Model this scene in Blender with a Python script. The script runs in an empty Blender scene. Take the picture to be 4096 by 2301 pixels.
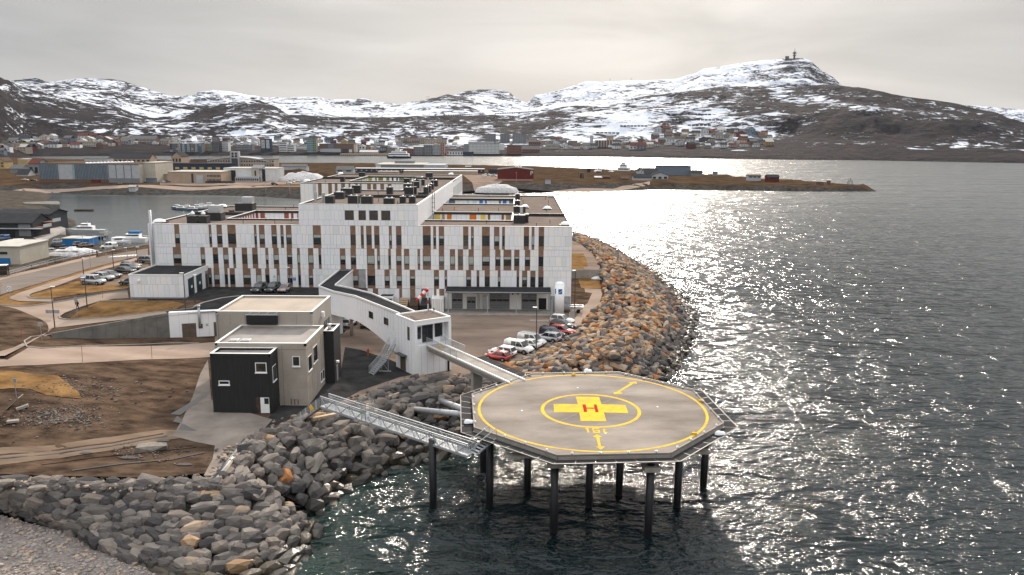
import bpy, bmesh, math, random
import numpy as np
from mathutils import Vector, Matrix, noise as mnoise
from mathutils.geometry import delaunay_2d_cdt
random.seed(7)
RNG = np.random.default_rng(11)
R = math.radians
S = bpy.context.scene
COL = S.collection
PI = math.pi

# ------------------------------------------------------------------ camera, sky, sun, exposure
CAM_H, PITCH, ROLL, FOC = 39.0, R(10.75), math.atan(.0065), 3200.0
cam_d = bpy.data.cameras.new('camera')
cam = bpy.data.objects.new('camera', cam_d)
COL.objects.link(cam)
cam_d.sensor_width = 36.0
cam_d.lens = 36.0 * FOC / 4096.0
cam_d.clip_start = 0.5
cam_d.clip_end = 30000
cam.matrix_world = Matrix.Translation((0, 0, CAM_H)) @ Matrix.Rotation(PI / 2 - PITCH, 4, 'X') @ Matrix.Rotation(ROLL, 4, 'Z')
S.camera = cam

SUN_EL, SUN_AZ = R(27), R(8)          # elevation, and azimuth to the right of straight ahead
world = bpy.data.worlds.new('World')
S.world = world
world.use_nodes = True
wn, wl = world.node_tree.nodes, world.node_tree.links
wn.clear()
def wnode(t, **k):
    n = wn.new(t)
    for a, b in k.items(): setattr(n, a, b)
    return n
sky = wnode('ShaderNodeTexSky', sky_type='NISHITA', sun_disc=False, sun_elevation=SUN_EL, sun_rotation=SUN_AZ, air_density=1.2, dust_density=2.5)
bg1 = wnode('ShaderNodeBackground'); bg1.inputs['Strength'].default_value = 0.05
wl.new(sky.outputs[0], bg1.inputs['Color'])
# thin high overcast: an even cloud sheet, dimmer at the horizon than overhead, brighter round the veiled sun
tc = wnode('ShaderNodeTexCoord')
sep = wnode('ShaderNodeSeparateXYZ'); wl.new(tc.outputs['Generated'], sep.inputs[0])
def wmath(op, a, b=None, clamp=False):
    n = wnode('ShaderNodeMath', operation=op, use_clamp=clamp)
    for i, q in enumerate((a, b)):
        if q is None: continue
        if isinstance(q, (int, float)): n.inputs[i].default_value = q
        else: wl.new(q, n.inputs[i])
    return n.outputs[0]
zc = wmath('MAXIMUM', sep.outputs['Z'], 0.0)
vm = wnode('ShaderNodeVectorMath', operation='DOT_PRODUCT')
wl.new(tc.outputs['Generated'], vm.inputs[0])
vm.inputs[1].default_value = (math.sin(SUN_AZ) * math.cos(SUN_EL), math.cos(SUN_AZ) * math.cos(SUN_EL), math.sin(SUN_EL))
sd = wmath('MAXIMUM', vm.outputs['Value'], 0.0)
glow = wmath('MULTIPLY', wmath('POWER', sd, 10.0), 0.46)
mp = wnode('ShaderNodeMapping'); mp.inputs['Scale'].default_value = (1.6, 1.6, 9.0)
wl.new(tc.outputs['Generated'], mp.inputs[0])
nz = wnode('ShaderNodeTexNoise'); nz.inputs['Scale'].default_value = 1.7; nz.inputs['Detail'].default_value = 4.0; nz.inputs['Roughness'].default_value = .5
nz.inputs['Distortion'].default_value = .6
wl.new(mp.outputs[0], nz.inputs[0])
cl = wmath('ADD', wmath('MULTIPLY', nz.outputs[0], 0.95), 0.53)
lr = wnode('ShaderNodeValToRGB'); le = lr.color_ramp.elements     # luminance / 2 by height above the horizon
le[0].position = 0.0; le[0].color = (.212, .212, .212, 1); le[1].position = 1.0; le[1].color = (.88, .88, .88, 1)
for p_, v_ in ((.05, .192), (.14, .168), (.30, .28)): e_ = le.new(p_); e_.color = (v_, v_, v_, 1)
wl.new(zc, lr.inputs[0])
lum = wmath('MULTIPLY', wmath('ADD', wmath('MULTIPLY', lr.outputs[0], 2.0), glow), cl)
ramp = wnode('ShaderNodeValToRGB')
ramp.color_ramp.elements[0].position = 0.0; ramp.color_ramp.elements[0].color = (1.03, .985, .945, 1)
ramp.color_ramp.elements[1].position = .35; ramp.color_ramp.elements[1].color = (1.0, .99, .985, 1)
cool = wnode('ShaderNodeMix', data_type='RGBA'); cool.inputs[6].default_value = (.95, .98, 1.02, 1); cool.inputs[7].default_value = (1.0, .985, .96, 1)
wl.new(wmath('MULTIPLY', wmath('SUBTRACT', sd, .55), 2.6, True), cool.inputs[0])
bg2 = wnode('ShaderNodeBackground')
tint = wnode('ShaderNodeMix', data_type='RGBA', blend_type='MULTIPLY'); tint.inputs[0].default_value = 1.0
wl.new(zc, ramp.inputs[0]); wl.new(ramp.outputs[0], tint.inputs[6]); wl.new(cool.outputs[2], tint.inputs[7]); wl.new(tint.outputs[2], bg2.inputs['Color']); wl.new(lum, bg2.inputs['Strength'])
mix = wnode('ShaderNodeMixShader'); mix.inputs[0].default_value = 0.93
wl.new(bg1.outputs[0], mix.inputs[1]); wl.new(bg2.outputs[0], mix.inputs[2])
wout = wnode('ShaderNodeOutputWorld'); wl.new(mix.outputs[0], wout.inputs['Surface'])

sun_d = bpy.data.lights.new('sun', 'SUN')
sun_d.energy = 4.2; sun_d.angle = R(3.0); sun_d.color = (1.0, .88, .75)
sun = bpy.data.objects.new('sun', sun_d); COL.objects.link(sun)
_sd = Vector((math.sin(SUN_AZ) * math.cos(SUN_EL), math.cos(SUN_AZ) * math.cos(SUN_EL), math.sin(SUN_EL)))
sun.rotation_euler = (-_sd).to_track_quat('-Z', 'Y').to_euler()
S.view_settings.view_transform = 'Standard'
S.view_settings.look = 'None'
S.view_settings.exposure = 0.42
S.view_settings.gamma = 1.0
S.view_settings.use_curve_mapping = False
S.cycles.use_denoising = True
S.cycles.max_bounces = 6
S.cycles.diffuse_bounces = 2
S.cycles.glossy_bounces = 3
S.cycles.transparent_max_bounces = 12
S.cycles.sample_clamp_indirect = 6.0
S.cycles.caustics_reflective = False
S.cycles.caustics_refractive = False

# ------------------------------------------------------------------ measuring: a pixel of the photograph (4096 wide) to a point
_c, _s, _cp, _sp = math.cos(ROLL), math.sin(ROLL), math.cos(PITCH), math.sin(PITCH)
def ray(u, v):
    x = (u - 2048) / FOC; y = -(v - 1150.5) / FOC
    X = _c * x - _s * y; Y = _s * x + _c * y
    return Vector((X, _cp + Y * _sp, -_sp + Y * _cp))
def at(u, v, z):
    d = ray(u, v); t = (z - CAM_H) / d.z
    return Vector((0, 0, CAM_H)) + d * t
def aty(u, v, y):
    d = ray(u, v); return Vector((0, 0, CAM_H)) + d * (y / d.y)
def K(x0, y0, s): return lambda x, y: (x0 + x / s, y0 + y / s)
D = lambda x, y: (x / .62890625, y / .62890625)
def px(p):                                   # pixels of the photograph per metre at a point
    return FOC / (p.y * _cp + (CAM_H - p.z) * _sp)

# ------------------------------------------------------------------ materials
def mat(name, col, rough=.75, var=.12, scale=1.5, bump=0., metal=0., col2=None, spec=None, detail=5., stretch=None, bscale=None, coord='Object', thr=None, emit=0, coat=0., rand=0.):
    m = bpy.data.materials.new(name); m.use_nodes = True
    nt = m.node_tree; b = nt.nodes['Principled BSDF']
    b.inputs['Roughness'].default_value = rough; b.inputs['Metallic'].default_value = metal
    b.inputs['Specular IOR Level'].default_value = spec if spec is not None else (0. if rough >= .78 else .10 if rough >= .6 else .35)
    if coat: b.inputs['Coat Weight'].default_value = coat; b.inputs['Coat Roughness'].default_value = .08
    c1 = (*col, 1)
    c2 = (*(col2 if col2 else [min(1, x * (1 + 2 * var)) for x in col]), 1)
    c0 = (*(col if col2 else [x * (1 - 2 * var) for x in col]), 1)
    t = nt.nodes.new('ShaderNodeTexCoord')
    if coord == 'Position':
        t = nt.nodes.new('ShaderNodeNewGeometry')
    src = t.outputs[coord]
    if stretch:
        mpn = nt.nodes.new('ShaderNodeMapping'); mpn.inputs['Scale'].default_value = stretch
        nt.links.new(src, mpn.inputs[0]); src = mpn.outputs[0]
    n = nt.nodes.new('ShaderNodeTexNoise'); n.inputs['Scale'].default_value = scale; n.inputs['Detail'].default_value = detail
    n.inputs['Roughness'].default_value = .62
    nt.links.new(src, n.inputs[0])
    r = nt.nodes.new('ShaderNodeValToRGB')
    lo, hi = thr if thr else (.28, .72)
    r.color_ramp.elements[0].position = lo; r.color_ramp.elements[1].position = hi
    r.color_ramp.elements[0].color = c0; r.color_ramp.elements[1].color = c2
    nt.links.new(n.outputs[0], r.inputs[0])
    out = r.outputs[0]
    if rand:
        oi = nt.nodes.new('ShaderNodeObjectInfo'); mr = nt.nodes.new('ShaderNodeMapRange')
        mr.inputs[3].default_value = 1 - rand; mr.inputs[4].default_value = 1 + rand
        nt.links.new(oi.outputs['Random'], mr.inputs[0])
        hs = nt.nodes.new('ShaderNodeHueSaturation')
        nt.links.new(out, hs.inputs['Color']); nt.links.new(mr.outputs[0], hs.inputs['Value']); out = hs.outputs[0]
    nt.links.new(out, b.inputs['Base Color'])
    if bump:
        n2 = nt.nodes.new('ShaderNodeTexNoise'); n2.inputs['Scale'].default_value = bscale or scale * 4; n2.inputs['Detail'].default_value = 6
        nt.links.new(src, n2.inputs[0])
        bp = nt.nodes.new('ShaderNodeBump'); bp.inputs['Strength'].default_value = 1.0; bp.inputs['Distance'].default_value = bump
        nt.links.new(n2.outputs[0], bp.inputs['Height']); nt.links.new(bp.outputs[0], b.inputs['Normal'])
    if emit:
        b.inputs['Emission Color'].default_value = c1; b.inputs['Emission Strength'].default_value = emit
    return m
M = {}
def mk(key, *a, **k): M[key] = mat(key, *a, **k)
mk('panel_white', (.83, .83, .835), .45, .015, .8); mk('panel_cool', (.78, .80, .80), .45, .015, .8)
mk('panel_lilac', (.82, .81, .845), .45, .015, .8); mk('panel_cream', (.845, .83, .79), .45, .015, .8); mk('panel_grey', (.72, .745, .74), .45, .015, .8)
PAN = ['panel_white', 'panel_cool', 'panel_lilac', 'panel_cream', 'panel_grey']
mk('wall_dark', (.34, .34, .34)); mk('brown', (.235, .145, .098), .6, .12, 2.2); mk('frame_brown', (.07, .055, .045), .5)
mk('glass', (.018, .022, .026), .06, .25, .5, spec=.6); mk('glass_warm', (.05, .045, .035), .08, .4, .6, spec=.6)
mk('blind', (.42, .43, .40), .7, .05); mk('white', (.80, .80, .79), .5, .02); mk('cap', (.78, .77, .74), .35, .02)
mk('roof_felt', (.160, .130, .112), .85, .10, .35, .006, bscale=30); mk('roof_dark', (.035, .035, .037), .8, .15, .5)
mk('vent', (.030, .029, .029), .55, .15, 1.5); mk('alu', (.55, .56, .57), .35, .06, 2, metal=.7); mk('steel', (.42, .44, .45), .4, .12, 3, metal=.5)
mk('galv', (.38, .395, .405), .45, .12, 4, metal=.35); mk('dark_steel', (.05, .052, .055), .5); mk('black', (.012, .012, .013), .4)
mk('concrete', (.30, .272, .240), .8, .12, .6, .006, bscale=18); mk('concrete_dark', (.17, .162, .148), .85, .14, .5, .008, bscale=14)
mk('tan_render', (.37, .325, .275), .8, .06, .5, .004, bscale=16); mk('tan_panel', (.36, .322, .278), .75, .05, .6)
mk('black_clad', (.017, .0175, .018), .55, .2, 1.2, stretch=(8, 8, .4)); mk('tan_roof', (.36, .31, .26), .8, .06, .3); mk('mid_roof', (.21, .19, .175), .5, .16, .25)
mk('garage_teal', (.015, .035, .042), .4); mk('door_grey', (.20, .205, .21), .5, .05); mk('door_brown', (.11, .085, .062), .55)
mk('red', (.55, .018, .012), .5); mk('red_rust', (.42, .06, .03), .5); mk('blue', (.01, .14, .36), .45); mk('orange', (.72, .16, .01), .5); mk('yellow', (.80, .46, .015), .55, .1, 1.2)
mk('asphalt', (.052, .051, .051), .85, .18, .5, .004, bscale=40); mk('asphalt_new', (.036, .035, .035), .8, .22, .45, .004, bscale=40)
mk('dusty', (.125, .095, .076), .9, .12, .16, .005, col2=(.285, .215, .172), bscale=12, stretch=(.5, 1.2, 1), detail=9)
mk('road_sand', (.215, .162, .128), .9, .1, .18, .004, col2=(.335, .262, .212), bscale=14, stretch=(.5, 1.2, 1))
mk('street', (.130, .110, .097), .85, .1, .6, .003, col2=(.205, .172, .148), stretch=(.25, 1.6, 1))
mk('kerb', (.30, .27, .24), .8, .08, 3); mk('paint_white', (.70, .69, .66), .7, .12, 2)
mk('dry_grass', (.075, .042, .020), .95, .2, .30, .05, col2=(.27, .158, .066), bscale=9, detail=9); mk('soil', (.030, .021, .016), .95, .2, .42, .12, col2=(.128, .086, .058), bscale=2.2, detail=13, thr=(.34, .70), stretch=(.7, 1.2, 1))
mk('gravel', (.040, .032, .027), .95, .2, 1.4, .05, col2=(.13, .105, .085), bscale=16, detail=9)
mk('dirt_road', (.110, .080, .058), .95, .12, .4, .01, col2=(.205, .152, .112), bscale=10, stretch=(.4, 1.4, 1))
mk('pale_slab', (.130, .112, .098), .9, .15, .22, .006, col2=(.27, .232, .20), bscale=12, detail=8)
mk('wet', (.035, .030, .027), .30, .2, .8)
mk('deck', (.150, .129, .110), .95, .1, .16, .003, spec=.05, col2=(.29, .253, .22), bscale=20, detail=10, stretch=(.6, 1.3, 1), thr=(.34, .66))
mk('deck_yellow', (.44, .29, .075), .95, .07, .9, detail=10, col2=(.66, .41, .035), thr=(.3, .55), spec=.05); mk('deck_red', (.36, .012, .012), .95, .15, 3, spec=.05)
mk('snow', (.80, .82, .85), .6, .05, .6, .08, bscale=2.5); mk('dirty_snow', (.55, .53, .52), .8, .2, 1.2, .15, bscale=2, detail=9)
mk('tyre', (.012, .012, .012), .8); mk('rim', (.35, .36, .37), .35, .05, metal=.6); mk('light_lens', (.75, .75, .72), .15); mk('tail_lens', (.45, .01, .01), .2)
mk('car_glass', (.014, .016, .02), .06, .1, spec=.8); mk('plastic', (.03, .03, .032), .5)
mk('wood_pale', (.46, .35, .24), .8, .14, 3); mk('wood_dark', (.07, .05, .038), .8, .2, 3); mk('skin', (.45, .28, .2), .6)
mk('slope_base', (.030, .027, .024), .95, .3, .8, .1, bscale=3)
mk('rust_fence', (.30, .07, .04), .7)
ROCKS = {'grey': [(.115, .102, .092), (.150, .132, .115), (.085, .077, .072), (.130, .110, .094)], 'dark': [(.066, .061, .058), (.048, .045, .044), (.080, .073, .067)],
         'tan': [(.235, .160, .100), (.20, .130, .078), (.25, .19, .14)], 'rust': [(.215, .098, .042), (.17, .078, .036)], 'wet': [(.030, .027, .022), (.045, .036, .024)], 'far': [(.15, .14, .132), (.105, .098, .092), (.20, .185, .17)]}
for k_, l_ in ROCKS.items():
    for i_, c_ in enumerate(l_):
        mk('rock_%s_%d' % (k_, i_), c_, .85 if k_ != 'wet' else .35, .0, 2.2, .05, col2=[x * 1.75 for x in c_], bscale=5, stretch=(1, 1, 2.6), detail=8)

# net mesh: woven steel, partly see-through
def netmat(name, col, alpha, sc):
    m = bpy.data.materials.new(name); m.use_nodes = True
    nt = m.node_tree; b = nt.nodes['Principled BSDF']; b.inputs['Base Color'].default_value = (*col, 1); b.inputs['Roughness'].default_value = .9; b.inputs['Specular IOR Level'].default_value = .05
    tr = nt.nodes.new('ShaderNodeBsdfTransparent'); mx = nt.nodes.new('ShaderNodeMixShader')
    t = nt.nodes.new('ShaderNodeTexCoord'); ck = nt.nodes.new('ShaderNodeTexVoronoi'); ck.feature = 'DISTANCE_TO_EDGE'; ck.inputs['Scale'].default_value = sc
    ck.inputs['Randomness'].default_value = 0.0
    nt.links.new(t.outputs['Object'], ck.inputs[0])
    lt = nt.nodes.new('ShaderNodeMath'); lt.operation = 'LESS_THAN'; lt.inputs[1].default_value = alpha
    nt.links.new(ck.outputs[0], lt.inputs[0]); nt.links.new(lt.outputs[0], mx.inputs[0])
    nt.links.new(tr.outputs[0], mx.inputs[1]); nt.links.new(b.outputs[0], mx.inputs[2])
    nt.links.new(mx.outputs[0], nt.nodes['Material Output'].inputs['Surface'])
    M[name] = m
netmat('net_dark', (.03, .03, .031), .36, 6.0); netmat('net_steel', (.42, .44, .45), .09, 7.0)

# ------------------------------------------------------------------ mesh helpers
class MB:
    def __init__(s): s.v, s.f, s.m = [], [], []
    def face(s, pts, m=0):
        n = len(s.v); s.v += [tuple(p) for p in pts]; s.f.append(tuple(range(n, n + len(pts)))); s.m.append(m)
    def box(s, a, b, m=0, X=None):
        x0, y0, z0 = [min(a[i], b[i]) for i in range(3)]; x1, y1, z1 = [max(a[i], b[i]) for i in range(3)]
        p = [(x0, y0, z0), (x1, y0, z0), (x1, y1, z0), (x0, y1, z0), (x0, y0, z1), (x1, y0, z1), (x1, y1, z1), (x0, y1, z1)]
        if X is not None: p = [tuple(X @ Vector(q)) for q in p]
        n = len(s.v); s.v += p
        for f in ((3, 2, 1, 0), (4, 5, 6, 7), (0, 1, 5, 4), (1, 2, 6, 5), (2, 3, 7, 6), (3, 0, 4, 7)):
            s.f.append(tuple(n + i for i in f)); s.m.append(m)
    def prism(s, poly, z0, z1, m=0, mt=None, top=True, bottom=True):
        # z0, z1: numbers or lists per vertex; poly counter-clockwise
        k = len(poly); n = len(s.v)
        a = sum(poly[i][0] * poly[(i + 1) % k][1] - poly[(i + 1) % k][0] * poly[i][1] for i in range(k))
        if a < 0:
            poly = poly[::-1]
            if not isinstance(z0, (int, float)): z0 = z0[::-1]
            if not isinstance(z1, (int, float)): z1 = z1[::-1]
        g = lambda z, i: z if isinstance(z, (int, float)) else z[i]
        s.v += [(p[0], p[1], g(z0, i)) for i, p in enumerate(poly)] + [(p[0], p[1], g(z1, i)) for i, p in enumerate(poly)]
        for i in range(k):
            j = (i + 1) % k; s.f.append((n + i, n + j, n + k + j, n + k + i)); s.m.append(m)
        if top: s.f.append(tuple(n + k + i for i in range(k))); s.m.append(m if mt is None else mt)
        if bottom: s.f.append(tuple(n + i for i in reversed(range(k)))); s.m.append(m)
    def tube(s, p0, p1, r, k=6, m=0, r1=None, caps=True):
        p0, p1 = Vector(p0), Vector(p1); d = (p1 - p0)
        if d.length < 1e-6: return
        q = d.to_track_quat('Z', 'X'); n = len(s.v); r1 = r if r1 is None else r1
        for p, rr in ((p0, r), (p1, r1)):
            for i in range(k):
                a = 2 * PI * i / k; s.v.append(tuple(p + q @ Vector((rr * math.cos(a), rr * math.sin(a), 0))))
        for i in range(k):
            j = (i + 1) % k; s.f.append((n + i, n + j, n + k + j, n + k + i)); s.m.append(m)
        if caps: s.f.append(tuple(n + i for i in reversed(range(k)))); s.m.append(m); s.f.append(tuple(n + k + i for i in range(k))); s.m.append(m)
    def bar(s, p0, p1, w, h, m=0, up=(0, 0, 1)):          # a square bar, w across, h along up
        p0, p1 = Vector(p0), Vector(p1); d = (p1 - p0).normalized(); u = Vector(up); side = d.cross(u)
        if side.length < 1e-5: side = Vector((1, 0, 0))
        side.normalize(); u = side.cross(d).normalized(); n = len(s.v)
        for p in (p0, p1):
            for a, b in ((-1, -1), (1, -1), (1, 1), (-1, 1)): s.v.append(tuple(p + side * (a * w / 2) + u * (b * h / 2)))
        for f in ((0, 1, 5, 4), (1, 2, 6, 5), (2, 3, 7, 6), (3, 0, 4, 7), (3, 2, 1, 0), (4, 5, 6, 7)):
            s.f.append(tuple(n + i for i in f)); s.m.append(m)
    def dome(s, c, r, h, m=0, k=10, j=4, ry=None):
        ry = ry or r; rings = []
        for a in range(j):
            t = a / j * PI / 2; rings.append([(c[0] + r * math.cos(t) * math.cos(2 * PI * i / k), c[1] + ry * math.cos(t) * math.sin(2 * PI * i / k), c[2] + h * math.sin(t)) for i in range(k)])
        n = len(s.v)
        for q in rings: s.v += q
        s.v.append((c[0], c[1], c[2] + h))
        for a in range(j - 1):
            for i in range(k): s.f.append((n + a * k + i, n + a * k + (i + 1) % k, n + (a + 1) * k + (i + 1) % k, n + (a + 1) * k + i)); s.m.append(m)
        for i in range(k): s.f.append((n + (j - 1) * k + i, n + (j - 1) * k + (i + 1) % k, n + j * k)); s.m.append(m)
    def add(s, verts, faces, m=0):
        n = len(s.v); s.v += [tuple(q) for q in verts]
        for f in faces: s.f.append(tuple(n + i for i in f)); s.m.append(m)
    def mesh(s, name, mats, smooth=False):
        me = bpy.data.meshes.new(name); me.from_pydata(s.v, [], s.f)
        for q in (mats if isinstance(mats, (list, tuple)) else [mats]): me.materials.append(M[q] if isinstance(q, str) else q)
        if len(me.materials) > 1: me.polygons.foreach_set('material_index', s.m)
        if smooth: me.polygons.foreach_set('use_smooth', [True] * len(s.f))
        me.update(); return me
    def build(s, name, mats, parent=None, smooth=False, **k):
        return put(name, s.mesh(name, mats, smooth), parent, **k)
def put(name, me, parent=None, label=None, cat=None, group=None, kind=None, loc=None, rz=None):
    o = bpy.data.objects.new(name, me); COL.objects.link(o)
    if parent is not None: o.parent = parent
    if loc is not None: o.location = loc
    if rz is not None: o.rotation_euler = (0, 0, rz)
    return tag(o, label, cat, group, kind)
def tag(o, label=None, cat=None, group=None, kind=None):
    for a, b in (('label', label), ('category', cat), ('group', group), ('kind', kind)):
        if b: o[a] = b
    return o
def thing(name, label, cat, loc=(0, 0, 0), rz=0, group=None):
    return put(name, None, None, label, cat, group, None, loc, rz)
def copy_tree(o, parent=None):
    c = o.copy(); COL.objects.link(c)
    if parent is not None: c.parent = parent
    for ch in list(o.children): copy_tree(ch, c)
    return c
def smoothmod(me):
    me.polygons.foreach_set('use_smooth', [True] * len(me.polygons))
def interp(pts, x):
    if x <= pts[0][0]: return pts[0][1]
    for (a, b), (c, d) in zip(pts, pts[1:]):
        if x <= c: return b + (d - b) * (x - a) / (c - a)
    return pts[-1][1]
def fbm2(x, y, sc, o=4, seed=0.):
    return mnoise.fractal(Vector((x / sc + seed, y / sc - seed, seed * 1.7)), 1.0, 2.0, o)
def text_mesh(name, body, size, m, extrude=.01):
    cu = bpy.data.curves.new(name, 'FONT'); cu.body = body; cu.size = size; cu.extrude = extrude; cu.align_x = 'CENTER'; cu.align_y = 'CENTER'
    o = bpy.data.objects.new(name, cu); COL.objects.link(o)
    me = bpy.data.meshes.new_from_object(o.evaluated_get(bpy.context.evaluated_depsgraph_get()))
    bpy.data.objects.remove(o); bpy.data.curves.remove(cu)
    me.materials.clear(); me.materials.append(M[m]); me.name = name
    return me

# polygon sheets: triangulated with inner points, height from a function
def pdist(P, poly):
    a = np.array(poly, float); b = np.roll(a, -1, 0); d = np.full(len(P), 1e9)
    for p, q in zip(a, b):
        e = q - p; L = (e @ e) or 1e-9
        t = np.clip(((P - p) @ e) / L, 0, 1); d = np.minimum(d, np.linalg.norm(P - (p + t[:, None] * e), axis=1))
    return d
def inside(P, poly):
    x, y = P[:, 0], P[:, 1]; r = np.zeros(len(P), bool); n = len(poly)
    for i in range(n):
        (x0, y0), (x1, y1) = poly[i][:2], poly[(i + 1) % n][:2]
        if y0 == y1: continue
        c = ((y0 > y) != (y1 > y)) & (x < (x1 - x0) * (y - y0) / (y1 - y0) + x0); r ^= c
    return r
def sheet(name, poly, zf, m, step=2.0, kind='structure', parent=None, label=None, cat=None, smooth=True, skirt=None):
    poly = [(p[0], p[1]) for p in poly]
    out = []
    for i, p in enumerate(poly):
        q = poly[(i + 1) % len(poly)]; L = math.dist(p, q); n = max(1, int(L / step))
        out += [(p[0] + (q[0] - p[0]) * j / n, p[1] + (q[1] - p[1]) * j / n) for j in range(n)]
    xs = [p[0] for p in poly]; ys = [p[1] for p in poly]
    gx, gy = np.meshgrid(np.arange(min(xs), max(xs), step), np.arange(min(ys), max(ys), step))
    P = np.stack([gx.ravel(), gy.ravel()], 1) + RNG.uniform(-.2, .2, (gx.size, 2)) * step
    if len(P):
        P = P[inside(P, poly)]
        if len(P): P = P[pdist(P, poly) > step * .45]
    co = [Vector(p) for p in out] + [Vector((float(a), float(b))) for a, b in P]
    n = len(out)
    v, e, f, *_ = delaunay_2d_cdt(co, [], [list(range(n))], 1, 1e-4)
    z = zf(np.array([[q.x, q.y] for q in v]))
    b = MB(); b.v = [(q.x, q.y, float(zz)) for q, zz in zip(v, z)]; b.f = [tuple(q) for q in f]; b.m = [0] * len(f)
    return b.build(name, m, parent, smooth, kind=kind, label=label, cat=cat)
# ------------------------------------------------------------------ the sea
def sea_material():
    m = bpy.data.materials.new('sea_water'); m.use_nodes = True
    nt = m.node_tree; N, L = nt.nodes, nt.links; b = N['Principled BSDF']
    b.inputs['Roughness'].default_value = .10; b.inputs['IOR'].default_value = 1.333
    geo = N.new('ShaderNodeNewGeometry')
    def noise(scale, det, rough, st, dist=0., kind=None):
        mp = N.new('ShaderNodeMapping'); mp.inputs['Scale'].default_value = st; mp.inputs['Rotation'].default_value = (0, 0, R(24))
        L.new(geo.outputs['Position'], mp.inputs[0])
        n = N.new('ShaderNodeTexNoise'); n.inputs['Scale'].default_value = scale; n.inputs['Detail'].default_value = det; n.inputs['Roughness'].default_value = rough; n.inputs['Distortion'].default_value = dist
        L.new(mp.outputs[0], n.inputs[0]); return n.outputs[0]
    def mth(op, a, b_):
        n = N.new('ShaderNodeMath'); n.operation = op
        for i, q in enumerate((a, b_)):
            if isinstance(q, (int, float)): n.inputs[i].default_value = q
            else: L.new(q, n.inputs[i])
        return n.outputs[0]
    h1 = noise(.13, 2, .5, (.55, 1.2, 1), .6)          # swell, crests lying across the view
    h2 = noise(.42, 2, .5, (.65, 1.15, 1), .5)
    h3 = noise(2.0, 3, .5, (.75, 1.05, 1), .4)
    sp = N.new('ShaderNodeSeparateXYZ'); L.new(geo.outputs['Position'], sp.inputs[0])
    def rng(a, b_):                                       # open water: longer, smoother seas farther from this shore
        n = N.new('ShaderNodeMapRange'); n.inputs[1].default_value = a; n.inputs[2].default_value = b_; L.new(sp.outputs['Y'], n.inputs[0]); return n.outputs[0]
    far, mid_ = rng(170, 620), rng(95, 260)
    L.new(mth('ADD', .10, mth('ADD', mth('MULTIPLY', far, .12), mth('MULTIPLY', mid_, .05))), b.inputs['Roughness'])
    calm = N.new('ShaderNodeAttribute'); calm.attribute_name = 'chop'
    h = mth('ADD', mth('ADD', mth('MULTIPLY', h1, 2.5), mth('MULTIPLY', h2, mth('SUBTRACT', 1.2, mth('MULTIPLY', far, .9)))), mth('MULTIPLY', h3, mth('MULTIPLY', mth('SUBTRACT', 1., mid_), .30)))
    h = mth('ADD', h, mth('MULTIPLY', noise(.035, 2, .5, (.5, 1.2, 1), .6), mth('MULTIPLY', far, 6.)))
    h = mth('MULTIPLY', h, mth('ADD', mth('MULTIPLY', noise(.022, 4, .6, (.35, 1.5, 1), .8), 1.3), .28))
    h = mth('MULTIPLY', h, calm.outputs['Fac'])
    bp = N.new('ShaderNodeBump'); bp.inputs['Distance'].default_value = 1.0; bp.inputs['Strength'].default_value = 1.0
    h_ = h; L.new(h, bp.inputs['Height']); L.new(bp.outputs[0], b.inputs['Normal'])
    sh = N.new('ShaderNodeAttribute'); sh.attribute_name = 'shallow'
    sf = mth('MULTIPLY', sh.outputs['Fac'], mth('MULTIPLY', noise(.12, 4, .6, (1, 1, 1)), 1.5))
    mx = N.new('ShaderNodeMix'); mx.data_type = 'RGBA'
    mx.inputs[6].default_value = (.003, .009, .0105, 1); mx.inputs[7].default_value = (.006, .023, .017, 1)
    L.new(sf, mx.inputs[0]); L.new(mx.outputs[2], b.inputs['Base Color'])
    return m
M['sea'] = sea_material()
COVE = [at(*D(x, y), 0) for x, y in ((1190, 1135), (1100, 1160), (1020, 1175), (960, 1195), (900, 1215), (868, 1240), (845, 1262), (830, 1290), (815, 1335), (800, 1380), (760, 1447))] + [Vector((-20.5, 58, 0)), Vector((-23, 48, 0))]
def build_sea():
    # a graded grid: fine near the land, wide cells far out; the attributes carry shelter (chop) and shallow bottom
    xs = np.unique(np.concatenate([np.linspace(-2600, -200, 25), np.linspace(-200, 120, 90), np.linspace(120, 2600, 30)]))
    ys = np.unique(np.concatenate([np.linspace(20, 240, 80), np.linspace(240, 640, 70), np.linspace(640, 2600, 30)]))
    X, Y = np.meshgrid(xs, ys); v = np.stack([X.ravel(), Y.ravel(), np.zeros(X.size)], 1)
    nx, ny = len(xs), len(ys)
    i = np.arange(nx * (ny - 1)).reshape(ny - 1, nx)[:, :-1].ravel()
    f = np.stack([i, i + 1, i + nx + 1, i + nx], 1)
    me = bpy.data.meshes.new('sea'); me.from_pydata(v.tolist(), [], f.tolist()); me.materials.append(M['sea'])
    x, y = v[:, 0], v[:, 1]
    chop = np.ones(len(v))
    bay = np.clip((-38 - x) / 30, 0, 1) * np.clip((560 - y) / 60, 0, 1)
    chop -= .94 * bay                                                # sheltered harbour behind the hospital
    far = np.clip((y - 520) / 160, 0, 1); chop -= .75 * far * np.clip((60 - x) / 220, 0, 1)
    a = me.attributes.new('chop', 'FLOAT', 'POINT'); a.data.foreach_set('value', np.clip(chop, .05, 1).astype(np.float32))
    d = np.full(len(v), 1e9)
    cp = np.array([(p.x, p.y) for p in COVE])
    P = v[:, :2]
    for p, q in zip(cp, cp[1:]):
        e = q - p; t = np.clip(((P - p) @ e) / (e @ e), 0, 1); d = np.minimum(d, np.linalg.norm(P - (p + t[:, None] * e), axis=1))
    a = me.attributes.new('shallow', 'FLOAT', 'POINT'); a.data.foreach_set('value', np.clip(1 - d / 13, 0, 1).astype(np.float32))
    put('sea', me, kind='structure')
build_sea()

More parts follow.
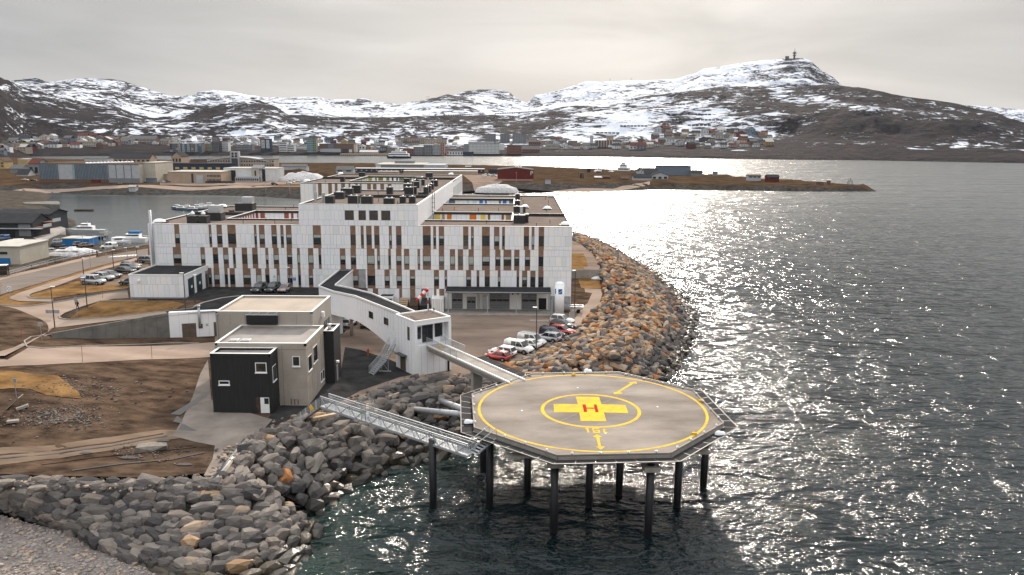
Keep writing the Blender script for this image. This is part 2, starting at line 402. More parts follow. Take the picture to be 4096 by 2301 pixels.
# ------------------------------------------------------------------ hills across the bay: one terrain through measured crest lines
F0 = [(-300, 420), (0, 404), (130, 386), (330, 379), (440, 381), (620, 385), (900, 388), (1000, 390), (1450, 394), (1700, 398), (2000, 402.5), (2300, 404.5), (2900, 406)]
F2 = [(-300, 350), (0, 350), (200, 350), (320, 352), (600, 352), (800, 357), (1000, 358), (1300, 354), (1450, 352), (1600, 352), (1800, 344), (1990, 344), (2100, 352), (2200, 362), (2576, 378), (2900, 384)]
F3 = [(-300, 150), (0, 190), (79, 218), (143, 237), (254, 266), (300, 268), (350, 288), (400, 296), (440, 292), (476, 285), (540, 274), (619, 249), (660, 252), (698, 268), (730, 288), (818, 292), (954, 293), (1057, 294), (1160, 292), (1296, 292), (1347, 284), (1416, 275), (1500, 262), (1600, 247), (1635, 240), (1745, 226), (1810, 217), (2102, 218), (2146, 220), (2256, 240), (2365, 255), (2438, 270), (2493, 281), (2530, 299), (2576, 315), (2900, 388)]
F5 = [(-300, 160), (0, 200), (40, 209), (115, 208), (200, 213), (300, 224), (400, 238), (450, 246), (520, 264), (600, 264), (650, 250), (700, 246), (740, 241), (800, 241), (815, 244), (840, 263), (880, 272), (930, 262), (960, 257), (1000, 262), (1040, 262), (1080, 252), (1130, 241), (1180, 246), (1230, 262), (1290, 273), (1330, 274), (1400, 262), (1500, 254), (1600, 247), (1650, 237), (1750, 233), (1810, 236), (2100, 240), (2300, 268), (2440, 288), (2576, 335), (2900, 392)]
F7 = [(-300, 170), (0, 206), (60, 206), (115, 205), (150, 206), (200, 201), (230, 199), (300, 199), (330, 205), (400, 230), (450, 243), (490, 240), (520, 230), (545, 226), (590, 230), (640, 240), (700, 248), (760, 254), (850, 250), (880, 250), (950, 255), (1000, 262), (1050, 262), (1100, 255), (1140, 240), (1170, 231), (1200, 226), (1250, 226), (1280, 232), (1300, 249), (1325, 262), (1345, 240), (1400, 228), (1440, 215), (1470, 205), (1500, 207), (1560, 203), (1620, 202), (1690, 198), (1740, 184), (1760, 172), (1800, 168), (1850, 160), (1900, 153), (1950, 148), (1975, 146), (2005, 146), (2020, 152), (2035, 165), (2055, 180), (2080, 195), (2100, 216), (2150, 240), (2300, 266), (2400, 264), (2450, 266), (2500, 273), (2576, 277), (2900, 288)]
def hill_col(u):
    """control points (distance, height) of the terrain along the sight line of column u"""
    def el(v): d = ray(*D(u, v)); return d.z / math.hypot(d.x, d.y)
    dmax = 1560.
    d0 = min(dmax, -CAM_H / el(interp(F0, u))) if el(interp(F0, u)) < 0 else dmax
    pts = [(d0 - 25, -2.0), (d0, 0.0), (d0 + 14, 4.0)]
    right = max(0, min(1, (u - 1990) / 200)); left = max(0, min(1, (330 - u) / 300))
    d2 = d0 + 330 - 190 * right
    pts.append((d2, CAM_H + d2 * el(interp(F2, u))))
    d3 = d2 + 620 - 120 * left
    z3 = CAM_H + d3 * el(interp(F3, u))
    zm = pts[-1][1] + (z3 - pts[-1][1]) * .60
    pts.append((d2 + (d3 - d2) * .50, zm))
    pts.append((d3, z3))
    pts.append((d3 + 130, z3 - 10))
    d5 = d3 + 850
    pts.append((d5, CAM_H + d5 * el(interp(F5, u)))); pts.append((d5 + 160, pts[-1][1] - 14))
    d7 = d5 + 1100
    pts.append((d7, CAM_H + d7 * el(interp(F7, u)))); pts.append((d7 + 700, pts[-1][1] - 160))
    return pts
SEG = [1, 2, 9, 22, 22, 5, 26, 4, 34, 6]
COVER = [  # snow share by row of control points and column
    [(0, 0)], [(0, 0)], [(0, .02), (1990, .02), (2200, .0)],
    [(-300, .28), (300, .34), (480, .52), (700, .66), (1000, .66), (1300, .64), (1700, .60), (1950, .50), (2050, .26), (2576, .22)],
    [(-300, .26), (250, .34), (480, .44), (620, .40), (900, .38), (1300, .40), (1550, .52), (1800, .58), (2050, .46), (2250, .40), (2576, .28)],
    [(-300, .24), (250, .30), (480, .52), (700, .30), (800, .26), (1250, .30), (1400, .55), (1600, .55), (1750, .30), (2100, .26), (2576, .30)],
    [(0, .5), (480, .72), (800, .72), (1500, .78), (1800, .6), (2576, .45)],
    [(0, .50), (300, .46), (620, .58), (760, .66), (1000, .64), (1140, .42), (1260, .56), (1400, .76), (2000, .62), (2576, .45)],
    [(0, .6), (1300, .7), (2576, .55)],
    [(0, .58), (300, .54), (560, .58), (700, .66), (1000, .66), (1200, .46), (1290, .55), (1500, .74), (1700, .80), (1850, .68), (1960, .56), (2050, .46), (2150, .5), (2576, .62)],
    [(0, .6)]]
US = np.arange(-280, 2860, 5.0)
HC = [hill_col(u) for u in US]
def hill_pt(u, v):
    """first point of the measured terrain that shows at pixel (u, v) of the 2576-wide grid"""
    pts = hill_col(u); d = ray(*D(u, v)); hl = math.hypot(d.x, d.y); e = d.z / hl
    for (a, za), (b, zb) in zip(pts, pts[1:]):
        ga, gb = za - (CAM_H + a * e), zb - (CAM_H + b * e)
        if ga <= 0 <= gb and gb > ga:
            t = -ga / (gb - ga); r = a + (b - a) * t
            return Vector((d.x / hl * r, d.y / hl * r, za + (zb - za) * t))
    r = pts[3][0]; return Vector((d.x / hl * r, d.y / hl * r, pts[3][1]))
def hill_material():
    m = bpy.data.materials.new('hill_ground'); m.use_nodes = True
    nt = m.node_tree; N, L = nt.nodes, nt.links; b = N['Principled BSDF']; b.inputs['Roughness'].default_value = .9; b.inputs['Specular IOR Level'].default_value = .03
    geo = N.new('ShaderNodeNewGeometry')
    def noise(scale, det, rough, st, dist=0.):
        mp = N.new('ShaderNodeMapping'); mp.inputs['Scale'].default_value = st
        L.new(geo.outputs['Position'], mp.inputs[0])
        n = N.new('ShaderNodeTexNoise'); n.inputs['Scale'].default_value = scale; n.inputs['Detail'].default_value = det; n.inputs['Roughness'].default_value = rough; n.inputs['Distortion'].default_value = dist
        L.new(mp.outputs[0], n.inputs[0]); return n.outputs[0]
    def mth(op, a, b_, clamp=False):
        n = N.new('ShaderNodeMath'); n.operation = op; n.use_clamp = clamp
        for i, q in enumerate((a, b_)):
            if isinstance(q, (int, float)): n.inputs[i].default_value = q
            else: L.new(q, n.inputs[i])
        return n.outputs[0]
    at_ = N.new('ShaderNodeAttribute'); at_.attribute_name = 'cover'
    big = noise(.0075, 3, .5, (.75, .5, 2.4), .9)
    mid = noise(.038, 7, .66, (.55, .5, 2.8), 1.4)
    fine = noise(.15, 5, .68, (.7, .6, 2.2), .3)
    n = mth('ADD', mth('ADD', mth('MULTIPLY', big, .38), mth('MULTIPLY', mid, .58)), mth('MULTIPLY', fine, .15))   # about .61 mean
    s = mth('MULTIPLY', mth('SUBTRACT', mth('ADD', n, mth('MULTIPLY', at_.outputs['Fac'], .30)), .694), 30.0, True)
    rk = N.new('ShaderNodeValToRGB'); e = rk.color_ramp.elements
    e[0].position = .30; e[0].color = (.0060, .0048, .0064, 1); e[1].position = .72; e[1].color = (.036, .0225, .0195, 1)
    e2 = rk.color_ramp.elements.new(.5); e2.color = (.0155, .0112, .0122, 1)
    L.new(noise(.03, 8, .66, (1, .8, 1.6), .5), rk.inputs[0])
    mx = N.new('ShaderNodeMix'); mx.data_type = 'RGBA'; mx.inputs[7].default_value = (.54, .57, .63, 1)
    L.new(s, mx.inputs[0]); L.new(rk.outputs[0], mx.inputs[6]); L.new(mx.outputs[2], b.inputs['Base Color'])
    bp = N.new('ShaderNodeBump'); bp.inputs['Strength'].default_value = 1.0; bp.inputs['Distance'].default_value = 14.0
    rh = mth('MULTIPLY', noise(.035, 8, .65, (1, 1, 1.5)), mth('SUBTRACT', 1.15, s))
    L.new(rh, bp.inputs['Height']); L.new(bp.outputs[0], b.inputs['Normal'])
    return m
M['hill'] = hill_material()
def build_hills():
    rows = [0.]
    for k, n in enumerate(SEG): rows += [k + (j + 1) / n for j in range(n)]
    V, C = [], []
    for u, pts in zip(US, HC):
        d = ray(*D(u, 400)); hl = math.hypot(d.x, d.y); dx, dy = d.x / hl, d.y / hl
        cv = [interp(c, u) for c in COVER]
        for t in rows:
            k = min(int(t), len(pts) - 2); w = t - k
            r = pts[k][0] + (pts[k + 1][0] - pts[k][0]) * w
            sm = w * w * (3 - 2 * w) * .5 + w * .5 if k in (3, 4) else w
            z = pts[k][1] + (pts[k + 1][1] - pts[k][1]) * sm
            x, y = dx * r, dy * r
            amp = 0 if k < 3 else (15 if k < 5 else 18 if k < 7 else 26)
            edge = min(w, 1 - w) * 4 if k not in (5, 7) else .3
            if amp: z += min(1, edge + .12) * (amp * fbm2(x, y, 190, 5, 3.1) - amp * .5 * abs(fbm2(x, y, 75, 3, 8.2)))
            V.append((x, y, z)); C.append(cv[k] + (cv[k + 1] - cv[k]) * w)
    nr = len(rows); f = []
    for i in range(len(US) - 1):
        a = i * nr
        for j in range(nr - 1): f.append((a + j, a + nr + j, a + nr + j + 1, a + j + 1))
    me = bpy.data.meshes.new('hills'); me.from_pydata(V, [], f); me.materials.append(M['hill']); smoothmod(me)
    a = me.attributes.new('cover', 'FLOAT', 'POINT'); a.data.foreach_set('value', np.array(C, np.float32))
    put('hills', me, kind='structure')
build_hills()

# ------------------------------------------------------------------ land
def shelf(poly, ztop, bank, rough=.5, foot=-1.2, seed=0., edge=None):
    pl = np.array([(p[0], p[1]) for p in poly])
    def zf(P):
        d = pdist(P, pl); t = np.clip(d / bank, 0, 1)
        z = foot + (ztop - foot) * (t * (1.6 - .6 * t))
        n = np.array([fbm2(float(a), float(b), 22, 5, seed) for a, b in P])
        return z + n * rough * np.clip(t * 2, 0, 1) * np.where(t >= 1, .35, 1.0)
    return zf
T1 = K(0, 500, 4.293); T2 = K(550, 500, 3.68); T3 = K(1200, 500, 4.293); T4 = K(1750, 500, 4.293); T5 = K(2250, 500, 2.862)
Q1 = K(0, 500, 2.0675); Q6 = K(0, 760, 4.155); Q7 = K(0, 1000, 3.903); Q8 = K(2350, 640, 2.147)
# the low industrial spit behind the harbour
spit_front = [(-260, 778), (100, 780), (218, 773), (340, 779), (513, 784), (725, 779), (967, 786), (1250, 802), (1600, 790), (1850, 770), (2050, 766), (2350, 769), (2648, 760), (2955, 763), (3281, 768), (3519, 767)]
spit_back = [(3490, 757), (3330, 745), (3180, 733), (3040, 726), (2900, 712), (2760, 702), (2560, 696), (2400, 690), (2200, 680), (1800, 672), (1500, 666), (1150, 664), (860, 655), (640, 650), (330, 650), (260, 648), (140, 642), (-260, 632)]
SPIT = [at(u, v, 0) for u, v in spit_front + spit_back]
def spit_height(P):
    pl = np.array([(p[0], p[1]) for p in SPIT])
    d = pdist(P, pl); t = np.clip(d / (26 - 17 * np.clip((P[:, 0] - 95) / 60, 0, 1)), 0, 1)
    z = -1.0 + 6.0 * (t * (1.25 - .25 * t))
    tip = np.clip((P[:, 0] - 95) / 90, 0, 1); z = z - tip * 1.6 * t
    n = np.array([fbm2(float(a), float(b), 26, 5, 4.) for a, b in P])
    z = z + n * np.clip(t * 2, 0, 1) * np.where(P[:, 0] > 70, 1.2, .35) * np.where(t < 1, 1.5, .6)
    return z
mk('spit_ground', (.022, .016, .012), .95, .2, .10, .05, col2=(.092, .058, .032), bscale=1.2, detail=10)
mk('spit_rock', (.014, .013, .012), .95, .2, .35, .3, col2=(.085, .076, .069), bscale=.6, detail=10)
sp_ = sheet('spit', SPIT, spit_height, 'spit_ground', 5.0)
sp_.data.materials.append(M['spit_rock'])
for f in sp_.data.polygons:
    if f.center.z + .9 * fbm2(f.center.x, f.center.y, 30, 3, 1.) < (4.3 if f.center.x < 95 else 2.4): f.material_index = 1
def spit_sheet(name, pts, m, off, step=4.): return sheet(name, [at(u, v, 5.0) for u, v in pts], lambda P: spit_height(P) + off, m, step)
spit_sheet('spit_road', [(-260, 752), (240, 738), (513, 740), (967, 742), (1250, 745), (1850, 742), (2200, 738), (2450, 735), (2600, 726), (2600, 729), (2450, 738), (2200, 741), (1850, 745), (1250, 748), (967, 745), (513, 743), (240, 741), (-260, 756)], 'road_sand', .12)
spit_sheet('spit_yard', [(640, 725), (900, 722), (1180, 726), (1240, 738), (967, 741), (640, 739)], 'dusty', .10)
spit_sheet('spit_yard', [(1850, 700), (2000, 698), (2010, 728), (1960, 741), (1900, 741)], 'dusty', .10)
# low land round the small-boat harbour, left
harbour = [(-340, 1180), (33, 1092), (285, 1032), (400, 1014), (600, 968), (600, 972), (480, 990), (400, 990), (370, 978), (330, 955), (262, 932), (266, 908), (325, 906), (318, 882), (270, 868), (228, 858), (242, 842), (240, 830), (230, 822), (200, 800), (225, 782), (100, 776), (-340, 772)]
HARB = [at(u, v, 0) for u, v in harbour]
HARB[0:5] = [at(u, v + 14, 2.6) for u, v in harbour[0:5]]
mk('shore_rock', (.022, .020, .018), .9, .2, .35, .35, col2=(.115, .098, .080), bscale=.8, detail=9, stretch=(.5, 1.6, 1))
sheet('harbour_land', HARB, shelf(HARB, 2.8, 9, .55, -1.0, 2.), 'shore_rock', 3.2)

# near land: the lower yard level and the field, by measured heights
CP = [(0, 1240, 8.0), (100, 1300, 7.5), (0, 1330, 7.2), (100, 1400, 6.7), (209, 1341, 6.6), (400, 1349, 5.5), (682, 1356, 4.3), (860, 1345, 4.2), (0, 1450, 6.4), (300, 1450, 5.9), (600, 1440, 5.0), (840, 1430, 4.4),
      (0, 1560, 6.4), (200, 1560, 6.0), (400, 1560, 5.2), (700, 1560, 4.5), (0, 1700, 5.7), (300, 1700, 5.4), (600, 1700, 4.7), (840, 1700, 4.2), (0, 1800, 5.4), (450, 1800, 5.0), (900, 1800, 4.5), (0, 1920, 5.3), (300, 1920, 5.2), (600, 1920, 5.0), (850, 1920, 4.9),
      (1400, 1400, 4.2), (1600, 1500, 4.2), (1900, 1300, 4.2), (2200, 1400, 4.2), (2300, 1250, 4.3), (1300, 1550, 4.2), (1150, 1700, 4.2), (1050, 1640, 4.2), (2380, 1180, 4.6), (-300, 1300, 8.0), (-300, 1700, 6.0), (1600, 1230, 4.3)]
_cx = np.array([at(u, v, z)[:] for u, v, z in CP])
_A = np.linalg.norm(_cx[:, None, :2] - _cx[None, :, :2], axis=2); _n = len(_cx)
_Mx = np.zeros((_n + 3, _n + 3)); _Mx[:_n, :_n] = _A + np.eye(_n) * .4; _Mx[:_n, _n] = 1; _Mx[:_n, _n + 1:] = _cx[:, :2]; _Mx[_n, :_n] = 1; _Mx[_n + 1:, :_n] = _cx[:, :2].T
_w = np.linalg.solve(_Mx, np.concatenate([_cx[:, 2], [0, 0, 0]]))
def zlow(P):
    P = np.asarray(P, float).reshape(-1, 2)
    d = np.linalg.norm(P[:, None] - _cx[None, :, :2], axis=2)
    return np.clip(d @ _w[:_n] + _w[_n] + P @ _w[_n + 1:], 3.9, 8.3)
def zl1(x, y): return float(zlow([[x, y]])[0])
def atl(u, v, off=0.):                                   # a pixel on the lower ground
    z = 4.5
    for _ in range(12):
        p = at(u, v, z); z = zl1(p.x, p.y)
    return at(u, v, z + off)
FIELD = [(-14, 112), (-18, 104.5), (-20.8, 98.6), (-25.2, 94.6), (-28.6, 87.5), (-29.6, 79.6), (-30.2, 77.2), (-36, 75.4), (-52, 75.2), (-95, 78), (-150, 110), (-150, 150), (-98, 149.5), (-80, 136), (-73.6, 124.6), (-59, 134.3), (-51.5, 136.3), (-30, 138), (-30, 160), (11.5, 160), (11.5, 240), (23, 240), (23.5, 200), (20.5, 170), (15, 153.5), (9.8, 134.5), (0.2, 118.5), (-5, 112.5)]
def rough_low(P):
    z = zlow(P)
    n = np.array([fbm2(float(a), float(b), 7, 4, 9.) for a, b in P])
    w = np.clip((-42 - P[:, 0]) / 8, 0, 1) * np.clip((112 - P[:, 1]) / 10, 0, 1)
    return z + n * (.02 + .32 * w)
sheet('ground', FIELD, rough_low, 'soil', 1.6)
def patch(name, pts, m, off, step=1.6, pix=True, zf=None):
    w = [atl(u, v) for u, v in pts] if pix else pts
    base = zf or rough_low
    return sheet(name, w, lambda P: base(P) + off, m, step)
Z5 = K(820, 1160, 2.783); Z1b = K(0, 1100, 2.411); Z2b = K(0, 1500, 1.806); Z3b = K(1200, 1350, 1.4311)
patch('yard', [(-6.2, 113.6), (1.0, 119.5), (10.6, 135.4), (15.3, 153.5), (18, 159), (-30, 159.6), (-30, 137.5), (-52, 136), (-46, 120), (-41, 108), (-26, 100), (-20.2, 99.2), (-17.4, 105), (-13.5, 112.4)], 'dusty', .03, 1.8, False)
patch('lower_road', [(-300, 1420), (30, 1440), (100, 1400), (180, 1340), (245, 1372), (400, 1388), (640, 1384), (800, 1374), (900, 1366), (1000, 1352), (1000, 1410), (845, 1430), (560, 1440), (350, 1452), (150, 1462), (0, 1466), (-300, 1480)], 'road_sand', .05)
patch('asphalt_drive', [Z5(1500, 985), Z5(1340, 1040), Z5(1143, 1250), Z5(850, 1290), Z5(690, 1440), (990, 1765), (930, 1850), (1000, 1750), (1180, 1660), (1300, 1640), (1440, 1565), (1600, 1510), (1680, 1495), (1560, 1440), (1440, 1400), (1380, 1390)], 'asphalt_new', .055)
patch('concrete_apron', [(832, 1440), (845, 1600), (1020, 1660), (1090, 1680), (1030, 1745), (960, 1800), (880, 1870), (850, 1905), (815, 1905), (850, 1840), (860, 1785), (780, 1770), (690, 1745), (730, 1680), (770, 1590), (800, 1500)], 'pale_slab', .06)
patch('dirt_track', [Z2b(-400, 560), Z2b(300, 512), Z2b(800, 450), Z2b(1150, 400), Z2b(1330, 400), Z2b(1500, 430), Z2b(1100, 490), Z2b(800, 545), Z2b(300, 610), Z2b(0, 640), Z2b(-400, 700)], 'dirt_road', .05)
patch('dry_grass_field', [Z1b(-500, 925), Z1b(0, 920), Z1b(130, 930), Z1b(330, 960), Z1b(560, 980), Z1b(640, 1040), Z1b(760, 1130), Z1b(790, 1190), Z1b(640, 1180), Z1b(440, 1170), Z1b(300, 1110), Z1b(0, 1110), Z1b(-500, 1150)], 'dry_grass', .07, 1.0)
0 and patch('gravel_mound', [Z1b(620, 985), Z1b(730, 1020), Z1b(880, 1110), Z1b(930, 1180), Z1b(880, 1300), Z1b(780, 1440), Z2b(620, 470), Z2b(420, 450), Z2b(270, 320), Z2b(200, 260), Z1b(450, 1190), Z1b(640, 1190), Z1b(800, 1195), Z1b(700, 1100)], 'gravel', .10, 1.0)
patch('grass_verge', [Z1b(232, 640), Z1b(330, 600), Z1b(508, 588), Z1b(1000, 596), Z1b(1600, 610), Z1b(1625, 655), Z1b(1300, 672), Z1b(700, 690), Z1b(420, 708), Z1b(290, 702)], 'soil', .07, 1.2)
patch('wet_patch', [Z1b(2030, 1110), Z1b(1990, 1180), Z1b(1830, 1290), Z1b(1740, 1355), Z1b(1640, 1350), Z1b(1780, 1270), Z1b(1900, 1190)], 'wet', .075, .8)
patch('wet_patch', [Z2b(1280, 300), Z2b(1320, 330), Z2b(1290, 400), Z2b(1420, 408), Z2b(1330, 360), Z2b(1250, 340)], 'wet', .075, .6)
0 and patch('puddled_ground', [Z2b(1180, 460), Z2b(1500, 430), Z2b(1650, 480), Z2b(1600, 570), Z2b(1400, 640), Z2b(1100, 690), Z2b(850, 690), Z2b(880, 590), Z2b(1080, 540)], 'gravel', .045)

for k_, tr_ in enumerate(([(-200, 598), (300, 545), (800, 490), (1180, 425)], [(-200, 618), (300, 568), (800, 512), (1210, 440)], [(300, 640), (700, 590), (1050, 560), (1420, 520)], [(520, 690), (900, 640), (1250, 610), (1480, 560)])):
    patch('wheel_rut', [Z2b(*q) for q in tr_] + [Z2b(x, y + 7) for x, y in tr_[::-1]], 'wet' if k_ % 2 else 'soil', .085, .8)
for cx_, cy_, rx_ in ((930, 600, 70), (1330, 650, 60), (620, 560, 50), (1180, 480, 45)): patch('puddle', [Z2b(cx_ + rx_ * math.cos(a / 9 * 2 * PI) * (1 + .3 * math.sin(a * 2.3)), cy_ + rx_ * .16 * math.sin(a / 9 * 2 * PI)) for a in range(9)], 'wet', .09, .6)
# upper level: street, car park and the deck of the ramp
UPP = [(-30.4, 160), (-30.4, 137.9), (-51.4, 136.0), (-58.9, 134.1), (-73.6, 124.9), (-78, 128), (-98, 149), (-150, 150), (-150, 170), (-112, 172), (-110, 196), (-106.5, 204), (-101, 224), (-74, 222), (-74, 160)]
def zup(P):
    P = np.asarray(P, float).reshape(-1, 2)
    a = np.clip((-52 - P[:, 0]) / 24, 0, 1); b = np.clip((150 - P[:, 1]) / 22, 0, 1)
    return 8.6 - 1.9 * a * b
def zu1(x, y): return float(zup([[x, y]])[0])
def atu(u, v, off=0.):
    z = 8.6
    for _ in range(12):
        p = at(u, v, z); z = zu1(p.x, p.y)
    return at(u, v, z + off)
sheet('upper_ground', UPP, zup, 'soil', 2.5)
def upatch(name, pts, m, off, step=2.0): return sheet(name, [atu(*q) for q in pts], lambda P: zup(P) + off, m, step)
Z7 = Q7; Z3c = K(500, 850, 2.576)
upatch('street', [(-300, 1180), Z7(0, 470), Z7(900, 250), Z7(1600, 100), Z7(2310, -20), Z7(2310, 75), Z7(1990, 140), Z7(1400, 290), Z7(700, 500), Z7(0, 705), (-300, 1260)], 'street', .04)
upatch('pavement', [(-300, 1145), Z7(0, 420), Z7(700, 275), Z7(1130, 165), Z7(1500, 90), Z7(1500, 120), Z7(900, 262), Z7(0, 475), (-300, 1185)], 'road_sand', .06)
upatch('footway', [Z7(160, 735), Z7(400, 640), Z7(900, 480), Z7(1400, 330), Z7(2310, 75), Z7(2310, 120), Z7(1500, 340), Z7(900, 560), Z7(500, 680), Z7(440, 720), Z7(520, 755), Z7(830, 765), Z7(830, 815), Z7(300, 805), Z7(140, 765)], 'road_sand', .07)
upatch('junction', [(-300, 1330), Z7(0, 870), Z7(400, 885), Z7(830, 830), Z7(1350, 735), Z7(1990, 640), Z7(2010, 760), Z7(1780, 770), Z7(1500, 830), Z7(1100, 950), Z7(925, 1040), Z7(1000, 1085), Z7(1400, 1075), (520, 1252), (660, 1245), (674, 1261), (211, 1314), (100, 1385), (20, 1425), (-300, 1420)], 'road_sand', .08)
upatch('car_park', [Z3c(20, 890), Z3c(640, 885), Z3c(870, 770), Z3c(1990, 772), Z3c(1990, 1180), (862, 1248), (680, 1262), (700, 1240), Z3c(690, 990), Z3c(820, 920), Z3c(780, 905), Z3c(600, 905)], 'asphalt_new', .06)
upatch('parking_bays', [Z7(1290, 560), Z7(1480, 400), Z7(1780, 340), Z7(2000, 250), Z7(2310, 130), (598, 1090), Z7(1995, 600), Z7(1900, 570)], 'dirt_road', .06)
upatch('lower_footway', [Z7(830, 815), Z7(1350, 690), Z7(1990, 610), Z7(1990, 640), Z7(1350, 720), Z7(830, 835)], 'asphalt', .09)
upatch('grass_verge', [Z7(455, 722), Z7(900, 590), Z7(1290, 470), Z7(1290, 560), Z7(1990, 565), Z7(1990, 605), Z7(1350, 685), Z7(830, 755), Z7(520, 752)], 'dry_grass', .10, 1.2)
upatch('grass_verge', [Z7(1090, 1075), Z7(1210, 980), Z7(1400, 880), Z7(1560, 810), Z7(2000, 800), Z7(2700, 810), Z7(2900, 850), Z7(2750, 930), Z7(2300, 985), Z7(1700, 1050), Z7(1300, 1078)], 'dry_grass', .10, 1.2)
upatch('grass_verge', [Z7(-400, 900), Z7(0, 735), Z7(700, 510), Z7(1400, 300), Z7(1990, 150), Z7(1990, 165), Z7(1000, 445), Z7(160, 730), Z7(150, 775), Z7(300, 815), Z7(820, 825), Z7(400, 875), Z7(0, 858)], 'dry_grass', .05, 1.5)
for k in range(9):                                       # the pedestrian crossing on the street
    a, b = Z7(1680 + 52 * k, 118 - 3 * k), Z7(1800 + 40 * k, 97 - 3 * k)
    c = ((b[0] - 10), b[1]); upatch('crossing_stripe', [a, (a[0] + 7, a[1]), (b[0] + 7, b[1]), b], 'paint_white', .055, 3.0)
# kerbs
def kerb(pts, f, w=.18, h=.13):
    b = MB(); P = [f(*q) for q in pts]
    for p, q in zip(P, P[1:]): b.bar(p + Vector((0, 0, h / 2)), q + Vector((0, 0, h / 2)), w, h)
    return b.build('kerb', 'kerb', kind='structure')
kerb([Z7(0, 862), Z7(250, 880), Z7(480, 875), Z7(830, 828), Z7(1350, 735), Z7(1640, 685), Z7(1990, 645)], lambda u, v: atu(u, v, .06))
kerb([Z7(455, 715), Z7(440, 728), Z7(480, 752), Z7(600, 762), Z7(820, 765)], lambda u, v: atu(u, v, .06))
kerb([Z7(2300, 790), Z7(1560, 800), Z7(1300, 880), Z7(1000, 990), Z7(925, 1040), Z7(940, 1070), Z7(1040, 1088), Z7(1300, 1082), Z7(1700, 1056), Z7(2300, 990), Z3c(690, 990), Z3c(760, 950)], lambda u, v: atu(u, v, .06))
kerb([Z1b(508, 575), Z1b(300, 600), Z1b(235, 640), Z1b(260, 695), Z1b(400, 710), Z1b(700, 694), Z1b(1300, 676), Z1b(1650, 660), Z1b(1920, 662)], lambda u, v: atl(u, v, .03))
kerb([Z3c(720, 965), Z3c(800, 930), Z3c(1000, 880), Z3c(1180, 860)], lambda u, v: atu(u, v, .06), .5, .05)
# retaining edges below the street (towards the harbour)
def wallstrip(name, P, zb, m, label, cat, th=.35, top=.0):
    b = MB(); P = [Vector(p) for p in P]
    for p, q in zip(P, P[1:]):
        d = (q - p); n = Vector((-d.y, d.x, 0)).normalized() * th
        b.prism([(p.x, p.y), (q.x, q.y), (q.x + n.x, q.y + n.y), (p.x + n.x, p.y + n.y)], zb, [p.z + top, q.z + top, q.z + top, p.z + top])
    return b.build(name, m, label=label, cat=cat)
wallstrip('retaining_wall', [(-150, 170.2, 8.6), (-112, 172, 8.6), (-110, 196, 8.6), (-106.5, 204, 8.6), (-101, 224, 8.6), (-74, 224, 8.6)], -1, 'concrete', 'concrete retaining wall between the street and the boat harbour', 'wall')
# terrace behind the hospital's right side
Zr = K(2100, 860, 4.2567)
TER = [at(*Zr(*p), 6.6) for p in ((790, 938), (1290, 938), (1275, 880), (1240, 780), (1170, 680), (1080, 600), (950, 500), (815, 440), (790, 430))]
sheet('terrace', TER, lambda P: np.full(len(P), 6.6), 'dusty', 3.0)
Zt = K(2150, 1050, 4.2567)
def plain(name, pts, z, m, step=2.): return sheet(name, [at(u, v, z) for u, v in pts], lambda P: np.full(len(P), z), m, step)
plain('grass_patch', [Zt(580, 122), Zt(580, -150), Zt(780, -150), Zt(830, -60), Zt(860, 65), Zt(790, 70), Zt(790, 122)], 6.65, 'dry_grass')
_a, _b = at(*Zr(790, 940), 6.65), at(*Zr(1292, 940), 6.65)
wallstrip('retaining_wall', [(_a.x, _a.y - .4, 6.9), (_b.x, _b.y - .4, 6.9)], 3.5, 'concrete', 'low concrete wall across the path beside the hospital gable', 'wall')
patch('grass_patch', [Zt(665, 232), Zt(1040, 245), Zt(1085, 440), Zt(745, 445), Zt(700, 320)], 'dry_grass', .08)
patch('path', [Zt(800, 445), Zt(1085, 455), Zt(1105, 530), Zt(1060, 700), Zt(960, 850), Zt(850, 980), Zt(720, 1130), Zt(600, 1160), Zt(600, 1010), Zt(680, 900), Zt(760, 760), Zt(850, 700), Zt(930, 530), Zt(810, 510)], 'road_sand', .07)
# foreshore of pebbles below the breakwater
BEACH = [(-31, 67.5), (-27, 62), (-22, 46), (-60, 40), (-100, 60), (-100, 74.8), (-52, 74)]
mk('beach', (.10, .086, .078), .95, .2, 2.2, .05, col2=(.29, .25, .225), bscale=9, detail=9)
sheet('pebble_beach', BEACH, lambda P: np.array([.25 + .05 * max(0, -34 - a) + .06 * max(0, b - 62) + .22 * fbm2(a, b, 2.5, 4, 5.) for a, b in P.tolist()]), 'beach', .8)
# ------------------------------------------------------------------ the hospital
HO = Vector((-72.76, 159.05, 0)); HA = R(-.57)
HINV = (Matrix.Translation(HO) @ Matrix.Rotation(HA, 4, 'Z')).inverted()
HC0 = HINV @ Vector((0, 0, CAM_H))
def hp(u, v, yl=0.):                                     # a pixel on the hospital's plane y = yl, in its own coordinates
    d = HINV.to_3x3() @ ray(u, v); return HC0 + d * ((yl - HC0.y) / d.y)
def hx(u, v, xl):
    d = HINV.to_3x3() @ ray(u, v); return HC0 + d * ((xl - HC0.x) / d.x)
def ha(u, v, z): return HINV @ at(u, v, z)
hosp = thing('hospital', 'large white hospital with brown vertical window strips and a taller middle block, by the water', 'hospital', HO, HA)
ZR, ZT = 21.25, 25.4
